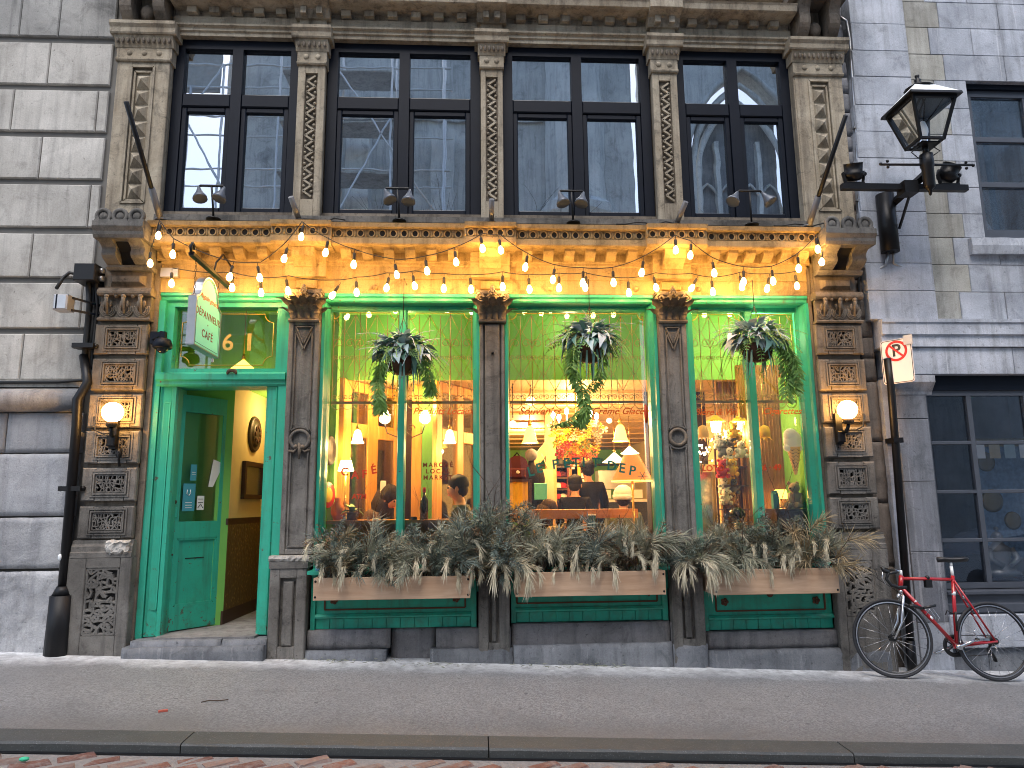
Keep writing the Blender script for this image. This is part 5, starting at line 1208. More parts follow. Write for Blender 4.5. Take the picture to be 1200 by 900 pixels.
MB().lathe([(.13, zbt-.02), (.13, zbt-.005), (.10, zbt)], (LX, LY, 0), 4, smooth=False, rot=R(45)).build('base_plate', m('iron_black'), lp)
MB().lathe([(.022, zbt), (.022, zbt+.05), (.045, zbt+.13), (.045, zbt+.17), (.025, zbt+.24), (.001, zbt+.26)], (LX, LY, 0), 12).build('bulb', m('white_enamel'), lp)
zq = 4.40
MB().tube([(LX, LY, zbt), (LX, LY, 4.8)], .028, 8).lathe([(.03, 4.82), (.062, 4.80), (.065, 4.68), (.055, 4.66), (.055, 4.47), (.045, 4.45), (.02, 4.43), (.012, 4.38), (.001, 4.37)], (LX, LY, 0), 14).build('stem', m('iron_black'), lp)
b = MB().tube([(LX-.47, LY, 4.69), (LX+.47, LY, 4.70)], .012, 6)
for s in (-.40, .40):
    for dz in (-.03, .03): b.ball((LX+s, LY, 4.695+dz), .016, 6, 5)
    b.ball((LX+s*1.18, LY, 4.695), .016, 6, 5)
b.build('ladder_rest', m('iron_black'), lp)
MB().tube([(LX-.05, LY, zbt-.02), (LX-.16, LY-.02, zbt-.09), (LX-.1, LY-.02, zbt-.15), (LX, LY, zbt-.14)], .006, 5).tube([(LX+.06, LY, zbt-.0), (LX+.15, LY, zbt-.06), (LX+.06, LY, zbt-.12)], .006, 5).build('cable', m('cable_black'), lp)
zbar = Z(1060, 220, -.55); bx0, bx1 = X(986, 218, -.55), X(1133, 222, -.55)
MB().box(bx0, bx1, -.58, -.52, zbar-.03, zbar+.03).build('cross_arm', m('iron_black'), lp)
cyx = X(1038, 235, -.12)
MB().bar((cyx+.06, -.10, 4.52), (LX, LY+.02, 4.62), .06, .06).box(X(1056, 225, -.55), X(1072, 225, -.55), -.62, -.48, zbar-.075, zbar+.05).bar((X(1066, 232, -.5), -.5, zbar-.06), (cyx+.09, -.16, 4.24), .02, .02).build('bracket', m('iron_black'), lp)
cz0, cz1 = Z(1042, 295, -.12), Z(1038, 228, -.12)
MB().tube([(cyx-.0, -.11, cz1), (cyx+.0, -.11, cz0)], .09, 18).build('wall_drum', m('iron_black'), lp)
for i in range(5): MB().ball((cyx+.075, -.17, cz0+.08+.1*i), .008, 5, 4).build('rivet', m('steel'), lp)
MB().tube([(cyx-.02, -.1, cz0), (cyx-.03, -.05, cz0-.12), (cyx-.12, -.02, cz0-.18), (cyx-.28, -.02, cz0-.12), (cyx-.30, -.02, cz0+.1)], .015, 7).tube([(cyx+.04, -.1, cz0), (cyx+.06, -.05, cz0-.1), (cyx+.2, -.02, cz0-.15), (cyx+.28, -.02, cz0-.17), (cyx+.29, -.02, cz0-.3), (cyx+.31, -.02, cz0-.75)], .014, 7).build('conduit', m('steel'), lp)
for px, py, lab, tl in ((1000, 203, 'black floodlight on the left end of the lamp cross arm', 8), (1111, 204, 'tilted black floodlight on the right end of the lamp cross arm', -24)):
    f = thing('floodlight', lab, 'floodlight', (X(px, py, -.55), -.55, zbar), 'floodlights on the lamp cross arm')
    mm = Matrix.Translation((X(px, py, -.55), -.55, zbar+.16)) @ Matrix.Rotation(R(-tl), 4, 'Y') @ Matrix.Rotation(R(22), 4, 'X')
    MB().lathe([(.03, -.09), (.075, -.08), (.10, -.03), (.105, .0), (.085, .0), (.09, .08), (.093, .085), (.08, .085), (.075, .02), (.001, .02)], (0, 0, 0), 18).build('housing', m('iron_black'), f, mm)
    x = X(px, py, -.55); MB().bar((x-.11, -.55, zbar+.15), (x-.085, -.55, zbar+.03), .012, .04).bar((x+.11, -.55, zbar+.15), (x+.085, -.55, zbar+.03), .012, .04).box(x-.095, x+.095, -.575, -.525, zbar+.03, zbar+.045).ball((x+.115, -.55, zbar+.14), .022, 8, 6).build('yoke', m('iron_black'), f)
# ================================================================== PLANTERS
PL = [(X(367, 690, -.36), X(551, 690, -.36), 'left planter box of raw boards under the window beside the door', -.01, .80, .605), (X(604, 690, -.36), X(780.5, 690, -.36), 'middle planter box of raw boards under the wide window', 0, .82, .607), (X(837, 690, -.36), X(984, 690, -.36), 'right planter box of raw boards under the right window', 0, .82, .593)]
for (a, b_, lab, tl, zt, zb) in PL:
    t = thing('planter_box', lab, 'planter', ((a+b_)/2, -.2, zb), 'planter boxes under the windows')
    MB().cham(a, b_, -.36, -.335, zb, zt, .003).build('front_board', m('planter_wood'), t)
    MB().box(a+.002, a+.024, -.334, -.03, zb+.002, zt-.002).build('end_board', m('planter_wood'), t); MB().box(b_-.024, b_-.002, -.334, -.03, zb+.002, zt-.002).build('end_board', m('planter_wood'), t)
    MB().box(a+.025, b_-.025, -.334, -.03, zb+.004, zb+.03).build('base_board', m('planter_wood'), t); MB().box(a+.025, b_-.025, -.334, -.03, zb+.04, zt-.05).build('soil', m('terracotta_brown'), t)
    MB().box(a+.002, b_-.002, -.029, -.006, zb+.002, zt).build('back_board', m('planter_wood'), t)
    for x in (a+.018, b_-.018):
        for z in (zb+.03, zt-.03): MB().ball((x, -.361, z), .011, 6, 4, (1, .5, 1)).build('screw', m('iron_black'), t)
# evergreen boughs and dried plumes, several builds each, laid out one by one
def needle(b, p, d, L, w_, rg):
    d = Vector(d).normalized(); s = d.cross(Vector((rg.uniform(-1, 1), rg.uniform(-1, 1), rg.uniform(-1, 1))))
    if s.length < 1e-4: return
    s = s.normalized()*w_/2; p = Vector(p); mid = p+d*L*.55+Vector((0, 0, -.04*L)); e = p+d*L+Vector((0, 0, -.16*L))
    o = len(b.v); b.v += [tuple(p-s*.6), tuple(p+s*.6), tuple(mid+s), tuple(mid-s), tuple(e)]; b.f += [[o, o+1, o+2, o+3], [o+3, o+2, o+4]]; b.s += [False, False]
def pine_bough(seed, L=.42, long=False):
    """A branch along +Z with side twigs; short fir needles or long tufted ones."""
    rg = random.Random(seed); b = MB(); st = MB()
    def twig(p, d, L, depth):
        pts = [Vector(p)]; d = Vector(d).normalized(); n = 6
        for i in range(n):
            d = (d+Vector((rg.uniform(-.13, .13), rg.uniform(-.13, .13), rg.uniform(-.08, .05)))).normalized(); pts.append(pts[-1]+d*L/n)
        st.tube(pts, [.006*(1-.11*i)*(.6 if depth else 1) for i in range(n+1)], 4, False)
        for i in range(n):
            for q in range(9 if long else 13):
                t = rg.random(); pp = pts[i].lerp(pts[i+1], t); a = rg.uniform(0, 6.283)
                side = d.orthogonal().normalized(); side = Matrix.Rotation(a, 3, d) @ side
                if long:
                    if i < 2 and depth == 0: continue
                    needle(b, pp, d*rg.uniform(.7, 1.4)+side*rg.uniform(.3, .9), rg.uniform(.10, .18), .0046, rg)
                else: needle(b, pp, d*.55+side, rg.uniform(.03, .05), .0058, rg)
        if depth == 0:
            for k in range(5 if not long else 4):
                i = rg.randint(1, n-1); a = rg.uniform(0, 6.283); side = Matrix.Rotation(a, 3, d) @ d.orthogonal().normalized()
                twig(pts[i], d*.8+side*.9, L*rg.uniform(.35, .6), 1)
    twig((0, 0, 0), (0, 0, 1), L, 0)
    return st, b
def plume(seed, L=.34):
    """Dried feathery tuft: a bent stalk, then a tassel of long pale strands."""
    rg = random.Random(seed); b = MB(); st = MB()
    pts = [Vector((0, 0, 0)), Vector((.0, -.03, L*.4)), Vector((0, -.10, L*.68)), Vector((0, -.19, L*.72)), Vector((0, -.25, L*.55)), Vector((0, -.28, L*.3))]
    st.tube(pts, [.005, .005, .004, .003, .003, .002], 4, False)
    for i in range(130):
        t = rg.uniform(.25, 1); k = min(4, int(t*5)); p = pts[k].lerp(pts[k+1], t*5-k); d = (pts[k+1]-pts[k]).normalized()
        needle(b, p, d*1.3+Vector((rg.uniform(-.5, .5), rg.uniform(-.35, .2), rg.uniform(-.75, .15))), rg.uniform(.09, .19), .0062, rg)
    return st, b
def branchlet(seed, L=.5):
    """Bare dark twig with a few side shoots."""
    rg = random.Random(seed); b = MB()
    def g(p, d, L, r, dp):
        pts = [Vector(p)]; d = Vector(d).normalized()
        for i in range(5): d = (d+Vector((rg.uniform(-.2, .2), rg.uniform(-.2, .2), rg.uniform(-.1, .2)))).normalized(); pts.append(pts[-1]+d*L/5)
        b.tube(pts, [r*(1-.15*i) for i in range(6)], 4, False)
        if dp:
            for k in range(4): g(pts[rg.randint(1, 5)], d+Vector((rg.uniform(-.9, .9), rg.uniform(-.9, .9), .1)), L*.45, r*.5, dp-1)
    g((0, 0, 0), (0, 0, 1), L, .005, 2)
    return b, None
POS = []   # prototypes: (root object, kind)
def proto(kind, seed):
    if kind == 'fir': st, ne = pine_bough(seed, (.42, .5, .34, .46)[seed % 4]); nm, mt = 'pine_bough', ('pine_green', 'spruce_blue', 'pine_green', 'dead_needle')[seed % 4]
    elif kind == 'pine': st, ne = pine_bough(seed, .36, True); nm, mt = 'pine_bough', ('pine_olive', 'spruce_blue', 'straw_needle', 'pine_olive')[seed % 4]
    elif kind == 'plume': st, ne = plume(seed); nm, mt = 'dried_plume', 'dry_plume'
    else: st, ne = branchlet(seed); nm, mt = 'bare_twig', None
    o = st.build(nm, m('twig'))
    if ne is not None: ne.build('needles', m(mt), o)
    return o
PRO = {'fir': [proto('fir', 100+i) for i in range(4)], 'pine': [proto('pine', 200+i) for i in range(4)], 'plume': [proto('plume', 300+i) for i in range(4)], 'twig': [proto('twig', 400+i) for i in range(3)]}
used = set()
LAB = {'fir': ('dark green fir bough packed into a planter box', 'bough', 'fir boughs in the planters'), 'pine': ('grey green long needled pine bough standing in a planter box', 'bough', 'long needled pine boughs in the planters'), 'plume': ('pale dried feathery plume drooping over a planter edge', 'dried plant', 'dried plumes in the planters'), 'twig': ('thin bare twig sticking out of the planter greenery', 'twig', 'bare twigs in the planters')}
rp_ = random.Random(21)
BOXN = ['left', 'middle', 'right']
def spot_name(x):
    """Where along the row of planters a plant stands, in words one can follow in the photo."""
    for (a, b_, *_), n in zip(PL, BOXN):
        if a <= x <= b_:
            t = (x-a)/(b_-a); return ('towards the left end of' if t < .33 else 'at the middle of' if t < .67 else 'towards the right end of')+' the '+n+' planter'
    if x < PL[0][0]: return 'past the left end of the left planter'
    if x < PL[1][0]: return 'before the plain middle column, between planters'
    if x < PL[2][0]: return 'before the right ringed column, between planters'
    return 'past the right end of the right planter'
def put(kind, x, y, z, az, lean, s):
    src = rp_.choice(PRO[kind])
    o = src if src.name not in used else copy_tree(src); used.add(src.name)
    q_ = src.children[0].data.materials[0].name if src.children else ''
    nm, c = {'fir': ({'pine_green': 'dark green fir bough', 'spruce_blue': 'bluish short needled spruce bough', 'dead_needle': 'browned dead fir bough'}.get(q_, ''), 'bough'), 'pine': ({'pine_olive': 'grey green long needled pine bough', 'spruce_blue': 'bluish long needled pine bough', 'straw_needle': 'straw coloured dried pine bough'}.get(q_, ''), 'bough'), 'plume': ('pale dried drooping plume', 'dried plant'), 'twig': ('thin bare twig', 'twig')}[kind]
    sp = spot_name(x); tag(o, nm+' '+sp, c, nm+'s '+sp)
    o.matrix_basis = Matrix.Translation((x, y, z)) @ Matrix.Rotation(az, 4, 'Z') @ Matrix.Rotation(lean, 4, 'X') @ Matrix.Rotation(rp_.uniform(0, 6.28) if kind != 'plume' else 0, 4, 'Z') @ Matrix.Scale(s, 4)
for (a, b_, lab, tl, zt, zb) in PL:
    w_ = b_-a; n = int(w_*26)
    for i in range(n):
        x = a+.03+(w_-.06)*(i+rp_.random())/n
        az = rp_.uniform(-3.1, 3.1); put('fir', x, rp_.uniform(-.27, -.08), zt-.05, az, rp_.uniform(.05, .75 if abs(az) < 1.1 else 1.25), rp_.choice((.65, .8, .95, 1.2)))
    n = int(w_*22)
    for i in range(n):
        put('pine', a+.03+(w_-.06)*(i+rp_.random())/n, rp_.uniform(-.28, -.08), zt-.04, rp_.uniform(-2.4, 2.4), rp_.uniform(.0, .8), rp_.choice((.75, .95, 1.1, 1.3)))
    n = int(w_*19)
    for i in range(n):
        hi = i % 3 == 0
        put('plume', a+.02+(w_-.04)*(i+rp_.random())/n, rp_.uniform(-.32, -.2), zt-.03+(rp_.uniform(.08, .24) if hi else rp_.uniform(-.06, .03)), rp_.uniform(-1.2, 1.2), rp_.uniform(-.1, .35), rp_.uniform(.42, .75))
    for i in range(4): put('twig', a+.1+(w_-.2)*rp_.random(), -.18, zt-.08, rp_.uniform(-1.6, 1.6), rp_.uniform(.0, .6), rp_.uniform(.8, 1.3))
# boughs heaped before the columns, between and past the boxes
for x, n, sc in ((.17, 18, 1.2), (1.98, 10, .95)):
    for i in range(n):
        put(['fir', 'pine', 'pine'][i % 3], x+rp_.uniform(-.17, .17), -.22, .74, rp_.uniform(-1.2, 1.2), rp_.uniform(-.1, .8), sc*rp_.uniform(.85, 1.25))
    for i in range(6): put('plume', x+rp_.uniform(-.17, .17), -.24, .74, rp_.uniform(-1.2, 1.2), rp_.uniform(.0, .5), rp_.uniform(.7, 1.05))
for i in range(9): put(('fir', 'pine')[i % 2], -.05+.06*i, -.16, .92, rp_.uniform(-1, 1), rp_.uniform(-.1, .45), 1.25)
put('twig', .15, -.2, .9, .3, .1, 1.6); put('twig', 3.25, -.15, .85, -.9, .75, 1.6); put('twig', -1.42, -.15, .95, 1.3, .8, 1.2); put('pine', 3.35, -.2, .78, -1.0, .5, 1.1); put('fir', -1.42, -.15, .9, .9, .5, 1.0)
bt = thing('bottle', 'small blue sanitiser bottle with white label on the left window sill', 'bottle', (X(374, 650, -.16), -.16, .86))
x = X(374, 650, -.14)
MB().lathe([(.028, .845), (.03, .86), (.03, .98), (.02, 1.0), (.011, 1.005), (.011, 1.03)], (x, -.14, 0), 12).build('body', m('sanitiser_blue'), bt); MB().lathe([(.0305, .87), (.0305, .96)], (x, -.14, 0), 12).build('label_band', m('paper_white'), bt); MB().lathe([(.013, 1.03), (.013, 1.05), (.005, 1.055)], (x, -.14, 0), 8).build('cap', m('white_enamel'), bt)
MB().box(x-.09, x+.06, -.20, -.05, .815, .845).build('ledge_block', m('green_paint'), bt)
# ================================================================== HANGING BASKETS
def frond(L, n, w_, droop, rg):
    """Fern frond along +Y that arches down; paired leaflets."""
    b = MB(); pts = [Vector((0, L*t, .10*L*math.sin(t*2.2)-droop*L*t*t)) for t in [i/n for i in range(n+1)]]
    b.tube(pts, .003, 3, False)
    for i in range(1, n+1):
        t = i/n; d = (pts[i]-pts[i-1]).normalized(); ll = w_*(math.sin(min(1, t*1.25+.15)*math.pi)*.9+.2)
        for s in (-1, 1):
            sd_ = Vector((s, .35, rg.uniform(-.25, .15))).normalized(); p = pts[i]; e = p+sd_*ll+Vector((0, 0, -.2*ll)); mdl = p+sd_*ll*.5+d*L/n*.38
            o = len(b.v); b.v += [tuple(p), tuple(mdl), tuple(e), tuple(p+sd_*ll*.5-d*L/n*.32)]; b.f += [[o, o+1, o+2, o+3]]; b.s += [False]
    return b
def bigleaf(L, w_, rg, droop=.5):
    b = MB(); n = 5; v = []; f = []
    for i in range(n+1):
        t = i/n; c = Vector((0, L*t, .12*L*math.sin(t*2.5)-droop*L*t*t)); ww = w_*math.sin(min(1, t*.9+.1)*math.pi)*(1+.15*math.sin(i*3))
        v += [c+Vector((-ww, 0, .25*ww)), c, c+Vector((ww, 0, .25*ww))]
    for i in range(n): f += [(i*3, i*3+1, i*3+4, i*3+3), (i*3+1, i*3+2, i*3+5, i*3+4)]
    return b.add(v, f, True)
def basket(px, py, label, seed, trail, y=-.30):
    rg = random.Random(seed); c = W(px, py, y); t = thing('hanging_basket', label, 'hanging basket', (c.x, y, c.z), 'hanging baskets before the windows')
    MB().lathe([(.02, -.15), (.08, -.135), (.13, -.09), (.155, -.02), (.16, .02), (.14, .02), (.12, -.02)], c, 16).build('bowl', m('terracotta_brown'), t)
    b = MB()
    for k in range(8): a = k*math.pi/4; b.tube([(c.x+r_*math.cos(a), y+r_*math.sin(a), c.z+h) for r_, h in ((.162, .02), (.158, -.03), (.133, -.095), (.083, -.14))], .004, 4)
    b.build('wire_frame', m('iron_black'), t)
    zt = 3.62; b = MB()
    for k in range(3): a = k*2.094+.4; b.tube([(c.x+.155*math.cos(a), y+.155*math.sin(a), c.z+.02), (c.x, y, c.z+.42)], .003, 4)
    b.tube([(c.x, y, c.z+.42), (c.x, y, zt), (c.x, -.02, zt+.02)], .004, 4); b.build('hanger', m('iron_black'), t)
    def place(b, nm, mt, az, el, r0=.08, dz=.04, dx=0):
        mm = Matrix.Translation((c.x+dx-r0*math.sin(az), y+r0*math.cos(az), c.z+dz)) @ Matrix.Rotation(az, 4, 'Z') @ Matrix.Rotation(el, 4, 'X')
        b.build(nm, m(mt), t, mm)
    def dome(mk, nm, n, mts, lo, hi, dr):
        """Leaves spread over a low dome, pointing outward and every which way."""
        for i in range(n):
            az = rg.uniform(0, 6.283); el = math.asin(rg.uniform(lo, hi)); rr_ = rg.uniform(.45, 1.0); q = Vector((-math.sin(az)*math.cos(el)*.24*rr_, math.cos(az)*math.cos(el)*.19*rr_, math.sin(el)*.16*rr_+.08))
            mm = Matrix.Translation(Vector((c.x, y, c.z))+q) @ Matrix.Rotation(az+rg.uniform(-.7, .7), 4, 'Z') @ Matrix.Rotation(el*.8+rg.uniform(-.5, .35), 4, 'X') @ Matrix.Rotation(rg.uniform(-.6, .6), 4, 'Y')
            mk().build(nm, m(rg.choice(mts)), t, mm)
    dome(lambda: bigleaf(rg.uniform(.08, .16), rg.uniform(.026, .046), rg, rg.uniform(.3, 1.2)), 'leaf', 165, ['eucalyptus', 'dark_leaf', 'eucalyptus', 'dark_leaf', 'frond_grey'], -.35, 1.0, 0)
    dome(lambda: frond(rg.uniform(.2, .32), 13, .05, rg.uniform(.6, 1.5), rg), 'fern_frond', 34, ['fern_green'], -.5, .5, 0)
    dome(lambda: frond(rg.uniform(.16, .26), 10, .035, rg.uniform(.2, 1.0), rg), 'grey_frond', 34, ['frond_grey', 'eucalyptus'], -.1, 1.0, 0)
    for i in range(14):
        L = rg.uniform(.22, .42); b = MB(); a = rg.uniform(0, 6.28); b.add([(-.008, 0, 0), (.008, 0, 0), (.012, .04, -L*.5), (.002, .05, -L), (-.010, .04, -L*.5)], [(0, 1, 2, 4), (4, 2, 3)]); place(b, 'strap_leaf', 'dark_leaf', a, 0, .13, .02)
    for (ts, kk) in trail:
        for q in range(kk):
            b = MB(); x0 = ts[0][0]+rg.uniform(-.05, .05); pts = [Vector((c.x+a_*1.0+rg.uniform(-.02, .02), y-.08+rg.uniform(-.06, .06), c.z+d_)) for a_, d_ in ts]
            fine = []
            for p0_, p1_ in zip(pts, pts[1:]):
                for i in range(7): fine.append(p0_.lerp(p1_, i/7))
            fine.append(pts[-1]); b.tube(fine, .004, 4, False)
            for i in range(1, len(fine)):
                d = (fine[i]-fine[i-1]).normalized()
                for s in range(6):
                    a = rg.uniform(0, 6.28); sd_ = (Vector((math.cos(a), math.sin(a)*.7, 0))+d*.5).normalized(); L = rg.uniform(.06, .10); p = fine[i]; wv = d*.014
                    o = len(b.v); b.v += [tuple(p), tuple(p+sd_*L*.5+wv), tuple(p+sd_*L+Vector((0, 0, -.02))), tuple(p+sd_*L*.5-wv)]; b.f += [[o, o+1, o+2, o+3]]; b.s += [False]
            b.build('trailing_fern', m('fern_green'), t)
    return t
basket(472, 422, 'hanging basket of ferns and grey leaves before the left mullion', 3, [([(-.17, -.02), (-.23, -.2), (-.20, -.38), (-.17, -.50)], 3), ([(.20, 0), (.27, -.2), (.29, -.32)], 2)])
basket(692, 408, 'hanging basket with one long fern trail, before the wide middle window', 5, [([(-.18, .0), (-.20, -.2), (-.10, -.42), (-.08, -.62), (-.15, -.75)], 3), ([(-.10, -.6), (-.22, -.72), (-.34, -.76)], 1), ([(.12, -.05), (.10, -.28), (-.05, -.42)], 1)])
basket(887, 407, 'hanging basket with light green fern on its right, before the right window', 9, [([(.20, .04), (.30, -.1), (.33, -.28), (.30, -.45)], 3), ([(.22, .0), (.26, -.25), (.22, -.52)], 2)])
# ================================================================== BICYCLE
bk = thing('bicycle', 'red road bicycle with drop handlebars leaning on the right building', 'bicycle', (4.3, -.3, -.17))
fa, ra = W(1046, 749, -.33), W(1164, 749, -.37)
rw = .335
def wheel(c, yawdeg, lean):
    cm = Matrix.Translation(c) @ Matrix.Rotation(R(yawdeg), 4, 'Z') @ Matrix.Rotation(lean, 4, 'X')
    wo = MB().lathe([(.006, -.05), (.02, -.05), (.02, .05), (.006, .05)], (0, 0, 0), 12, 'y').lathe([(.03, -.032), (.03, -.028)], (0, 0, 0), 12, 'y').lathe([(.03, .028), (.03, .032)], (0, 0, 0), 12, 'y').build('wheel', m('bike_black'), bk, cm)
    MB().tube([(rw*math.cos(a)-.0, 0, rw*math.sin(a)) for a in [k*math.pi/24 for k in range(48)]], .0135, 8, closed=True).build('tyre', m('tyre'), wo, cm)
    MB().lathe([(rw-.014, -.009), (rw-.034, -.010), (rw-.038, 0), (rw-.034, .010), (rw-.014, .009)], (0, 0, 0), 48, 'y', cap=False).build('rim', m('bike_black'), wo, cm)
    MB().lathe([(rw-.0155, -.0102), (rw-.026, -.0108)], (0, 0, 0), 48, 'y', cap=False).lathe([(rw-.026, .0108), (rw-.0155, .0102)], (0, 0, 0), 48, 'y', cap=False).build('brake_track', m('chrome'), wo, cm)
    b = MB()
    for k in range(20):
        a = k*2*math.pi/20; s = (-1 if k % 2 else 1); a2 = a+s*.35
        b.tube([(.028*math.cos(a2), s*.03, .028*math.sin(a2)), ((rw-.03)*math.cos(a), 0, (rw-.03)*math.sin(a))], .0016, 4)
    b.build('spokes', m('chrome'), wo, cm)
    return cm
BD = (ra-fa); byaw = math.atan2(BD.y, BD.x)
lean = R(-7)
gzf = -0.04*fa.x+.025*fa.y; gzr = -0.04*ra.x+.025*ra.y
fa.z = gzf+rw*math.cos(lean)+.012; ra.z = gzr+rw*math.cos(lean)+.012
fyaw = -11.0
CF = wheel(fa, fyaw, lean); CR = wheel(ra, math.degrees(byaw), lean)
# frame coordinates: u along the bike (front axle to rear axle), v up (leaning), n sideways
u = (ra-fa).normalized(); side = Vector((0, 0, 1)).cross(u).normalized(); v_ = Matrix.Rotation(lean, 3, u) @ Vector((0, 0, 1)); nn_ = v_.cross(u).normalized()
L = (ra-fa).length
def B(a, h, s=0.0): return fa+u*a+v_*h-nn_*s   # +s is towards the wall or the street by nn_ sign
street = -1 if nn_.y > 0 else 1
def BP(a, h, s=0.0): return fa+u*a+v_*h+nn_*(s if nn_.y < 0 else -s)   # s > 0 towards the street
HT, HB = BP(.175, .56), BP(.145, .43); ST_, BBk = BP(.665, .575), BP(.585, -.055)
RA = BP(L, 0)
b = MB(); b.tube([HT, HB], .021, 10); b.build('head_tube', m('bike_red'), bk)
fr = MB(); fr.tube([BP(.18, .535), BP(.66, .54)], .0155, 10).tube([BP(.155, .455), BBk], .018, 10).tube([ST_, BBk], .0165, 10)
for s in (-1, 1): fr.tube([BP(.66, .53, s*.02), BP(L-.02, .01, s*.055)], .009, 8).tube([BP(.59, -.055, s*.025), BP(L, 0, s*.055)], .0105, 8)
fr.tube([BP(.56, -.055), BP(.61, -.055)], .022, 10); fr.build('frame', m('bike_red'), bk)
for (p, q, r_) in ((BP(.648, .43), BP(.642, .395), .0172), (BP(.395, .175), BP(.375, .198), .0184), (BP(.258, .334), BP(.268, .3225), .0184)): MB().tube([p, q], r_, 10).build('decal_band', m('white_enamel'), bk)
# fork turns with the front wheel
b = MB(); fu = Vector((math.cos(R(fyaw)), math.sin(R(fyaw)), 0)); fs = Vector((-fu.y, fu.x, 0))
b.tube([HB+v_*.0, HB-v_*.03], .019, 8)
crown = HB-v_*.035
for s in (-1, 1): b.tube([crown+fs*s*.02, crown+fs*s*.045-v_*.02, fa+(crown-fa)*.35+fs*s*.05+fu*.035, fa+fs*s*.05], [.013, .014, .012, .009], 8)
b.build('fork', m('chrome'), bk)
# bars: stem, drops with black tape, hoods and levers
stem = HT+v_*.04; fwd = -fu; cb_ = stem+fwd*.09+v_*.01
MB().tube([HT, stem+v_*.01], .015, 8).build('headset', m('white_enamel'), bk)
MB().tube([stem, cb_], .014, 8).build('stem', m('chrome'), bk)
hb = MB(); lv = MB()
for s in (-1, 1):
    o = cb_+fs*s*.20
    pts = [cb_, cb_+fs*s*.16, o+fwd*.03, o+fwd*.09-v_*.01, o+fwd*.115-v_*.06, o+fwd*.08-v_*.115, o+fwd*.02-v_*.135, o-fwd*.05-v_*.135]
    hb.tube(pts, .0155, 8); hb.tube([o+fwd*.08, o+fwd*.125+v_*.015, o+fwd*.14+v_*.05], [.018, .02, .014], 8)
    lv.tube([o+fwd*.135+v_*.01, o+fwd*.15-v_*.05, o+fwd*.125-v_*.11], [.008, .008, .005], 6)
hb.build('handlebar', m('bike_black'), bk); lv.build('brake_lever', m('chrome'), bk)
cbl = MB()
for s in (-1, 1): cbl.tube([cb_+fs*s*.2+fwd*.12+v_*.03, cb_+fs*s*.1+fwd*.17+v_*.02, cb_+fwd*.12-v_*.08, HB-v_*.02+fwd*.02], .0028, 5)
cbl.tube([BP(.66, .50, .02), BP(.74, .45, .03), BP(.74, .39, .0)], .0028, 5); cbl.build('brake_cable', m('cable_black'), bk)
MB().tube([BP(.665, .57), BP(.668, .66)], .0145, 8).tube([BP(.669, .66), BP(.672, .70)], .012, 8).build('seatpost', m('white_enamel'), bk)
sd_ = [(-.13, .0, .013), (-.07, .004, .02), (.0, .0, .035), (.07, .005, .06), (.12, .012, .068), (.145, .012, .05)]
v = []; f = []
for (a, h, w2) in sd_:
    for k in range(8):
        an = k*math.pi/4; q = BP(.675+a, .722+h+.022*math.sin(an)*(1 if math.sin(an) > 0 else 1.3), w2*math.cos(an)); v.append(q)
for i in range(len(sd_)-1):
    for k in range(8): f.append((i*8+k, i*8+(k+1) % 8, (i+1)*8+(k+1) % 8, (i+1)*8+k))
f += [tuple(range(8)), tuple(range(40, 48))]
MB().add(v, f, True).build('saddle', m('bike_black'), bk)
# drive side faces away: chainring far, near crank arm to the street
def disc(p, r0, r1, mt, nm, th=.003, n=26):
    cm = Matrix.Translation(p) @ Matrix.Rotation(math.radians(math.degrees(byaw)), 4, 'Z') @ Matrix.Rotation(lean, 4, 'X')
    return MB().lathe([(r0, -th), (r1, -th), (r1, th), (r0, th), (r0, -th)], (0, 0, 0), n, 'y', cap=False).build(nm, m(mt), bk, cm)
disc(BP(.585, -.055, -.045), .075, .1, 'bike_black', 'chainring'); disc(BP(.585, -.055, -.05), .06, .078, 'bike_black', 'chainring')
b = MB()
for k in range(5): a = k*1.2566; b.tube([BP(.585, -.055, -.045), BP(.585+.085*math.cos(a), -.055+.085*math.sin(a), -.045)], .007, 5)
b.build('spider', m('bike_black'), bk)
MB().tube([BP(.585, -.055, .05), BP(.585+.165, -.055+.07, .07)], [.016, .012], 8).tube([BP(.585, -.055, -.05), BP(.585-.165, -.055-.07, -.07)], [.016, .012], 8).lathe([(.022, -.06), (.022, .06)], BP(.585, -.055), 10, 'y').build('crank', m('chrome'), bk)
for s, (a, h) in ((1, (.75, .015)), (-1, (.42, -.125))):
    MB().tube([BP(a, h, s*.07), BP(a, h, s*.15)], .009, 6).obox(BP(a+.01, h, s*.115), u, v_, nn_, .045, .010, .035).tube([BP(a-.03, h+.01, s*.11), BP(a-.05, h+.06, s*.11), BP(a-.03, h+.09, s*.11)], .006, 5).build('pedal', m('chrome'), bk)
for k in range(5): disc(BP(L, 0, -.03-.006*k), .015, .048-.006*k, 'bike_black', 'sprocket', .0012, 20)
MB().tube([BP(.585, .04, -.045), BP(L, .045, -.035)], .004, 5).tube([BP(.585, -.15, -.045), BP(L-.03, -.12, -.035), BP(L+.005, -.17, -.035)], .004, 5).build('chain', m('bike_black'), bk)
MB().tube([BP(L+.005, -.03, -.05), BP(L-.03, -.07, -.05), BP(L+.0, -.12, -.04), BP(L+.02, -.18, -.04)], .012, 6).lathe([(.02, -.004), (.02, .004)], BP(L+.01, -.165, -.04), 10, 'y').build('derailleur', m('bike_black'), bk)
MB().tube([BP(.735, .40, .0), BP(.74, .37, .0)], .02, 8).tube([crown+fwd*.02, crown+fwd*.035-v_*.045], .02, 8).build('brake_caliper', m('chrome'), bk)
MB().box(-.03, .03, -.02, .02, -.07, 0).ball((0, 0, .02), .022, 8, 6).build('frame_light', m('bike_black'), bk, Matrix.Translation(BP(.42, .53)))
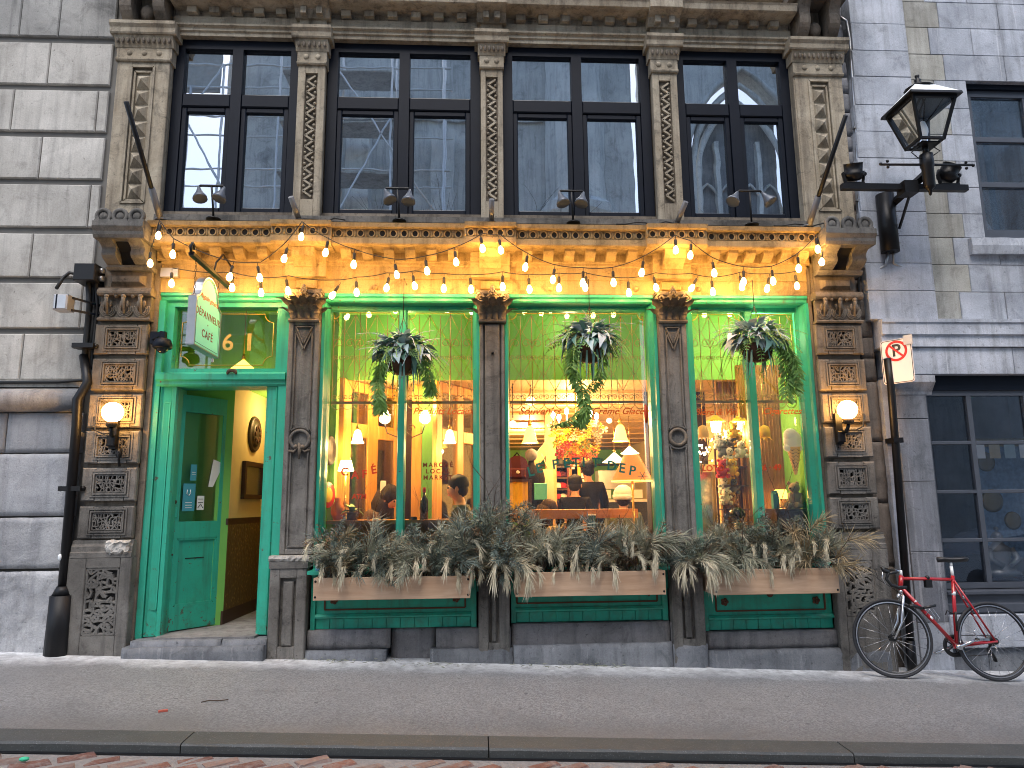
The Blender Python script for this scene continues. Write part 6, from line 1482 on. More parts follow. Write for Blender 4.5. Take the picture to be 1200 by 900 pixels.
MB().tube([BP(.30, .27, .03), BP(.22, .29, .06), BP(.16, .285, .08)], .016, 8).tube([BP(.31, .27, .02), BP(.43, .30, .04)], .012, 8).build('pump', m('bike_black'), bk)
b = MB()
for s in (-.03, .03): b.tube([BP(.33, .215, s), BP(.395, .285, s), BP(.455, .19, s), BP(.43, .16, s)], .0035, 5)
b.build('bottle_cage', m('chrome'), bk)
MB().tube([BP(.52, .22, .02), BP(.53, .26, .04), BP(.56, .24, .04), BP(.60, .23, .02)], .006, 5).tube([BP(.615, .25, .025), BP(.60, .08, .025)], .010, 6).build('cable_lock', m('cable_black'), bk)
# ================================================================== LITTER
def gp3(px, py):
    d = (px-600)*AR+(450-py)*AU+FPX*AF; t = (-.025*7+0-CAMLOC.z)/(d.z+.04*d.x-.025*d.y); return CAMLOC+t*d
p = gp3(191, 834); tag(MB().box(-.03, .03, -.012, .012, .0, .012).build('wrapper', m('litter_red'), None, Matrix.Translation(p) @ Matrix.Rotation(.4, 4, 'Z')), 'crumpled red wrapper lying on the pavement', 'litter')
p = gp3(250, 823); tag(MB().tube([(-.08, -.02, .008), (-.03, .0, .014), (.04, .005, .01), (.1, .02, .012)], .004, 5).build('twig', m('twig'), None, Matrix.Translation(p)), 'dark twig lying on the pavement below the door', 'twig')
p = gp3(29, 883); p.z -= .05; tag(MB().ball((0, 0, .02), .03, 8, 5, (1, .7, .4)).build('bottle_cap', m('litter_green'), None, Matrix.Translation(p)), 'bright green bottle cap below the kerb at the left', 'litter')  # a dropped bottle cap, modelled as a flattened ball
b = MB(); rg = random.Random(77)
for (px, py, n, sp) in ((690, 775, 240, .16), (700, 781, 80, .22), (390, 776, 40, .2), (420, 774, 40, .2), (790, 777, 70, .14), (845, 781, 50, .1), (520, 781, 40, .25), (640, 783, 30, .2), (600, 777, 50, .3)):
    p = gp3(px, py)
    for i in range(n):
        q = p+Vector((rg.gauss(0, sp), rg.gauss(0, .025), .006+abs(rg.gauss(0, .01)))); q.z += -0.04*(q.x-p.x)
        needle(b, q, (rg.uniform(-1, 1), rg.uniform(-.6, .6), rg.uniform(-.1, .25)), rg.uniform(.03, .07), .006, rg)
tag(b.build('needle_litter', m('pine_olive')), 'fallen needles and plant scraps at the foot of the wall', 'litter', kind='stuff')
# ================================================================== CAFE INTERIOR
FL = .25
inn = cafe
P(MB().box(-3.62, 3.94, .27, 12, FL-.05, FL), 'floor', 'floor_tile')
P(MB().box(-3.66, -3.60, .26, 12, FL, 3.6).box(3.92, 3.98, .26, 12, FL, 3.6), 'side_wall', 'interior_cream')
P(MB().box(-3.6, 3.92, 12, 12.05, FL, 2.9), 'back_wall', 'interior_lime')
P(MB().box(-3.6, 3.92, 1.03, 12, 2.85, 2.9), 'ceiling', 'ceiling_wood')
P(MB().box(-3.6, 3.92, 1.0, 1.03, 2.84, 3.62), 'bulkhead', 'interior_lime')
P(MB().box(-3.6, 3.92, .26, 1.0, 3.60, 3.64), 'bay_ceiling', 'interior_lime')
for i in range(9): P(MB().box(-.1, 3.9, 1.9+1.1*i, 1.96+1.1*i, 2.825, 2.85), 'ceiling_beam', 'ceiling_wood')
# behind the stone columns and below the sills
P(MB().box(-1.84, -1.54, .301, .36, FL, 3.6).box(.05, .29, .301, .36, FL, 3.6).box(1.86, 2.15, .301, .36, FL, 3.6), 'inner_pier', 'interior_cream')
P(MB().box(-1.54, .05, .27, .30, FL, .86).box(.29, 1.86, .27, .30, FL, .86).box(2.15, 3.5, .27, .30, FL, .86), 'inner_apron', 'dark_wood')
# entrance passage
q0 = W(268, 600, .60); q1 = W(303, 600, 1.5); dq = (q1-q0); dq.z = 0; q2 = q1+dq*1.6
def vwall(p, q, z0, z1, t=.04):
    d = Vector((q.x-p.x, q.y-p.y, 0)).normalized(); n = Vector((-d.y, d.x, 0))*t
    a, b_, c, e = p, q, q+n, p+n
    return MB().add([(k.x, k.y, z) for z in (z0, z1) for k in (a, b_, c, e)], [(0,1,2,3), (4,7,6,5), (0,4,5,1), (1,5,6,2), (2,6,7,3), (3,7,4,0)])
P(vwall(q0, q2, 1.30, 2.75), 'passage_wall', 'interior_cream')
k = NT('wainscot'); p = k.pos((1, 1, 1)); v = k.n('TexVoronoi'); k.l(p, v.inputs['Vector']); v.inputs['Scale'].default_value = 22
k.col(k.mix((.30,.20,.06), (.12,.075,.025), k.ramp(v.outputs['Distance'], [(.1, 0.0), (.35, 1.0)]))); k.set(rough=.5); k.bump(v.outputs['Distance'], .4, .01)
P(vwall(q0, q2, FL+.14, 1.27), 'wainscot', 'wainscot'); P(vwall(q0-Vector((0, .015, 0)), q2-Vector((0, .015, 0)), 1.255, 1.32), 'dado_rail', 'dark_wood'); P(vwall(q0-Vector((0, .015, 0)), q2-Vector((0, .015, 0)), FL, FL+.15), 'skirting', 'dark_wood')
P(vwall(Vector((-3.0, .26, 0)), q0, FL, 2.75), 'passage_wall', 'interior_lime')
P(MB().box(-1.83, -1.79, .36, 3.4, FL, 2.75), 'passage_wall', 'interior_cream'); P(MB().box(-3.2, -1.79, 3.4, 3.44, FL, 2.75), 'passage_wall', 'interior_cream')
P(MB().box(-3.2, -1.79, .27, 3.4, 2.72, 2.76), 'passage_ceiling', 'interior_lime')
dqn = dq.normalized(); nq = Vector((dqn.y, -dqn.x, 0))
QM = Matrix.Translation(Vector((q0.x, q0.y, 0))+nq*.002) @ Matrix((dqn, -nq, Vector((0, 0, 1)))).transposed().to_4x4()
def onwall(px, py):
    """Passage wall point (along, height) that the photo shows at px, py."""
    d = (px-600)*AR+(450-py)*AU+FPX*AF; n3 = nq; t = (q0-CAMLOC).dot(n3)/d.dot(n3); pt = CAMLOC+t*d
    return (pt-q0).dot(dqn), pt.z
a, h = onwall(297, 509)
pq = thing('wall_plaque', 'oval carved dark plaque hung on the cream passage wall inside the door', 'plaque', q0+dqn*a)
MB().lathe([(.001, -.05), (.07, -.05), (.12, -.04), (.125, -.02), (.15, -.02), (.165, -.035), (.18, -.01), (.18, 0)], (a, 0, h), 24, 'y', mat=Matrix.Diagonal((1, 1, 1.15))).build('plaque', m('dark_bronze'), pq, QM)
b = MB()
for i in range(8): t_ = i*math.pi/4; b.ball((a+.07*math.cos(t_), -.05, h+.08*math.sin(t_)), .022, 7, 5, (1, .6, 1.2))
b.build('carving', m('terracotta_brown'), pq, QM)
a0, h0 = onwall(282, 576); a1, h1 = onwall(308, 541)
mr = thing('wall_mirror', 'mirror in a brown wooden frame on the passage wall under the oval plaque', 'mirror', q0+dqn*a0)
a1 = a0+.62; h0, h1 = 1.52, 1.93
MB().box(a0, a0+.05, -.04, 0, h0, h1).box(a1-.05, a1, -.04, 0, h0, h1).box(a0+.05, a1-.05, -.04, 0, h0, h0+.05).box(a0+.05, a1-.05, -.04, 0, h1-.05, h1).build('frame', m('dark_wood'), mr, QM)
MB().box(a0+.05, a1-.05, -.012, -.003, h0+.05, h1-.05).build('mirror_glass', m('chrome'), mr, QM)
# --- lamps
def lamp_light(nm, loc, e, par=None, r=.04, col=(1.0, .56, .19)):
    ld = bpy.data.lights.new(nm, 'POINT'); ld.energy = e; ld.color = col; ld.shadow_soft_size = r
    o = bpy.data.objects.new(nm, ld); COL.objects.link(o); o.location = loc
    if par is not None: attach(o, par)
    return o
BELL = [(.012, .10), (.03, .095), (.045, .07), (.06, .02), (.072, -.05), (.092, -.085), (.088, -.088), (.066, -.05)]
def pendant(px, py, y, label, zc_, shade='shade_glow', prof=BELL, s=.78, e=9, col=(1.0, .57, .20)):
    p = W(px, py, y); t = thing('pendant_lamp', label, 'lamp', p)
    MB().lathe([(r_*s, h*s) for r_, h in prof], p, 16, cap=False).build('shade', m(shade), t)
    MB().lathe([(.02*s, .10*s), (.026*s, .13*s), (.012*s, .17*s)], p, 10).build('cap', m('brass'), t)
    MB().tube([(p.x, y, p.z+.16*s), (p.x, y, zc_)], .006, 5).build('chain', m('brass'), t)
    MB().ball((p.x, y, p.z-.02*s), .028*s, 10, 7).build('bulb', m('hot_bulb'), t)
    if e: lamp_light('lamp_light', (p.x, y-.0, p.z-.13*s), e, t, .04, col)
    return t
pendant(419, 512, .75, 'white bell pendant lamp left of the mullion, by the cafe lettering', 3.6, e=11)
pendant(527, 512, .75, 'white bell pendant lamp over the man at the window', 3.6, e=11)
CONE = [(.015, .10), (.05, .07), (.16, -.03), (.22, -.07), (.215, -.075), (.15, -.035)]
pendant(285, 431, .62, 'wide glowing cone lamp behind the transom light over the door', 3.6, 'yellow_shade', CONE, .85, 5, (1.0, .72, .25))
pendant(621, 510, 1.7, 'yellow fringed pendant lamp at the left of the wide window', 2.85, 'yellow_shade', BELL, 1.12, 20)
pendant(727, 508, 1.7, 'yellow fringed pendant lamp at the right of the wide window', 2.85, 'yellow_shade', BELL, 1.12, 20)
pendant(720, 537, 4.2, 'cream cone pendant lamp far back, above the white hat', 2.85, 'cream_shade', CONE, .9, 26)
pendant(738, 528, 4.6, 'small cream pendant lamp far back over the orange lampshade', 2.85, 'shade_glow', CONE, .7, 20)
for px, py, y, lab, r_ in ((622, 470, 1.4, 'round globe pendant lamp high at the left of the wide window', .09), (601, 497, 1.3, 'round globe pendant lamp beside the middle column', .07), (714, 493, 2.2, 'bare glowing round bulb right of the chandelier', .06)):
    p = W(px, py, y); t = thing('pendant_lamp', lab, 'lamp', p); MB().ball(p, r_*.62, 16, 10).build('globe', m('cream_shade'), t); MB().ball(p, .035, 10, 7).build('bulb', m('hot_bulb'), t)
    MB().tube([(p.x, y, p.z+r_), (p.x, y, 2.85)], .005, 5).build('cord', m('cable_black'), t)
lamp_light('vestibule_light', (-2.2, 1.3, 2.5), 9, cafe, .06, (1.0, .6, .24)); lamp_light('room_light', (1.4, 3.0, 2.6), 110, cafe, .1); lamp_light('room_light', (1.0, 6.5, 2.6), 210, cafe, .1); lamp_light('room_light', (-.9, .8, 2.7), 15, cafe, .08); lamp_light('bay_fill', (1.05, .6, 3.4), 4.5, cafe, .08, (1.0, .8, .4)); lamp_light('bay_fill', (-.75, .6, 3.4), 4.5, cafe, .08, (1.0, .8, .4)); lamp_light('bay_fill', (2.98, .262, 3.2), 30, cafe, .08, (1.0, .8, .4)); lamp_light('room_light', (-.6, 2.4, 2.5), 14, cafe, .1)  # bay point by the glass added, without fixture, to brighten the cone sign
# two armed lamp by the mullion
p = W(475, 500, 1.0); t = thing('chandelier', 'two armed iron chandelier with frosted shades behind the left mullion', 'lamp', p)
b = MB().tube([(p.x, 1.0, p.z-.12), (p.x, 1.0, 3.6)], .008, 6)
for px in (451, 498):
    e = W(px, 492, 1.0); s = 1 if e.x > p.x else -1
    b.tube([(p.x, 1.0, p.z-.05), (p.x+s*.08, 1.0, p.z-.12), (e.x-s*.03, 1.0, e.z-.15), (e.x, 1.0, e.z-.05)], .008, 6); b.tube(spiral(p.x+s*.06, p.z-.02, .05, .01, 0, s*400, 14, 1.0), .006, 5)
    MB().lathe([(.03, -.04), (.06, -.02), (.065, .03), (.055, .05), (.07, .06)], e, 14, cap=False).build('shade', m('cream_shade'), t); MB().ball((e.x, 1.0, e.z+.06), .042, 10, 7, (1, 1, 1.3)).build('bulb', m('hot_bulb'), t)
    lamp_light('lamp_light', (e.x, .97, e.z+.16), 6, t)
b.build('arm', m('dark_bronze'), t)
# flower chandelier
p = W(675, 505, 1.7); t = thing('flower_chandelier', 'candle bulb chandelier wrapped in yellow and orange paper flowers', 'chandelier', p); rg = random.Random(3)
MB().tube([(p.x, 1.7, p.z-.1), (p.x, 1.7, 2.85)], .01, 6).tube([(p.x+.27*math.cos(k*.5236), 1.7+.27*math.sin(k*.5236), p.z+.02) for k in range(12)], .012, 5, closed=True).build('ring', m('brass'), t)
for px, py in ((648, 486), (655, 489), (664, 482), (680, 490), (692, 484), (699, 488)):
    q = W(px, py, 1.7+rg.uniform(-.2, .2)); MB().ball(q, .026, 8, 7, (1, 1, 1.7)).build('bulb', m('hot_bulb'), t); MB().tube([(q.x, q.y, q.z-.04), (q.x, q.y, q.z-.15)], .012, 6).build('candle', m('white_item'), t)
lamp_light('lamp_light', (p.x, 1.45, p.z+.25), 30, t, .15)
fl_ = ['flower_yellow', 'flower_white', 'flower_yellow', 'frame_gold', 'flower_white', 'flower_yellow']
for i in range(115):
    a = rg.uniform(0, 6.28); rr_ = rg.uniform(.05, .36); h = rg.uniform(-.34, .10); x, y, z = p.x+rr_*math.cos(a)*(1-max(0, -h)*.9), 1.7+rr_*math.sin(a), p.z+h
    b = MB(); rot = Matrix.Rotation(rg.uniform(0, 6), 3, 'Y') @ Matrix.Rotation(rg.uniform(.6, 1.7), 3, 'X'); sc = rg.uniform(.035, .06)
    for k in range(5):
        a2 = k*1.2566; pt = [rot @ Vector(v3) for v3 in ((0, 0, 0), (sc*math.cos(a2-.45), sc*math.sin(a2-.45), sc*.35), (sc*1.25*math.cos(a2), sc*1.25*math.sin(a2), sc*.25), (sc*math.cos(a2+.45), sc*math.sin(a2+.45), sc*.35))]
        b.add([Vector((x, y, z))+q for q in pt], [(0, 1, 2, 3)])
    b.ball((x, y, z), sc*.3, 6, 4); b.build('flower', m(fl_[i % 6] if h > -.15 else rg.choice(['flower_orange', 'flower_yellow', 'fern_green', 'flower_pink', 'flower_yellow'])), t)
# --- window beside the door: glazed wooden screens, posts
def screen(pa, pb, za, zb, rails, stiles, label):
    d = Vector((pb.x-pa.x, pb.y-pa.y, 0)); L_ = d.length; d.normalize(); n = Vector((-d.y, d.x, 0)); t = thing('glazed_screen', label, 'partition', (pa.x, pa.y, FL))
    mm = Matrix.Translation((pa.x, pa.y, 0)) @ Matrix((d, n, Vector((0, 0, 1)))).transposed().to_4x4()
    for (s0, s1) in stiles: MB().cham(s0*L_, s1*L_, -.03, .03, za, zb, .008).build('stile', m('orange_wood'), t, mm)
    for (r0, r1) in rails:
        for (a_, b_) in zip(stiles, stiles[1:]): MB().cham(a_[1]*L_, b_[0]*L_, -.028, .028, r0, r1, .008).build('rail', m('orange_wood'), t, mm)
    for (a_, b_) in zip(stiles, stiles[1:]):
        for r_, q in zip(rails, rails[1:]): MB().box(a_[1]*L_, b_[0]*L_, -.003, .003, r_[1], q[0]).build('pane', m('side_glass'), t, mm)
    return t
screen(W(398, 550, .95), W(466, 550, 1.75), FL, 2.84, [(FL, .5), (1.0, 1.2), (2.2, 2.36), (2.72, 2.84)], [(0, .14), (.42, .60), (.9, 1.0)], 'orange wood glazed screen left of the mullion in the first window')
screen(W(509, 550, 1.05), W(560, 550, 1.9), FL, 2.84, [(FL, .5), (1.0, 1.2), (2.16, 2.3), (2.72, 2.84)], [(0, .12), (.45, .60), (.88, 1.0)], 'orange wood glazed door screen behind the man at the window')
def post(x0, x1, y0, y1, mt, label, z1=2.84):
    t = MB().box(x0, x1, y0, y1, FL, z1).build('post', m(mt), cafe); return t
post(X(494, 550, 1.3), X(508, 550, 1.3), 1.3, 1.45, 'interior_lime', '')
post(X(482, 550, 1.3), X(493.5, 550, 1.3), 1.31, 1.44, 'orange_wood', '')
post(X(384, 550, .6), X(393, 550, .6), .55, .7, 'interior_lime', '', 3.59)
post(X(393, 550, .9), X(402, 550, .9), .85, 1.0, 'orange_wood', '')
P(MB().box(-1.75, .2, 2.6, 2.65, FL, 2.84), 'dark_partition', 'dark_wood')
P(MB().box(.06, .12, 2.0, 5.5, FL, 2.84), 'partition', 'interior_cream')
# the window shelf and seats
P(MB().box(-1.5, .03, .32, .75, 1.255, 1.29), 'counter', 'counter_wood'); P(MB().box(-1.5, .03, .74, .77, .9, 1.25), 'counter_front', 'counter_wood')
P(MB().box(.36, 1.82, 1.0, 1.35, 1.27, 1.37), 'counter', 'counter_wood')
def item(nm, label, cat, loc): return thing(nm, label, cat, loc)
p = W(422, 560, .6); t = item('table_lamp', 'lit table lamp with a small white shade on the left window shelf', 'lamp', p)
x = X(405, 560, .55); zb = 1.29; z1 = Z(405, 552, .55)
MB().lathe([(.06, zb), (.06, zb+.01), (.02, zb+.03), (.03, zb+.08), (.015, zb+.12), (.03, zb+.16), (.012, zb+.2), (.012, z1)], (x, .55, 0), 12).build('base', m('brass'), t); MB().lathe([(.055, z1+.11), (.085, z1), (.083, z1), (.053, z1+.11)], (x, .55, 0), 16, cap=False).build('shade', m('shade_glow'), t); lamp_light('lamp_light', (x, .55, z1-.02), 4, t)
cx, cz = X(384, 580, .35), Z(384, 580, .35); t = item('tin_sign', 'round red tin sign with a pale centre against the left jamb', 'sign', (cx, .35, cz)); TM = Matrix.Translation((cx, .35, cz)) @ Matrix.Rotation(R(70), 4, 'Z') @ Matrix.Scale(.85, 4)
MB().lathe([(.001, -.012), (.15, -.012), (.155, 0), (.001, .004)], (0, 0, 0), 24, 'y').build('disc', m('sign_red'), t, TM); MB().lathe([(.001, -.016), (.085, -.0155), (.09, -.0125)], (0, 0, 0), 20, 'y').build('centre', m('flower_yellow'), t, TM)
cx, cz = X(387, 528, .45), Z(387, 528, .45); t = item('wall_clock', 'ornate wall clock in a dark frame at the left edge of the first window', 'clock', (cx, .45, cz)); TM = Matrix.Translation((cx, .45, cz)) @ Matrix.Rotation(R(66), 4, 'Z') @ Matrix.Scale(.66, 4)
MB().lathe([(.10, -.01), (.13, -.03), (.155, -.01), (.155, .01), (.10, .01)], (0, 0, 0), 20, 'y', mat=Matrix.Diagonal((1, 1, 1.5))).build('frame', m('dark_bronze'), t, TM); MB().lathe([(.001, -.006), (.10, -.006)], (0, 0, 0), 18, 'y', mat=Matrix.Diagonal((1, 1, 1.5))).build('face', m('frame_gold'), t, TM)
t = item('vase', 'terracotta vase beside the table lamp on the left window shelf', 'vase', (X(396, 590, .5), .5, 1.29)); MB().lathe([(.04, 1.29), (.07, 1.36), (.07, 1.42), (.03, 1.49), (.035, 1.52)], (X(396, 590, .5), .5, 0), 12).build('body', m('flower_orange'), t)
t = item('potted_plant', 'small leafy pot plant in front of the table lamp', 'plant', (X(413, 590, .45), .45, 1.29)); x = X(413, 592, .45); MB().lathe([(.05, 1.29), (.06, 1.37)], (x, .45, 0), 10).build('pot', m('dark_wood'), t); rg = random.Random(8)
for i in range(14): bigleaf(.12, .03, rg, .6).build('leaf', m('fern_green'), t, Matrix.Translation((x, .45, 1.37)) @ Matrix.Rotation(i*1.1, 4, 'Z') @ Matrix.Rotation(rg.uniform(.2, 1.2), 4, 'X'))
def bottle(px, py, y, lab, mt, h=.24, r_=.035, z0=1.29, neck=True):
    x = X(px, py, y); t = item('bottle', lab, 'bottle', (x, y, z0)); MB().lathe([(r_, z0), (r_, z0+h*.6), (r_*.35, z0+h*.75), (r_*.33, z0+h), (.001, z0+h)] if neck else [(r_, z0), (r_, z0+h), (r_*.8, z0+h+.01), (.001, z0+h+.01)], (x, y, 0), 12).build('body', m(mt), t); MB().lathe([(r_*.4, z0+h*.86), (r_*.4, z0+h+.004)] if neck else [(r_*1.02, z0+h*.3), (r_*1.02, z0+h*.7)], (x, y, 0), 10).build('label_band', m('plush_red' if neck else 'paper_white'), t)
bottle(497, 590, .42, 'tall dark wine bottle on the shelf right of the left mullion', 'bottle_dark', .32, .042); bottle(440, 615, .4, 'white bottle on the sill left of the left mullion', 'white_item', .2, .035, 1.1, False); bottle(484, 612, .4, 'dark jar behind the greenery right of the left mullion', 'coat_black', .13, .04, 1.18, False)
def sweep_text(nm, s, size, mt, px, py, y=.196, **k):
    rot = k.pop('ry', 0); p = W(px, py, y); return text(nm, s, size, m(mt), sw_, FR(p.x, y, p.z, rot), .0006, **k)
sw_ = sw1
sweep_text('window_lettering', 'Produits Locaux', .098, 'letter_orange', 519, 482, shear=.42, bold=.0014, xs=.95)
for i, (c_, px, py) in enumerate((('C', 404, 553), ('A', 416, 557), ('F', 427, 556), ('É', 438, 551))): sweep_text('window_lettering', c_, .11, 'letter_red', px, py, bold=.003, ry=R([8, 0, -4, -12][i]))
sweep_text('window_lettering', 'ATM', .07, 'letter_red', 421, 582, bold=.002)
for i, s in enumerate(('MARCHÉ', 'LOCAL', 'MARKET')): sweep_text('window_lettering', s, .062, 'letter_brown', 513, 545+7.4*i, spacing=1.35, bold=.0015)
sw_ = sw2
sweep_text('window_lettering', 'Souvenirs', .11, 'letter_orange', 632, 482, shear=.42, bold=.0012); sweep_text('window_lettering', 'Crème Glacée', .10, 'letter_orange', 726, 482, shear=.42, bold=.0012)
for c_, px, py, ry in (('L', 622, 553, -14), ('E', 632, 549, -12), ('P', 651, 544.5, -7), ('E', 664, 543, -5), ('T', 675, 542.5, -3), ('I', 684, 542, 0), ('T', 698, 542.5, 3), ('D', 717, 546.5, 6), ('E', 729, 549, 8), ('P', 741, 552, 11)):
    sweep_text('window_lettering', c_, .135, 'letter_green', px, py, bold=.003, ry=R(ry))
b = MB(); p = W(753, 558, .196)
for k in range(3): a = k*math.pi/3; b.bar((p.x-.05*math.cos(a), .196, p.z-.05*math.sin(a)), (p.x+.05*math.cos(a), .196, p.z+.05*math.sin(a)), .007, .001)
b.build('star_mark', m('letter_green'), sw2)
sw_ = sw3
sweep_text('window_lettering', 'Bière & Vin', .095, 'letter_orange', 838, 483, shear=.38, bold=.0012); sweep_text('window_lettering', 'Cigarettes', .098, 'letter_orange', 916, 482, shear=.38, bold=.0012); sweep_text('window_lettering', 'LOTO', .085, 'letter_red', 836, 549, bold=.002); sweep_text('window_lettering', '6 · 49', .085, 'letter_red', 905, 548, bold=.002)
p = W(757, 485, .196); MB().lathe([(.001, -.001), (.02, -.001), (.02, 0)], (0, 0, 0), 16, 'y', mat=Matrix.Diagonal((1, 1, 5))).build('oval_mark', m('letter_red'), sw2, Matrix.Translation((p.x, .196, p.z)))
# gold lines on the glass and wrought gold grilles behind it
def grille(par, x0, x1, n):
    y = .275; zb = 2.475; zt = 3.40; b = MB(); st = (x1-x0)/n; r_ = .0042
    MB().box(x0, x1, y-.008, y+.008, zb-.014, zb+.014).build('grille_bar', m('gold_iron'), par)
    for i in range(n+1): b.tube([(x0+st*i, y, zb), (x0+st*i, y, zt)], r_, 4, False)
    for i in range(0, n, 2):
        a, c, e = x0+st*i, x0+st*(i+1), x0+st*min(n, i+2)
        for zz in (zb+.12, zb+.57): b.tube([(a, y, zz), (c, y, zz+.22), (e, y, zz)], r_*.9, 4, False).tube([(a, y, zz+.36), (c, y, zz+.14), (e, y, zz+.36)], r_*.9, 4, False)
    b.build('grille_rods', m('gold_iron'), par); b = MB()
    for i in range(n):
        c = x0+st*(i+.5)
        for zz in (zb+.055, zb+.47):
            for s in (-1, 1): b.tube(spiral(c+s*st*.24, zz, st*.24, st*.06, 90-s*90, 90-s*90+s*430, 12, y), r_*.9, 4, False)
        b.tube([(q[0], y, q[2]) for q in arc(c, zb-.012, st*.5, 180, 360, 8)], r_*.9, 4, False)
    for i in range(0, n, 2):
        c = x0+st*(i+1)
        if c < x1:
            for s in (-1, 1): b.tube(spiral(c+s*.06, 3.10, .055, .012, 90-s*90, 90-s*90+s*430, 14, y), r_*.9, 4, False)
    b.build('grille_scrolls', m('gold_iron'), par)
grille(sw1, -1.465, -.80, 6); grille(sw1, -.69, -.035, 6); grille(sw2, .36, 1.785, 12); grille(sw3, 2.285, 2.83, 5); grille(sw3, 2.945, 3.395, 4)
for par, x0, x1 in ((sw1, -1.48, -.785), (sw1, -.70, -.02), (sw2, .345, 1.80), (sw3, 2.27, 2.84), (sw3, 2.935, 3.41)):
    pts = cut_corner(x0+.02, x1-.02, 2.2, 3.405, .07); top = [q for q in pts if q[1] > 3.2]
    MB().tube([(q[0], .198, q[1]) for q in top], .004, 4).build('gold_line', m('gold_leaf'), par)
# --- middle of the room
def skin_mesh(name, nodes, edges, mat, parent, xf, sub=2):
    me = bpy.data.meshes.new(name); me.from_pydata([n[0] for n in nodes], edges, []); o = bpy.data.objects.new(name, me); COL.objects.link(o)
    sk = o.modifiers.new('skin', 'SKIN'); sk.use_smooth_shade = True
    for i, n in enumerate(nodes):
        r_ = n[1]; me.skin_vertices[0].data[i].radius = (r_, r_) if not isinstance(r_, tuple) else r_
        me.skin_vertices[0].data[i].use_root = (i == 0)
    ss = o.modifiers.new('sub', 'SUBSURF'); ss.levels = sub; ss.render_levels = sub
    dg = bpy.context.evaluated_depsgraph_get(); nm = bpy.data.meshes.new_from_object(o.evaluated_get(dg)); bpy.data.objects.remove(o)
    nm.transform(xf); nm.materials.clear(); nm.materials.append(m(mat)); nm.name = name
    for p_ in nm.polygons: p_.use_smooth = True
    r2 = bpy.data.objects.new(name, nm); COL.objects.link(r2); attach(r2, parent); return r2
def person(label, loc, face, coat, hair, H=1.7, seated=False, hairstyle='short', lean=0.0, armf=.22, hat=None, hand_up=False):
    """Figure facing local -Y; face turns it about Z. Bare body first, clothes and hair over it."""
    t = thing('person', label, 'person', loc); k = H/1.7
    hip = .52 if seated else .92
    up = Matrix.Rotation(lean, 4, 'X'); X0 = Matrix.Translation(loc) @ Matrix.Rotation(face, 4, 'Z')
    def U(x, y, z):   # upper body bends about the hips
        q = up @ Vector((x, y, z-.92)); return (q.x*k, q.y*k, (q.z+hip)*k)
    hx = -.05
    N = [(U(0, 0, .95), .14), (U(0, .01, 1.15), .125), (U(0, .01, 1.36), .14), (U(0, 0, 1.46), .07), (U(0, -.015, 1.52), .052), (U(0, hx, 1.57), .075), (U(0, hx-.005, 1.64), .09), (U(0, hx+.01, 1.70), .075), (U(0, hx-.098, 1.595), .016),
         (U(.17, .01, 1.40), .06), (U(.23, .02, 1.15), .045), (U(.22, -armf, 1.02), .036), (U(.16, -armf-.13, 1.06), .028), (U(-.17, .01, 1.40), .06), (U(-.23, .02, 1.15), .045), (U(-.22, -armf, 1.02), .036), (U(-.16, -armf-.13, 1.06), .028)]
    if hand_up: N[15] = (U(-.20, -.28, 1.16), .036); N[16] = (U(-.10, -.27, 1.42), .028); N[11] = (U(.20, -.28, 1.10), .036); N[12] = (U(.08, -.33, 1.28), .028)
    E = [(0, 1), (1, 2), (2, 3), (3, 4), (4, 5), (5, 6), (6, 7), (6, 8), (2, 9), (9, 10), (10, 11), (11, 12), (2, 13), (13, 14), (14, 15), (15, 16)]
    n0 = len(N)
    if seated: L2 = [((.10*k, -.05*k, .50*k), .09), ((.11*k, -.45*k, .50*k), .065), ((.11*k, -.45*k, .08*k), .045), ((.11*k, -.58*k, .04*k), .035)]
    else: L2 = [((.10*k, 0, .88*k), .10), ((.10*k, -.01*k, .50*k), .065), ((.10*k, .02*k, .08*k), .045), ((.10*k, -.12*k, .04*k), .035)]
    for s in (1, -1):
        b0 = len(N); N += [((q[0][0]*s, q[0][1], q[0][2]), q[1]) for q in L2]; E += [(0, b0), (b0, b0+1), (b0+1, b0+2), (b0+2, b0+3)]
    # hands: five fingers each
    for wi, s in ((12, 1), (16, -1)):
        wv = Vector(N[wi][0]); fo = (wv-Vector(N[wi-1][0])).normalized(); sd = fo.cross(Vector((0, 0, 1))).normalized()
        pi_ = len(N); N.append((tuple(wv+fo*.05), .026)); E.append((wi, pi_))
        for q, (off, ln) in enumerate(((-.026, .07), (-.009, .082), (.009, .078), (.025, .062))):
            a_ = len(N); N.append((tuple(wv+fo*.085+sd*off), .0095)); N.append((tuple(wv+fo*(.09+ln*.5)+sd*off*1.2+Vector((0, 0, -.012))), .0085)); E += [(pi_, a_), (a_, a_+1)]
        a_ = len(N); N.append((tuple(wv+fo*.045-sd*s*.04), .0105)); N.append((tuple(wv+fo*.075-sd*s*.052), .009)); E += [(pi_, a_), (a_, a_+1)]
    N = [(q[0], q[1]*k) for q in N]
    body = skin_mesh('body', N, E, 'skin', t, X0, 1 if not hand_up else 2)
    g = 1.16
    C = [(U(0, 0, .86), .165), (U(0, .01, 1.0), .16), (U(0, .01, 1.2), .15), (U(0, .01, 1.36), .155), (U(0, .0, 1.455), .09)]+[(N[i][0], N[i][1]*1.42) for i in (9, 10, 11)]+[(tuple(Vector(N[11][0]).lerp(Vector(N[12][0]), .8)), .042*k)]+[(N[i][0], N[i][1]*1.42) for i in (13, 14, 15)]+[(tuple(Vector(N[15][0]).lerp(Vector(N[16][0]), .8)), .042*k)]
    C = [(q[0], q[1]*(k if i < 5 else 1)) for i, q in enumerate(C)]
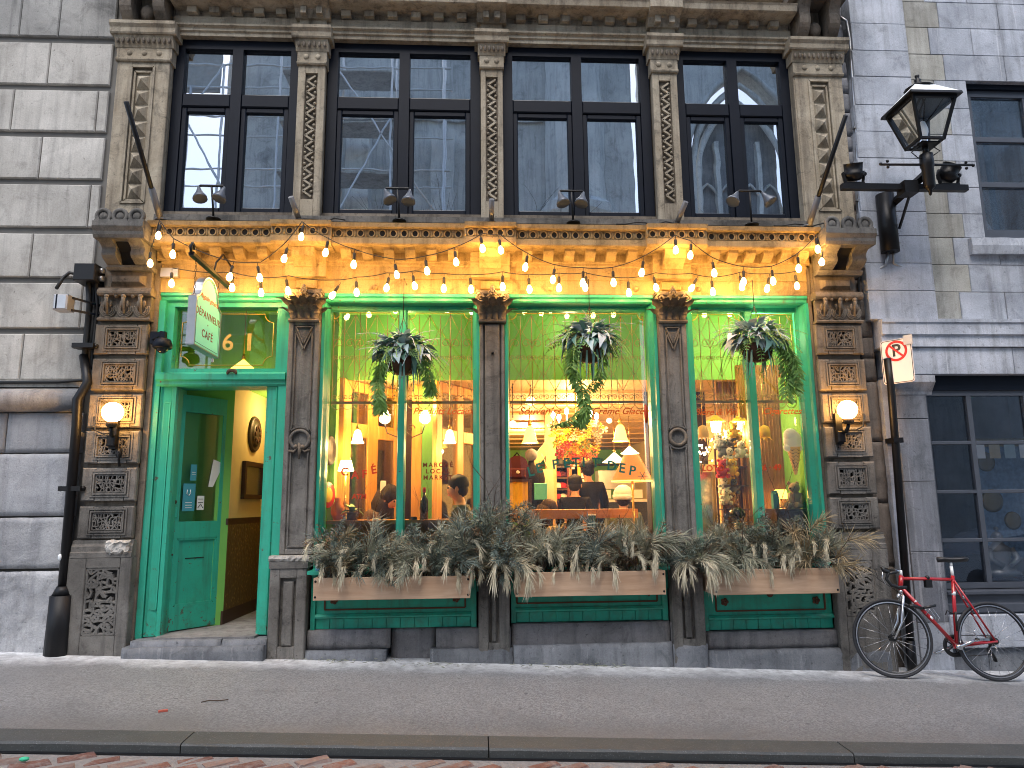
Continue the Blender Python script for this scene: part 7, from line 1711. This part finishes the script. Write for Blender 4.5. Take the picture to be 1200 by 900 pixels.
    skin_mesh('coat', C, [(0, 1), (1, 2), (2, 3), (3, 4), (3, 5), (5, 6), (6, 7), (7, 8), (3, 9), (9, 10), (10, 11), (11, 12)], coat, t, X0, 2)
    T = [(U(0, 0, .93), .15)]+[q for s in (1, -1) for q in [(((z_[0][0])*s, z_[0][1], z_[0][2]), z_[1]*1.18) for z_ in L2[:3]]]
    T = [(q[0], q[1]*k) for q in T]
    skin_mesh('trousers', T, [(0, 1), (1, 2), (2, 3), (0, 4), (4, 5), (5, 6)], 'coat_black', t, X0, 1)
    hc = Vector(U(0, hx+.016, 1.665)); b = MB(); mm = X0
    if hairstyle == 'short':
        b.ball(hc+Vector((0, .012*k, .02*k)), .108*k, 14, 10, (.98, 1.02, .88)); b.ball(hc+Vector((0, .045*k, -.045*k)), .082*k, 12, 8, (1.05, .8, .95))
    else:
        b.ball(hc+Vector((0, .012, .015)), .118*k, 14, 10, (1, 1.05, 1)); b.tube([hc+Vector((0, .05, .03)), hc+Vector((0, .10, -.1)), hc+Vector((0, .09, -.26)), hc+Vector((0, .06, -.36))], [.10, .125, .11, .05], 12)
    b.jitter(.007, int(loc[0]*90)); b.build('hair', m(hair), t, mm)
    b = MB()
    for s in (-1, 1): b.ball(Vector(U(s*.032, hx-.082, 1.635)), .011, 6, 5)
    b.build('eyes', m('coat_black'), t, mm)
    b = MB()
    for s in (-1, 1): b.ball(Vector(U(s*.09, hx+.01, 1.62)), .026*k, 8, 6, (.35, .7, 1.2))
    b.build('ears', m('skin'), t, mm); MB().ball(Vector(U(0, hx-.078, 1.562)), .02*k, 8, 5, (1.2, .5, .35)).build('mouth', m('flower_pink'), t, mm)
    if hat:
        MB().lathe([(.116, -.03), (.122, .0), (.118, .05), (.095, .10), (.05, .135), (.001, .145)], hc+Vector((0, .005, .0)), 18).lathe([(.116, -.04), (.128, -.035), (.128, .02), (.118, .022)], hc+Vector((0, .005, .0)), 18).build('knitted_hat', m(hat), t, mm)
    return t
person('dark haired man in profile seated at the window, grey green top', (X(540, 600, .62), .62, .36), R(-90), 'coat_olive', 'hair_black', 1.72, True, armf=.2)
wom = person('woman with long brown hair hunched with a phone behind the cafe lettering', (X(430, 600, 1.05), 1.05, .37), R(62), 'coat_brown', 'hair_brown', 1.66, True, 'long', R(22), hand_up=True)
ph = thing('phone', 'phone held up by the woman with long brown hair', 'phone', W(449, 574, .85)); p = W(449, 571, .85); MB().cham(p.x-.03, p.x+.03, .845, .855, p.z-.07, p.z+.07, .004).build('body', m('white_item'), ph)
person('taller person in a black coat seen from behind at the counter', (X(690, 590, 3.0), 3.0, FL), R(185), 'coat_black', 'hair_black', 1.72)
person('shorter person in a black coat standing left of the taller one', (X(674, 590, 2.7), 2.7, FL-.14), R(165), 'coat_black', 'hair_black', 1.64)
person('person in a pale knitted hat seated below the orange lampshade', (X(731, 600, 1.75), 1.75, .28), R(170), 'coat_olive', 'hair_brown', 1.66, True, hat='beanie')
person('brown haired person with a pale scarf, low at the left of the wide window', (X(641, 600, 1.8), 1.8, .16), R(120), 'tan_canvas', 'hair_brown', 1.62, True, 'long')
# orange lampshade by the window
p0, p1 = W(717, 564, .75), W(765, 564, .75); pt0, pt1 = W(733, 533, .75), W(750, 533, .75); cx = (p0.x+p1.x)/2; zl_, zh = p0.z, pt0.z; rb, rt = (p1.x-p0.x)/2, (pt1.x-pt0.x)/2
t = thing('floor_lamp', 'large orange fabric lampshade glowing at the right of the wide window', 'lamp', (cx, .75, FL))
MB().lathe([(rt, zh), (rb, zl_), (rb-.004, zl_), (rt-.004, zh)], (cx, .75, 0), 24, cap=False).build('shade', m('orange_shade'), t)
MB().lathe([(rb+.003, zl_-.006), (rb+.003, zl_+.006)], (cx, .75, 0), 24, cap=False).build('trim', m('yellow_shade'), t); MB().tube([(cx, .75, FL), (cx, .75, zh)], .012, 7).lathe([(.13, FL), (.13, FL+.02)], (cx, .75, 0), 16).build('stem', m('brass'), t); lamp_light('lamp_light', (cx, .75, zl_-.03), 3, t)
# shelves of caps, clothing, fittings at the back
def shelfbox(px0, px1, py0, py1, y, rows_, label):
    x0, x1, z0, z1 = X(px0, 570, y), X(px1, 570, y), Z(650, py1, y), Z(650, py0, y); t = thing('shelf_unit', label, 'shelf', (x0, y, z0)); MB().box(x0, x0+.03, y, y+.35, FL, z1).box(x1-.03, x1, y, y+.35, FL, z1).box(x0, x1, y+.35, y+.37, FL, z1).build('case', m('shelf_red'), t)
    for i in range(rows_+1): z = z0+(z1-z0)*i/rows_; MB().box(x0+.03, x1-.03, y, y+.35, z-.015, z+.015).build('shelf_board', m('dark_wood'), t)
    return x0, x1, z0, z1
y = 4.6; x0, x1, z0, z1 = shelfbox(643, 667, 547, 600, y, 4, 'dark red shelf unit of caps left of the black coats')
rg = random.Random(4); nn = 0
for i in range(4):
    for j in range(3):
        x = x0+.06+(x1-x0-.12)*(j+.5)/3; z = z0+(z1-z0)*i/4+.016; c_ = ['red_cloth', 'maroon_cloth', 'red_cloth', 'white_item'][(i+j) % 4] if i else 'red_cloth'
        cn = {'red_cloth': 'bright red', 'maroon_cloth': 'dark maroon', 'white_item': 'white'}[c_]; t = thing('cap', cn+' peaked cap, '+['left', 'middle', 'right'][j]+' on the '+['bottom', 'second', 'third', 'top'][i]+' shelf of the dark red unit', 'cap', (x, y, z), 'caps on the shelf unit'); MB().lathe([(.085, 0), (.085, .03), (.07, .075), (.03, .095), (.001, .098)], (x, y+.12, z), 12).build('crown', m(c_), t); MB().lathe([(.001, .005), (.075, .004), (.08, .0)], (x, y+.05, z+.01), 10, mat=Matrix.Diagonal((.9, 1, 1))).build('peak', m(c_), t)
shelfbox(668, 690, 545, 598, 5.2, 3, 'lighter shelf unit of small goods behind the black coats')
for i in range(14):
    x = X(670+rg.random()*18, 570, 5.15); z = Z(650, 597-17.5*(i % 3), 5.2)+.02
    t = tag(MB().box(x-.05, x+.05, 5.15, 5.25, z, z+rg.uniform(.08, .2)).lathe([(.03, z+.2), (.03, z+.23)], (x, 5.2, 0), 8).build('packet', m(rg.choice(['flower_yellow', 'teal_item', 'paper_white', 'flower_orange', 'red_cloth']))), 'small packet on the lighter shelf unit at the back', 'packet', 'packets on the back shelves')
t = thing('tote_bag', 'cream canvas tote bag hanging left of the dark red shelves', 'bag', W(637, 565, 3.6)); x, z = X(637, 565, 3.6), Z(637, 565, 3.6); MB().prism([(x-.18, z-.28), (x+.16, z-.3), (x+.14, z+.18), (x-.12, z+.2)], 3.58, 3.63).build('body', m('tan_canvas'), t); MB().tube([(x-.08, 3.6, z+.2), (x-.02, 3.6, z+.42), (x+.06, 3.6, z+.2)], .012, 5).build('strap', m('tan_canvas'), t)
t = thing('mannequin', 'shop dummy in a dark jacket and teal bag left of the tote bag', 'mannequin', (X(623, 570, 3.0), 3.0, FL)); x, z = X(623, 565, 3.0), Z(623, 565, 3.0)
MB().lathe([(.10, -.5), (.17, -.2), (.19, .05), (.16, .18), (.05, .24), (.04, .3)], (x, 3.0, z), 14, mat=Matrix.Diagonal((1, .7, 1))).build('torso', m('coat_black'), t); MB().ball((x, 3.0, z+.38), .09, 12, 8).build('head', m('plush_grey'), t); MB().tube([(x, 3, z-.5), (x, 3, FL)], .02, 6).build('stand', m('iron_black'), t); MB().cham(x+.02, x+.2, 2.82, 2.86, z-.25, z-.02, .01).build('bag', m('teal_item'), t)
t = thing('backpack', 'maroon backpack on the stand beside the middle column', 'backpack', W(606, 550, 1.6)); x, z = X(606, 548, 1.6), Z(606, 548, 1.6)
MB().prism([(x-.13, z-.14), (x+.13, z-.14), (x+.135, z+.02)]+[(x+.125*math.cos(R(a_)), z+.03+.11*math.sin(R(a_))) for a_ in range(0, 181, 20)]+[(x-.135, z+.02)], 1.52, 1.68).build('body', m('maroon_cloth'), t); MB().cham(x-.10, x+.10, 1.47, 1.53, z-.13, z-.01, .02).build('pocket', m('maroon_cloth'), t); MB().lathe([(.022, 0), (.001, -.002)], (x, 1.468, z-.06), 10, 'y').build('badge', m('paper_white'), t); MB().tube([(x-.04, 1.6, z+.13), (x, 1.6, z+.18), (x+.04, 1.6, z+.13)], .01, 5).build('handle', m('coat_black'), t)
t = thing('garment_stand', 'stand with yellow cloth hung under the maroon backpack', 'stand', (X(604, 590, 1.6), 1.6, FL)); z1 = Z(606, 562, 1.6); MB().box(x-.17, x+.17, 1.45, 1.75, z1-.03, z1).build('top', m('dark_wood'), t); MB().box(x-.15, x+.12, 1.5, 1.53, z1-.5, z1-.03).sweepz([(x-.15+.03*i, 1.49-.012*(i % 2)) for i in range(10)]+[(x+.12, 1.5), (x-.15, 1.5)], z1-.5, z1-.03).build('cloth', m('yellow_cloth'), t)
for s in (-.15, .15): MB().box(x+s-.012, x+s+.012, 1.46, 1.48, FL, z1-.03).build('leg', m('dark_wood'), t)
t = thing('timber_brace', 'wooden post and brace at the left of the back room', 'post', (X(634, 530, 4.0), 4.0, FL)); a, b_ = W(622, 548, 4.0), W(645, 518, 4.0); MB().bar(a, b_, .14, .12).box(b_.x-.08, b_.x+.08, 3.95, 4.1, FL, 2.84).build('timber', m('ceiling_wood'), t)
t = thing('service_counter', 'grey and white service counter behind the people at the back', 'counter', (X(712, 585, 6.5), 6.5, FL)); x0, x1 = X(697, 580, 6.5), X(765, 580, 6.5)
MB().box(x0, x1, 6.5, 7.1, FL, 1.45).build('base', m('dark_room'), t); MB().box(x0-.03, x1, 6.45, 7.1, 1.45, 1.5).build('top', m('white_item'), t); zz = Z(700, 575, 6.5)
for i in range(6): MB().box(x0+.1+.3*i, x0+.3+.3*i, 6.44, 6.45, 1.52, 1.68).build('price_card', m('paper_white'), t)
MB().box(x0+.1, x0+.8, 6.6, 7.0, 1.7, 2.05).build('machine', m('steel'), t)
t = thing('wall_shelf', 'long dark shelf high on the green back wall', 'shelf', (2.5, 11.8, 2.3)); MB().box(1.4, 3.9, 11.7, 12, 2.42, 2.46).build('board', m('dark_wood'), t)
text('wall_lettering', 'CAFÉ', .28, m('dark_wood'), cafe, FR(2.35, 11.97, 2.66), .003, bold=.008, spacing=1.5)
for i in range(9):
    x = 1.5+.26*i; tag(MB().lathe([(.06, 2.46), (.07, 2.52), (.05, 2.6), (.02, 2.62)], (x, 11.85, 0), 10).build('jar', m(['white_item', 'teal_item', 'flower_orange'][i % 3])), 'jar on the high shelf of the green back wall', 'jar', 'jars on the back wall shelf')
tb = thing('toy_house', 'small open book tent with coloured toys on the middle window sill', 'ornament', W(660, 615, .45)); p = W(661, 622, .45); MB().bar((p.x-.10, .45, p.z-.08), (p.x+.01, .45, p.z+.08), .012, .14).bar((p.x+.12, .45, p.z-.08), (p.x+.01, .45, p.z+.08), .012, .14).build('roof', m('tan_canvas'), tb)
for i in range(6): MB().ball((p.x-.05+.02*i, .43, p.z-.08+.015*(i % 3)), .02, 8, 6).build('toy', m(['sign_red', 'flower_yellow', 'flower_pink'][i % 3]), tb)
t = thing('cup', 'teal paper cup on the orange counter of the wide window', 'cup', W(694, 612, .95)); p = W(694, 614, .95); MB().lathe([(.03, -.02), (.042, .09), (.044, .09)], p, 12).build('cup_body', m('teal_item'), t); MB().lathe([(.046, .09), (.044, .105), (.001, .105)], p, 12).build('lid', m('paper_white'), t)
P(MB().box(.36, 1.82, .32, .95, 1.02, 1.06), 'display_shelf', 'dark_wood')
# --- right window: curtain, boards, toys, ice cream sign
q = [(X(868+i*1.9, 520, .95), .92+.035*(i % 2)) for i in range(30)]
cu_ = thing('curtain', 'brown pleated curtain hanging behind the right window', 'curtain', (3.2, .95, .9)); MB().sweepz(q+[(q[-1][0], .99), (q[0][0], .99)], .8, 3.0).build('drape', m('curtain_brown'), cu_)
q = [(X(842+i*1.9, 520, 1.25), 1.22+.03*(i % 2)) for i in range(17)]
cu_ = thing('curtain', 'darker brown curtain set further back, behind the two lit lanterns', 'curtain', (2.9, 1.25, .9)); MB().sweepz(q+[(q[-1][0], 1.29), (q[0][0], 1.29)], .8, 3.0).build('drape', m('curtain_brown'), cu_)
a, b_ = W(946, 550, .30), W(919, 550, .92); n = 6
for i in range(n):
    pa, pb = a.lerp(b_, i/n), a.lerp(b_, (i+.97)/n); P(vwall(Vector((pb.x, pb.y, 0)), Vector((pa.x, pa.y, 0)), .9, 2.84, .03), 'beadboard', 'interior_lime')
P(MB().box(2.16, 2.95, 1.9, 1.95, FL, 2.84), 'back_panel', 'dark_wood')
ic = thing('ice_cream_sign', 'moulded ice cream cone sign hanging by the green boards in the right window', 'sign', W(930, 530, .36)); c = W(929, 516, .36); k_ = .0085
b = MB().ball((c.x, .37, c.z), .105, 18, 12, (.95, .55, 1.05)).ball((c.x-.06, .36, c.z-.075), .05, 12, 8, (1, .6, .9)).ball((c.x+.05, .36, c.z-.08), .05, 12, 8, (1, .6, .8)).ball((c.x-.02, .36, c.z+.05), .08, 12, 8, (1, .6, 1)); b.build('scoop', m('ice_cream_glow'), ic)
MB().lathe([(.015, -.36), (.075, -.10), (.085, -.08), (.08, -.07)], (c.x+.01, .37, c.z), 14, mat=Matrix.Diagonal((1, .6, 1))).build('cone', m('biscuit_glow'), ic)
b = MB()
for i in range(7):
    z = -.11-.035*i; r_ = .073-.0082*i; b.tube([(c.x+.01+r_*math.cos(R(t_)), .37+.6*r_*math.sin(R(t_)), c.z+z+(.02 if t_ % 60 else 0)) for t_ in range(180, 361, 30)], .004, 4)
b.build('waffle_ridge', m('terracotta_brown'), ic)
tt = thing('side_table', 'small dark cabinet under the teddy bear in the right window', 'table', W(925, 620, .5)); x0, x1, zt_ = X(902, 597, .5), X(943, 597, .5), Z(920, 596, .4); MB().box(x0+.02, x1-.02, .38, .68, .5, zt_-.025).build('body', m('dark_wood'), tt); MB().cham(x0, x1, .35, .70, zt_-.024, zt_, .006).build('top', m('dark_wood'), tt)
td = thing('teddy_bear', 'pale brown teddy bear sitting by the small lamp in the right window', 'teddy bear', W(932, 594, .5)); x, z = X(932, 590, .5), zt_
b = MB().ball((x+.01, .5, z+.09), .075, 12, 9, (1, .85, 1.25)).ball((x-.01, .48, z+.215), .058, 12, 9).ball((x-.055, .45, z+.205), .026, 8, 6)
for s in (-1, 1): b.ball((x-.01+s*.045, .5, z+.265), .022, 8, 6, (1, .6, 1)).tube([(x+s*.06, .48, z+.15), (x+s*.07-.02, .43, z+.08), (x+s*.04-.03, .41, z+.05)], [.026, .024, .022], 8).tube([(x+s*.04, .47, z+.04), (x+s*.05-.06, .40, z+.03), (x+s*.05-.10, .38, z+.035)], [.036, .032, .03], 8)
b.build('body', m('teddy'), td); MB().ball((x-.075, .435, z+.21), .01, 6, 5).ball((x-.03, .432, z+.225), .007, 6, 5).ball((x-.055, .50, z+.235), .007, 6, 5).build('face', m('coat_black'), td)
ll = thing('table_lamp', 'small lit yellow lamp beside the teddy bear', 'lamp', W(915, 580, .55)); x, z = X(915, 583, .6), zt_; MB().lathe([(.04, 0), (.015, .02), (.012, .10)], (x, .6, z), 10).build('base', m('dark_bronze'), ll); MB().lathe([(.06, .20), (.08, .10), (.077, .10), (.057, .20)], (x, .6, z), 14, cap=False).build('shade', m('yellow_shade'), ll); lamp_light('lamp_light', (x, .62, z+.08), 4.5, ll, .03, (1, .5, .12))
ct = thing('carton', 'teal carton standing in front of the small yellow lamp', 'carton', W(909, 590, .42)); x = X(909, 590, .42); MB().box(x-.03, x+.03, .40, .46, zt_, zt_+.15).prism([(x-.03, zt_+.15), (x+.03, zt_+.15), (x+.03, zt_+.185), (x-.03, zt_+.185)], .425, .435).yprism([(.40, zt_+.15), (.46, zt_+.15), (.43, zt_+.18)], x-.03, x+.03).build('body', m('teal_item'), ct)
for px, lab, y in ((839, 'lit lantern with a flared cap, left of the right mullion', 1.0), (867, 'lit lantern partly behind the right mullion', 1.0)):
    p = W(px, 499, y); t = thing('wall_lamp', lab, 'lamp', p); MB().lathe([(.05, -.07), (.065, .05), (.04, .06)], p, 8).build('glass', m('hot_bulb'), t); MB().lathe([(.11, .045), (.07, .08), (.02, .12)], p, 12).build('cap', m('flower_yellow'), t); MB().tube([(p.x, y, p.z+.12), (p.x, y, 2.84)], .006, 5).build('chain', m('dark_bronze'), t); lamp_light('lamp_light', (p.x, y-.1, p.z-.1), 7, t)
for px, py, lab in ((824, 508, 'unlit flower shaped glass pendant beside the right column'), (896, 508, 'unlit flower shaped glass pendant before the brown curtain')):
    p = W(px, py, .6); t = thing('pendant_lamp', lab, 'lamp', p); b = MB().lathe([(.015, .09), (.05, .07), (.062, .02), (.055, -.05)], p, 12)
    for k in range(6): a = k*1.047; b.add([(p.x+.052*math.cos(a-.4), .6+.052*math.sin(a-.4), p.z-.04), (p.x+.10*math.cos(a), .6+.10*math.sin(a), p.z-.085), (p.x+.052*math.cos(a+.4), .6+.052*math.sin(a+.4), p.z-.04)], [(0, 1, 2)])
    b.build('glass', m('plush_yellow' if px > 850 else 'biscuit_glow'), t); MB().tube([(p.x, .6, p.z+.09), (p.x, .6, 2.84)], .005, 5).build('cord', m('brass'), t)
gl_ = thing('fairy_lights', 'cluster of tiny warm lights on brown twigs by the right column', 'fairy lights', W(822, 535, .9)); rg = random.Random(15)
b = MB()
for i in range(12): a = rg.uniform(0, 6.28); p = W(822, 556, .9); b.tube([p, p+Vector((math.cos(a)*.06, math.sin(a)*.06, .15)), p+Vector((math.cos(a)*.13, math.sin(a)*.1, rg.uniform(.15, .4)))], .004, 4)
b.build('twigs', m('twig'), gl_)
for i in range(34): p = W(823+rg.gauss(0, 6), 530+rg.gauss(0, 10), .85+rg.uniform(-.08, .08)); MB().ball(p, .009, 6, 4).build('light', m('hot_bulb'), gl_)
mf = thing('mirror_cabinet', 'gilt topped mirror cabinet low beside the right column', 'cabinet', W(825, 570, 1.1)); x0, x1 = X(808, 560, 1.1), X(838, 560, 1.1); z1 = Z(822, 544, 1.1); MB().box(x0, x1, 1.1, 1.3, z1-.09, z1).build('cornice', m('interior_tan'), mf); MB().box(x0+.02, x1-.02, 1.13, 1.16, z1-.9, z1-.09).build('mirror_glass', m('chrome'), mf); MB().box(x0, x0+.03, 1.1, 1.2, z1-.9, z1-.091).box(x1-.03, x1, 1.1, 1.2, z1-.9, z1-.091).build('frame', m('frame_gold'), mf)
toys = [(842, 520, 'white', 1), (852, 515, 'white', 1), (860, 507, 'yellow', 1), (858, 522, 'grey', 1), (848, 529, 'grey', 1), (854, 538, 'white', 1), (846, 553, 'red', 1), (857, 551, 'yellow', 1), (853, 563, 'yellow', 1), (848, 572, 'white', 1), (859, 573, 'grey', 1), (850, 585, 'white', 1), (858, 588, 'brown', 1), (866, 520, 'yellow', 1), (868, 530, 'white', 1)]
for (px, py, c_, s) in toys:
    y = .9+rg.uniform(-.06, .06); p = W(px, py, y); nm = 'plush_'+c_
    t = thing('plush_toy', c_+' plush animal in the heap of toys left of the right mullion', 'plush toy', p, 'plush toys heaped in the right window'); f_ = rg.uniform(.85, 1.2)
    b = MB().ball(p, .055*f_, 10, 8, (1, .9, 1.15)).ball(p+Vector((0, -.02, .075))*f_, .042*f_, 10, 8)
    for sx in (-1, 1): b.ball(p+Vector((sx*.032, -.01, .112))*f_, .016*f_, 7, 5).ball(p+Vector((sx*.05, -.03, -.04))*f_, .024*f_, 7, 5).ball(p+Vector((sx*.052, -.02, .02))*f_, .02*f_, 7, 5)
    b.build('body', m(nm), t); MB().ball(p+Vector((-.014, -.058, .082))*f_, .006, 5, 4).ball(p+Vector((.014, -.058, .082))*f_, .006, 5, 4).ball(p+Vector((0, -.062, .068))*f_, .007, 5, 4).build('face', m('coat_black'), t)
tr = thing('toy_rack', 'shelf rack behind the heap of plush toys in the right window', 'rack', W(853, 560, 1.05)); x0, x1 = X(841, 560, 1.05), X(869, 560, 1.05)
for py in (523, 545, 567, 594): z = Z(853, py, 1.0)-.02; MB().box(x0, x1, .85, 1.1, z-.015, z).build('shelf_board', m('dark_wood'), tr)
for x in (x0, x1): MB().box(x-.01, x+.01, 1.08, 1.1, .9, 2.2).build('upright', m('dark_wood'), tr)
t = thing('globe', 'dark round globe on a pale foot at the bottom of the right window', 'globe', W(865, 604, .45)); p = W(864, 602, .45); MB().ball(p, .085, 16, 10, (1, 1, .85)).build('ball', m('bottle_dark'), t); MB().lathe([(.035, -.19), (.035, -.09)], p, 10).build('foot', m('white_item'), t)
P(MB().box(2.27, 3.42, .32, 1.0, 1.05, 1.09), 'display_shelf', 'dark_wood')
lamp_light('room_light', (2.45, .9, 1.5), 4, cafe, .05)
# the prototypes that ended unused would float at the origin: remove them
for kk in PRO.values():
    for o in kk:
        if o.name not in used:
            for c in list(o.children): bpy.data.objects.remove(c)
            bpy.data.objects.remove(o)
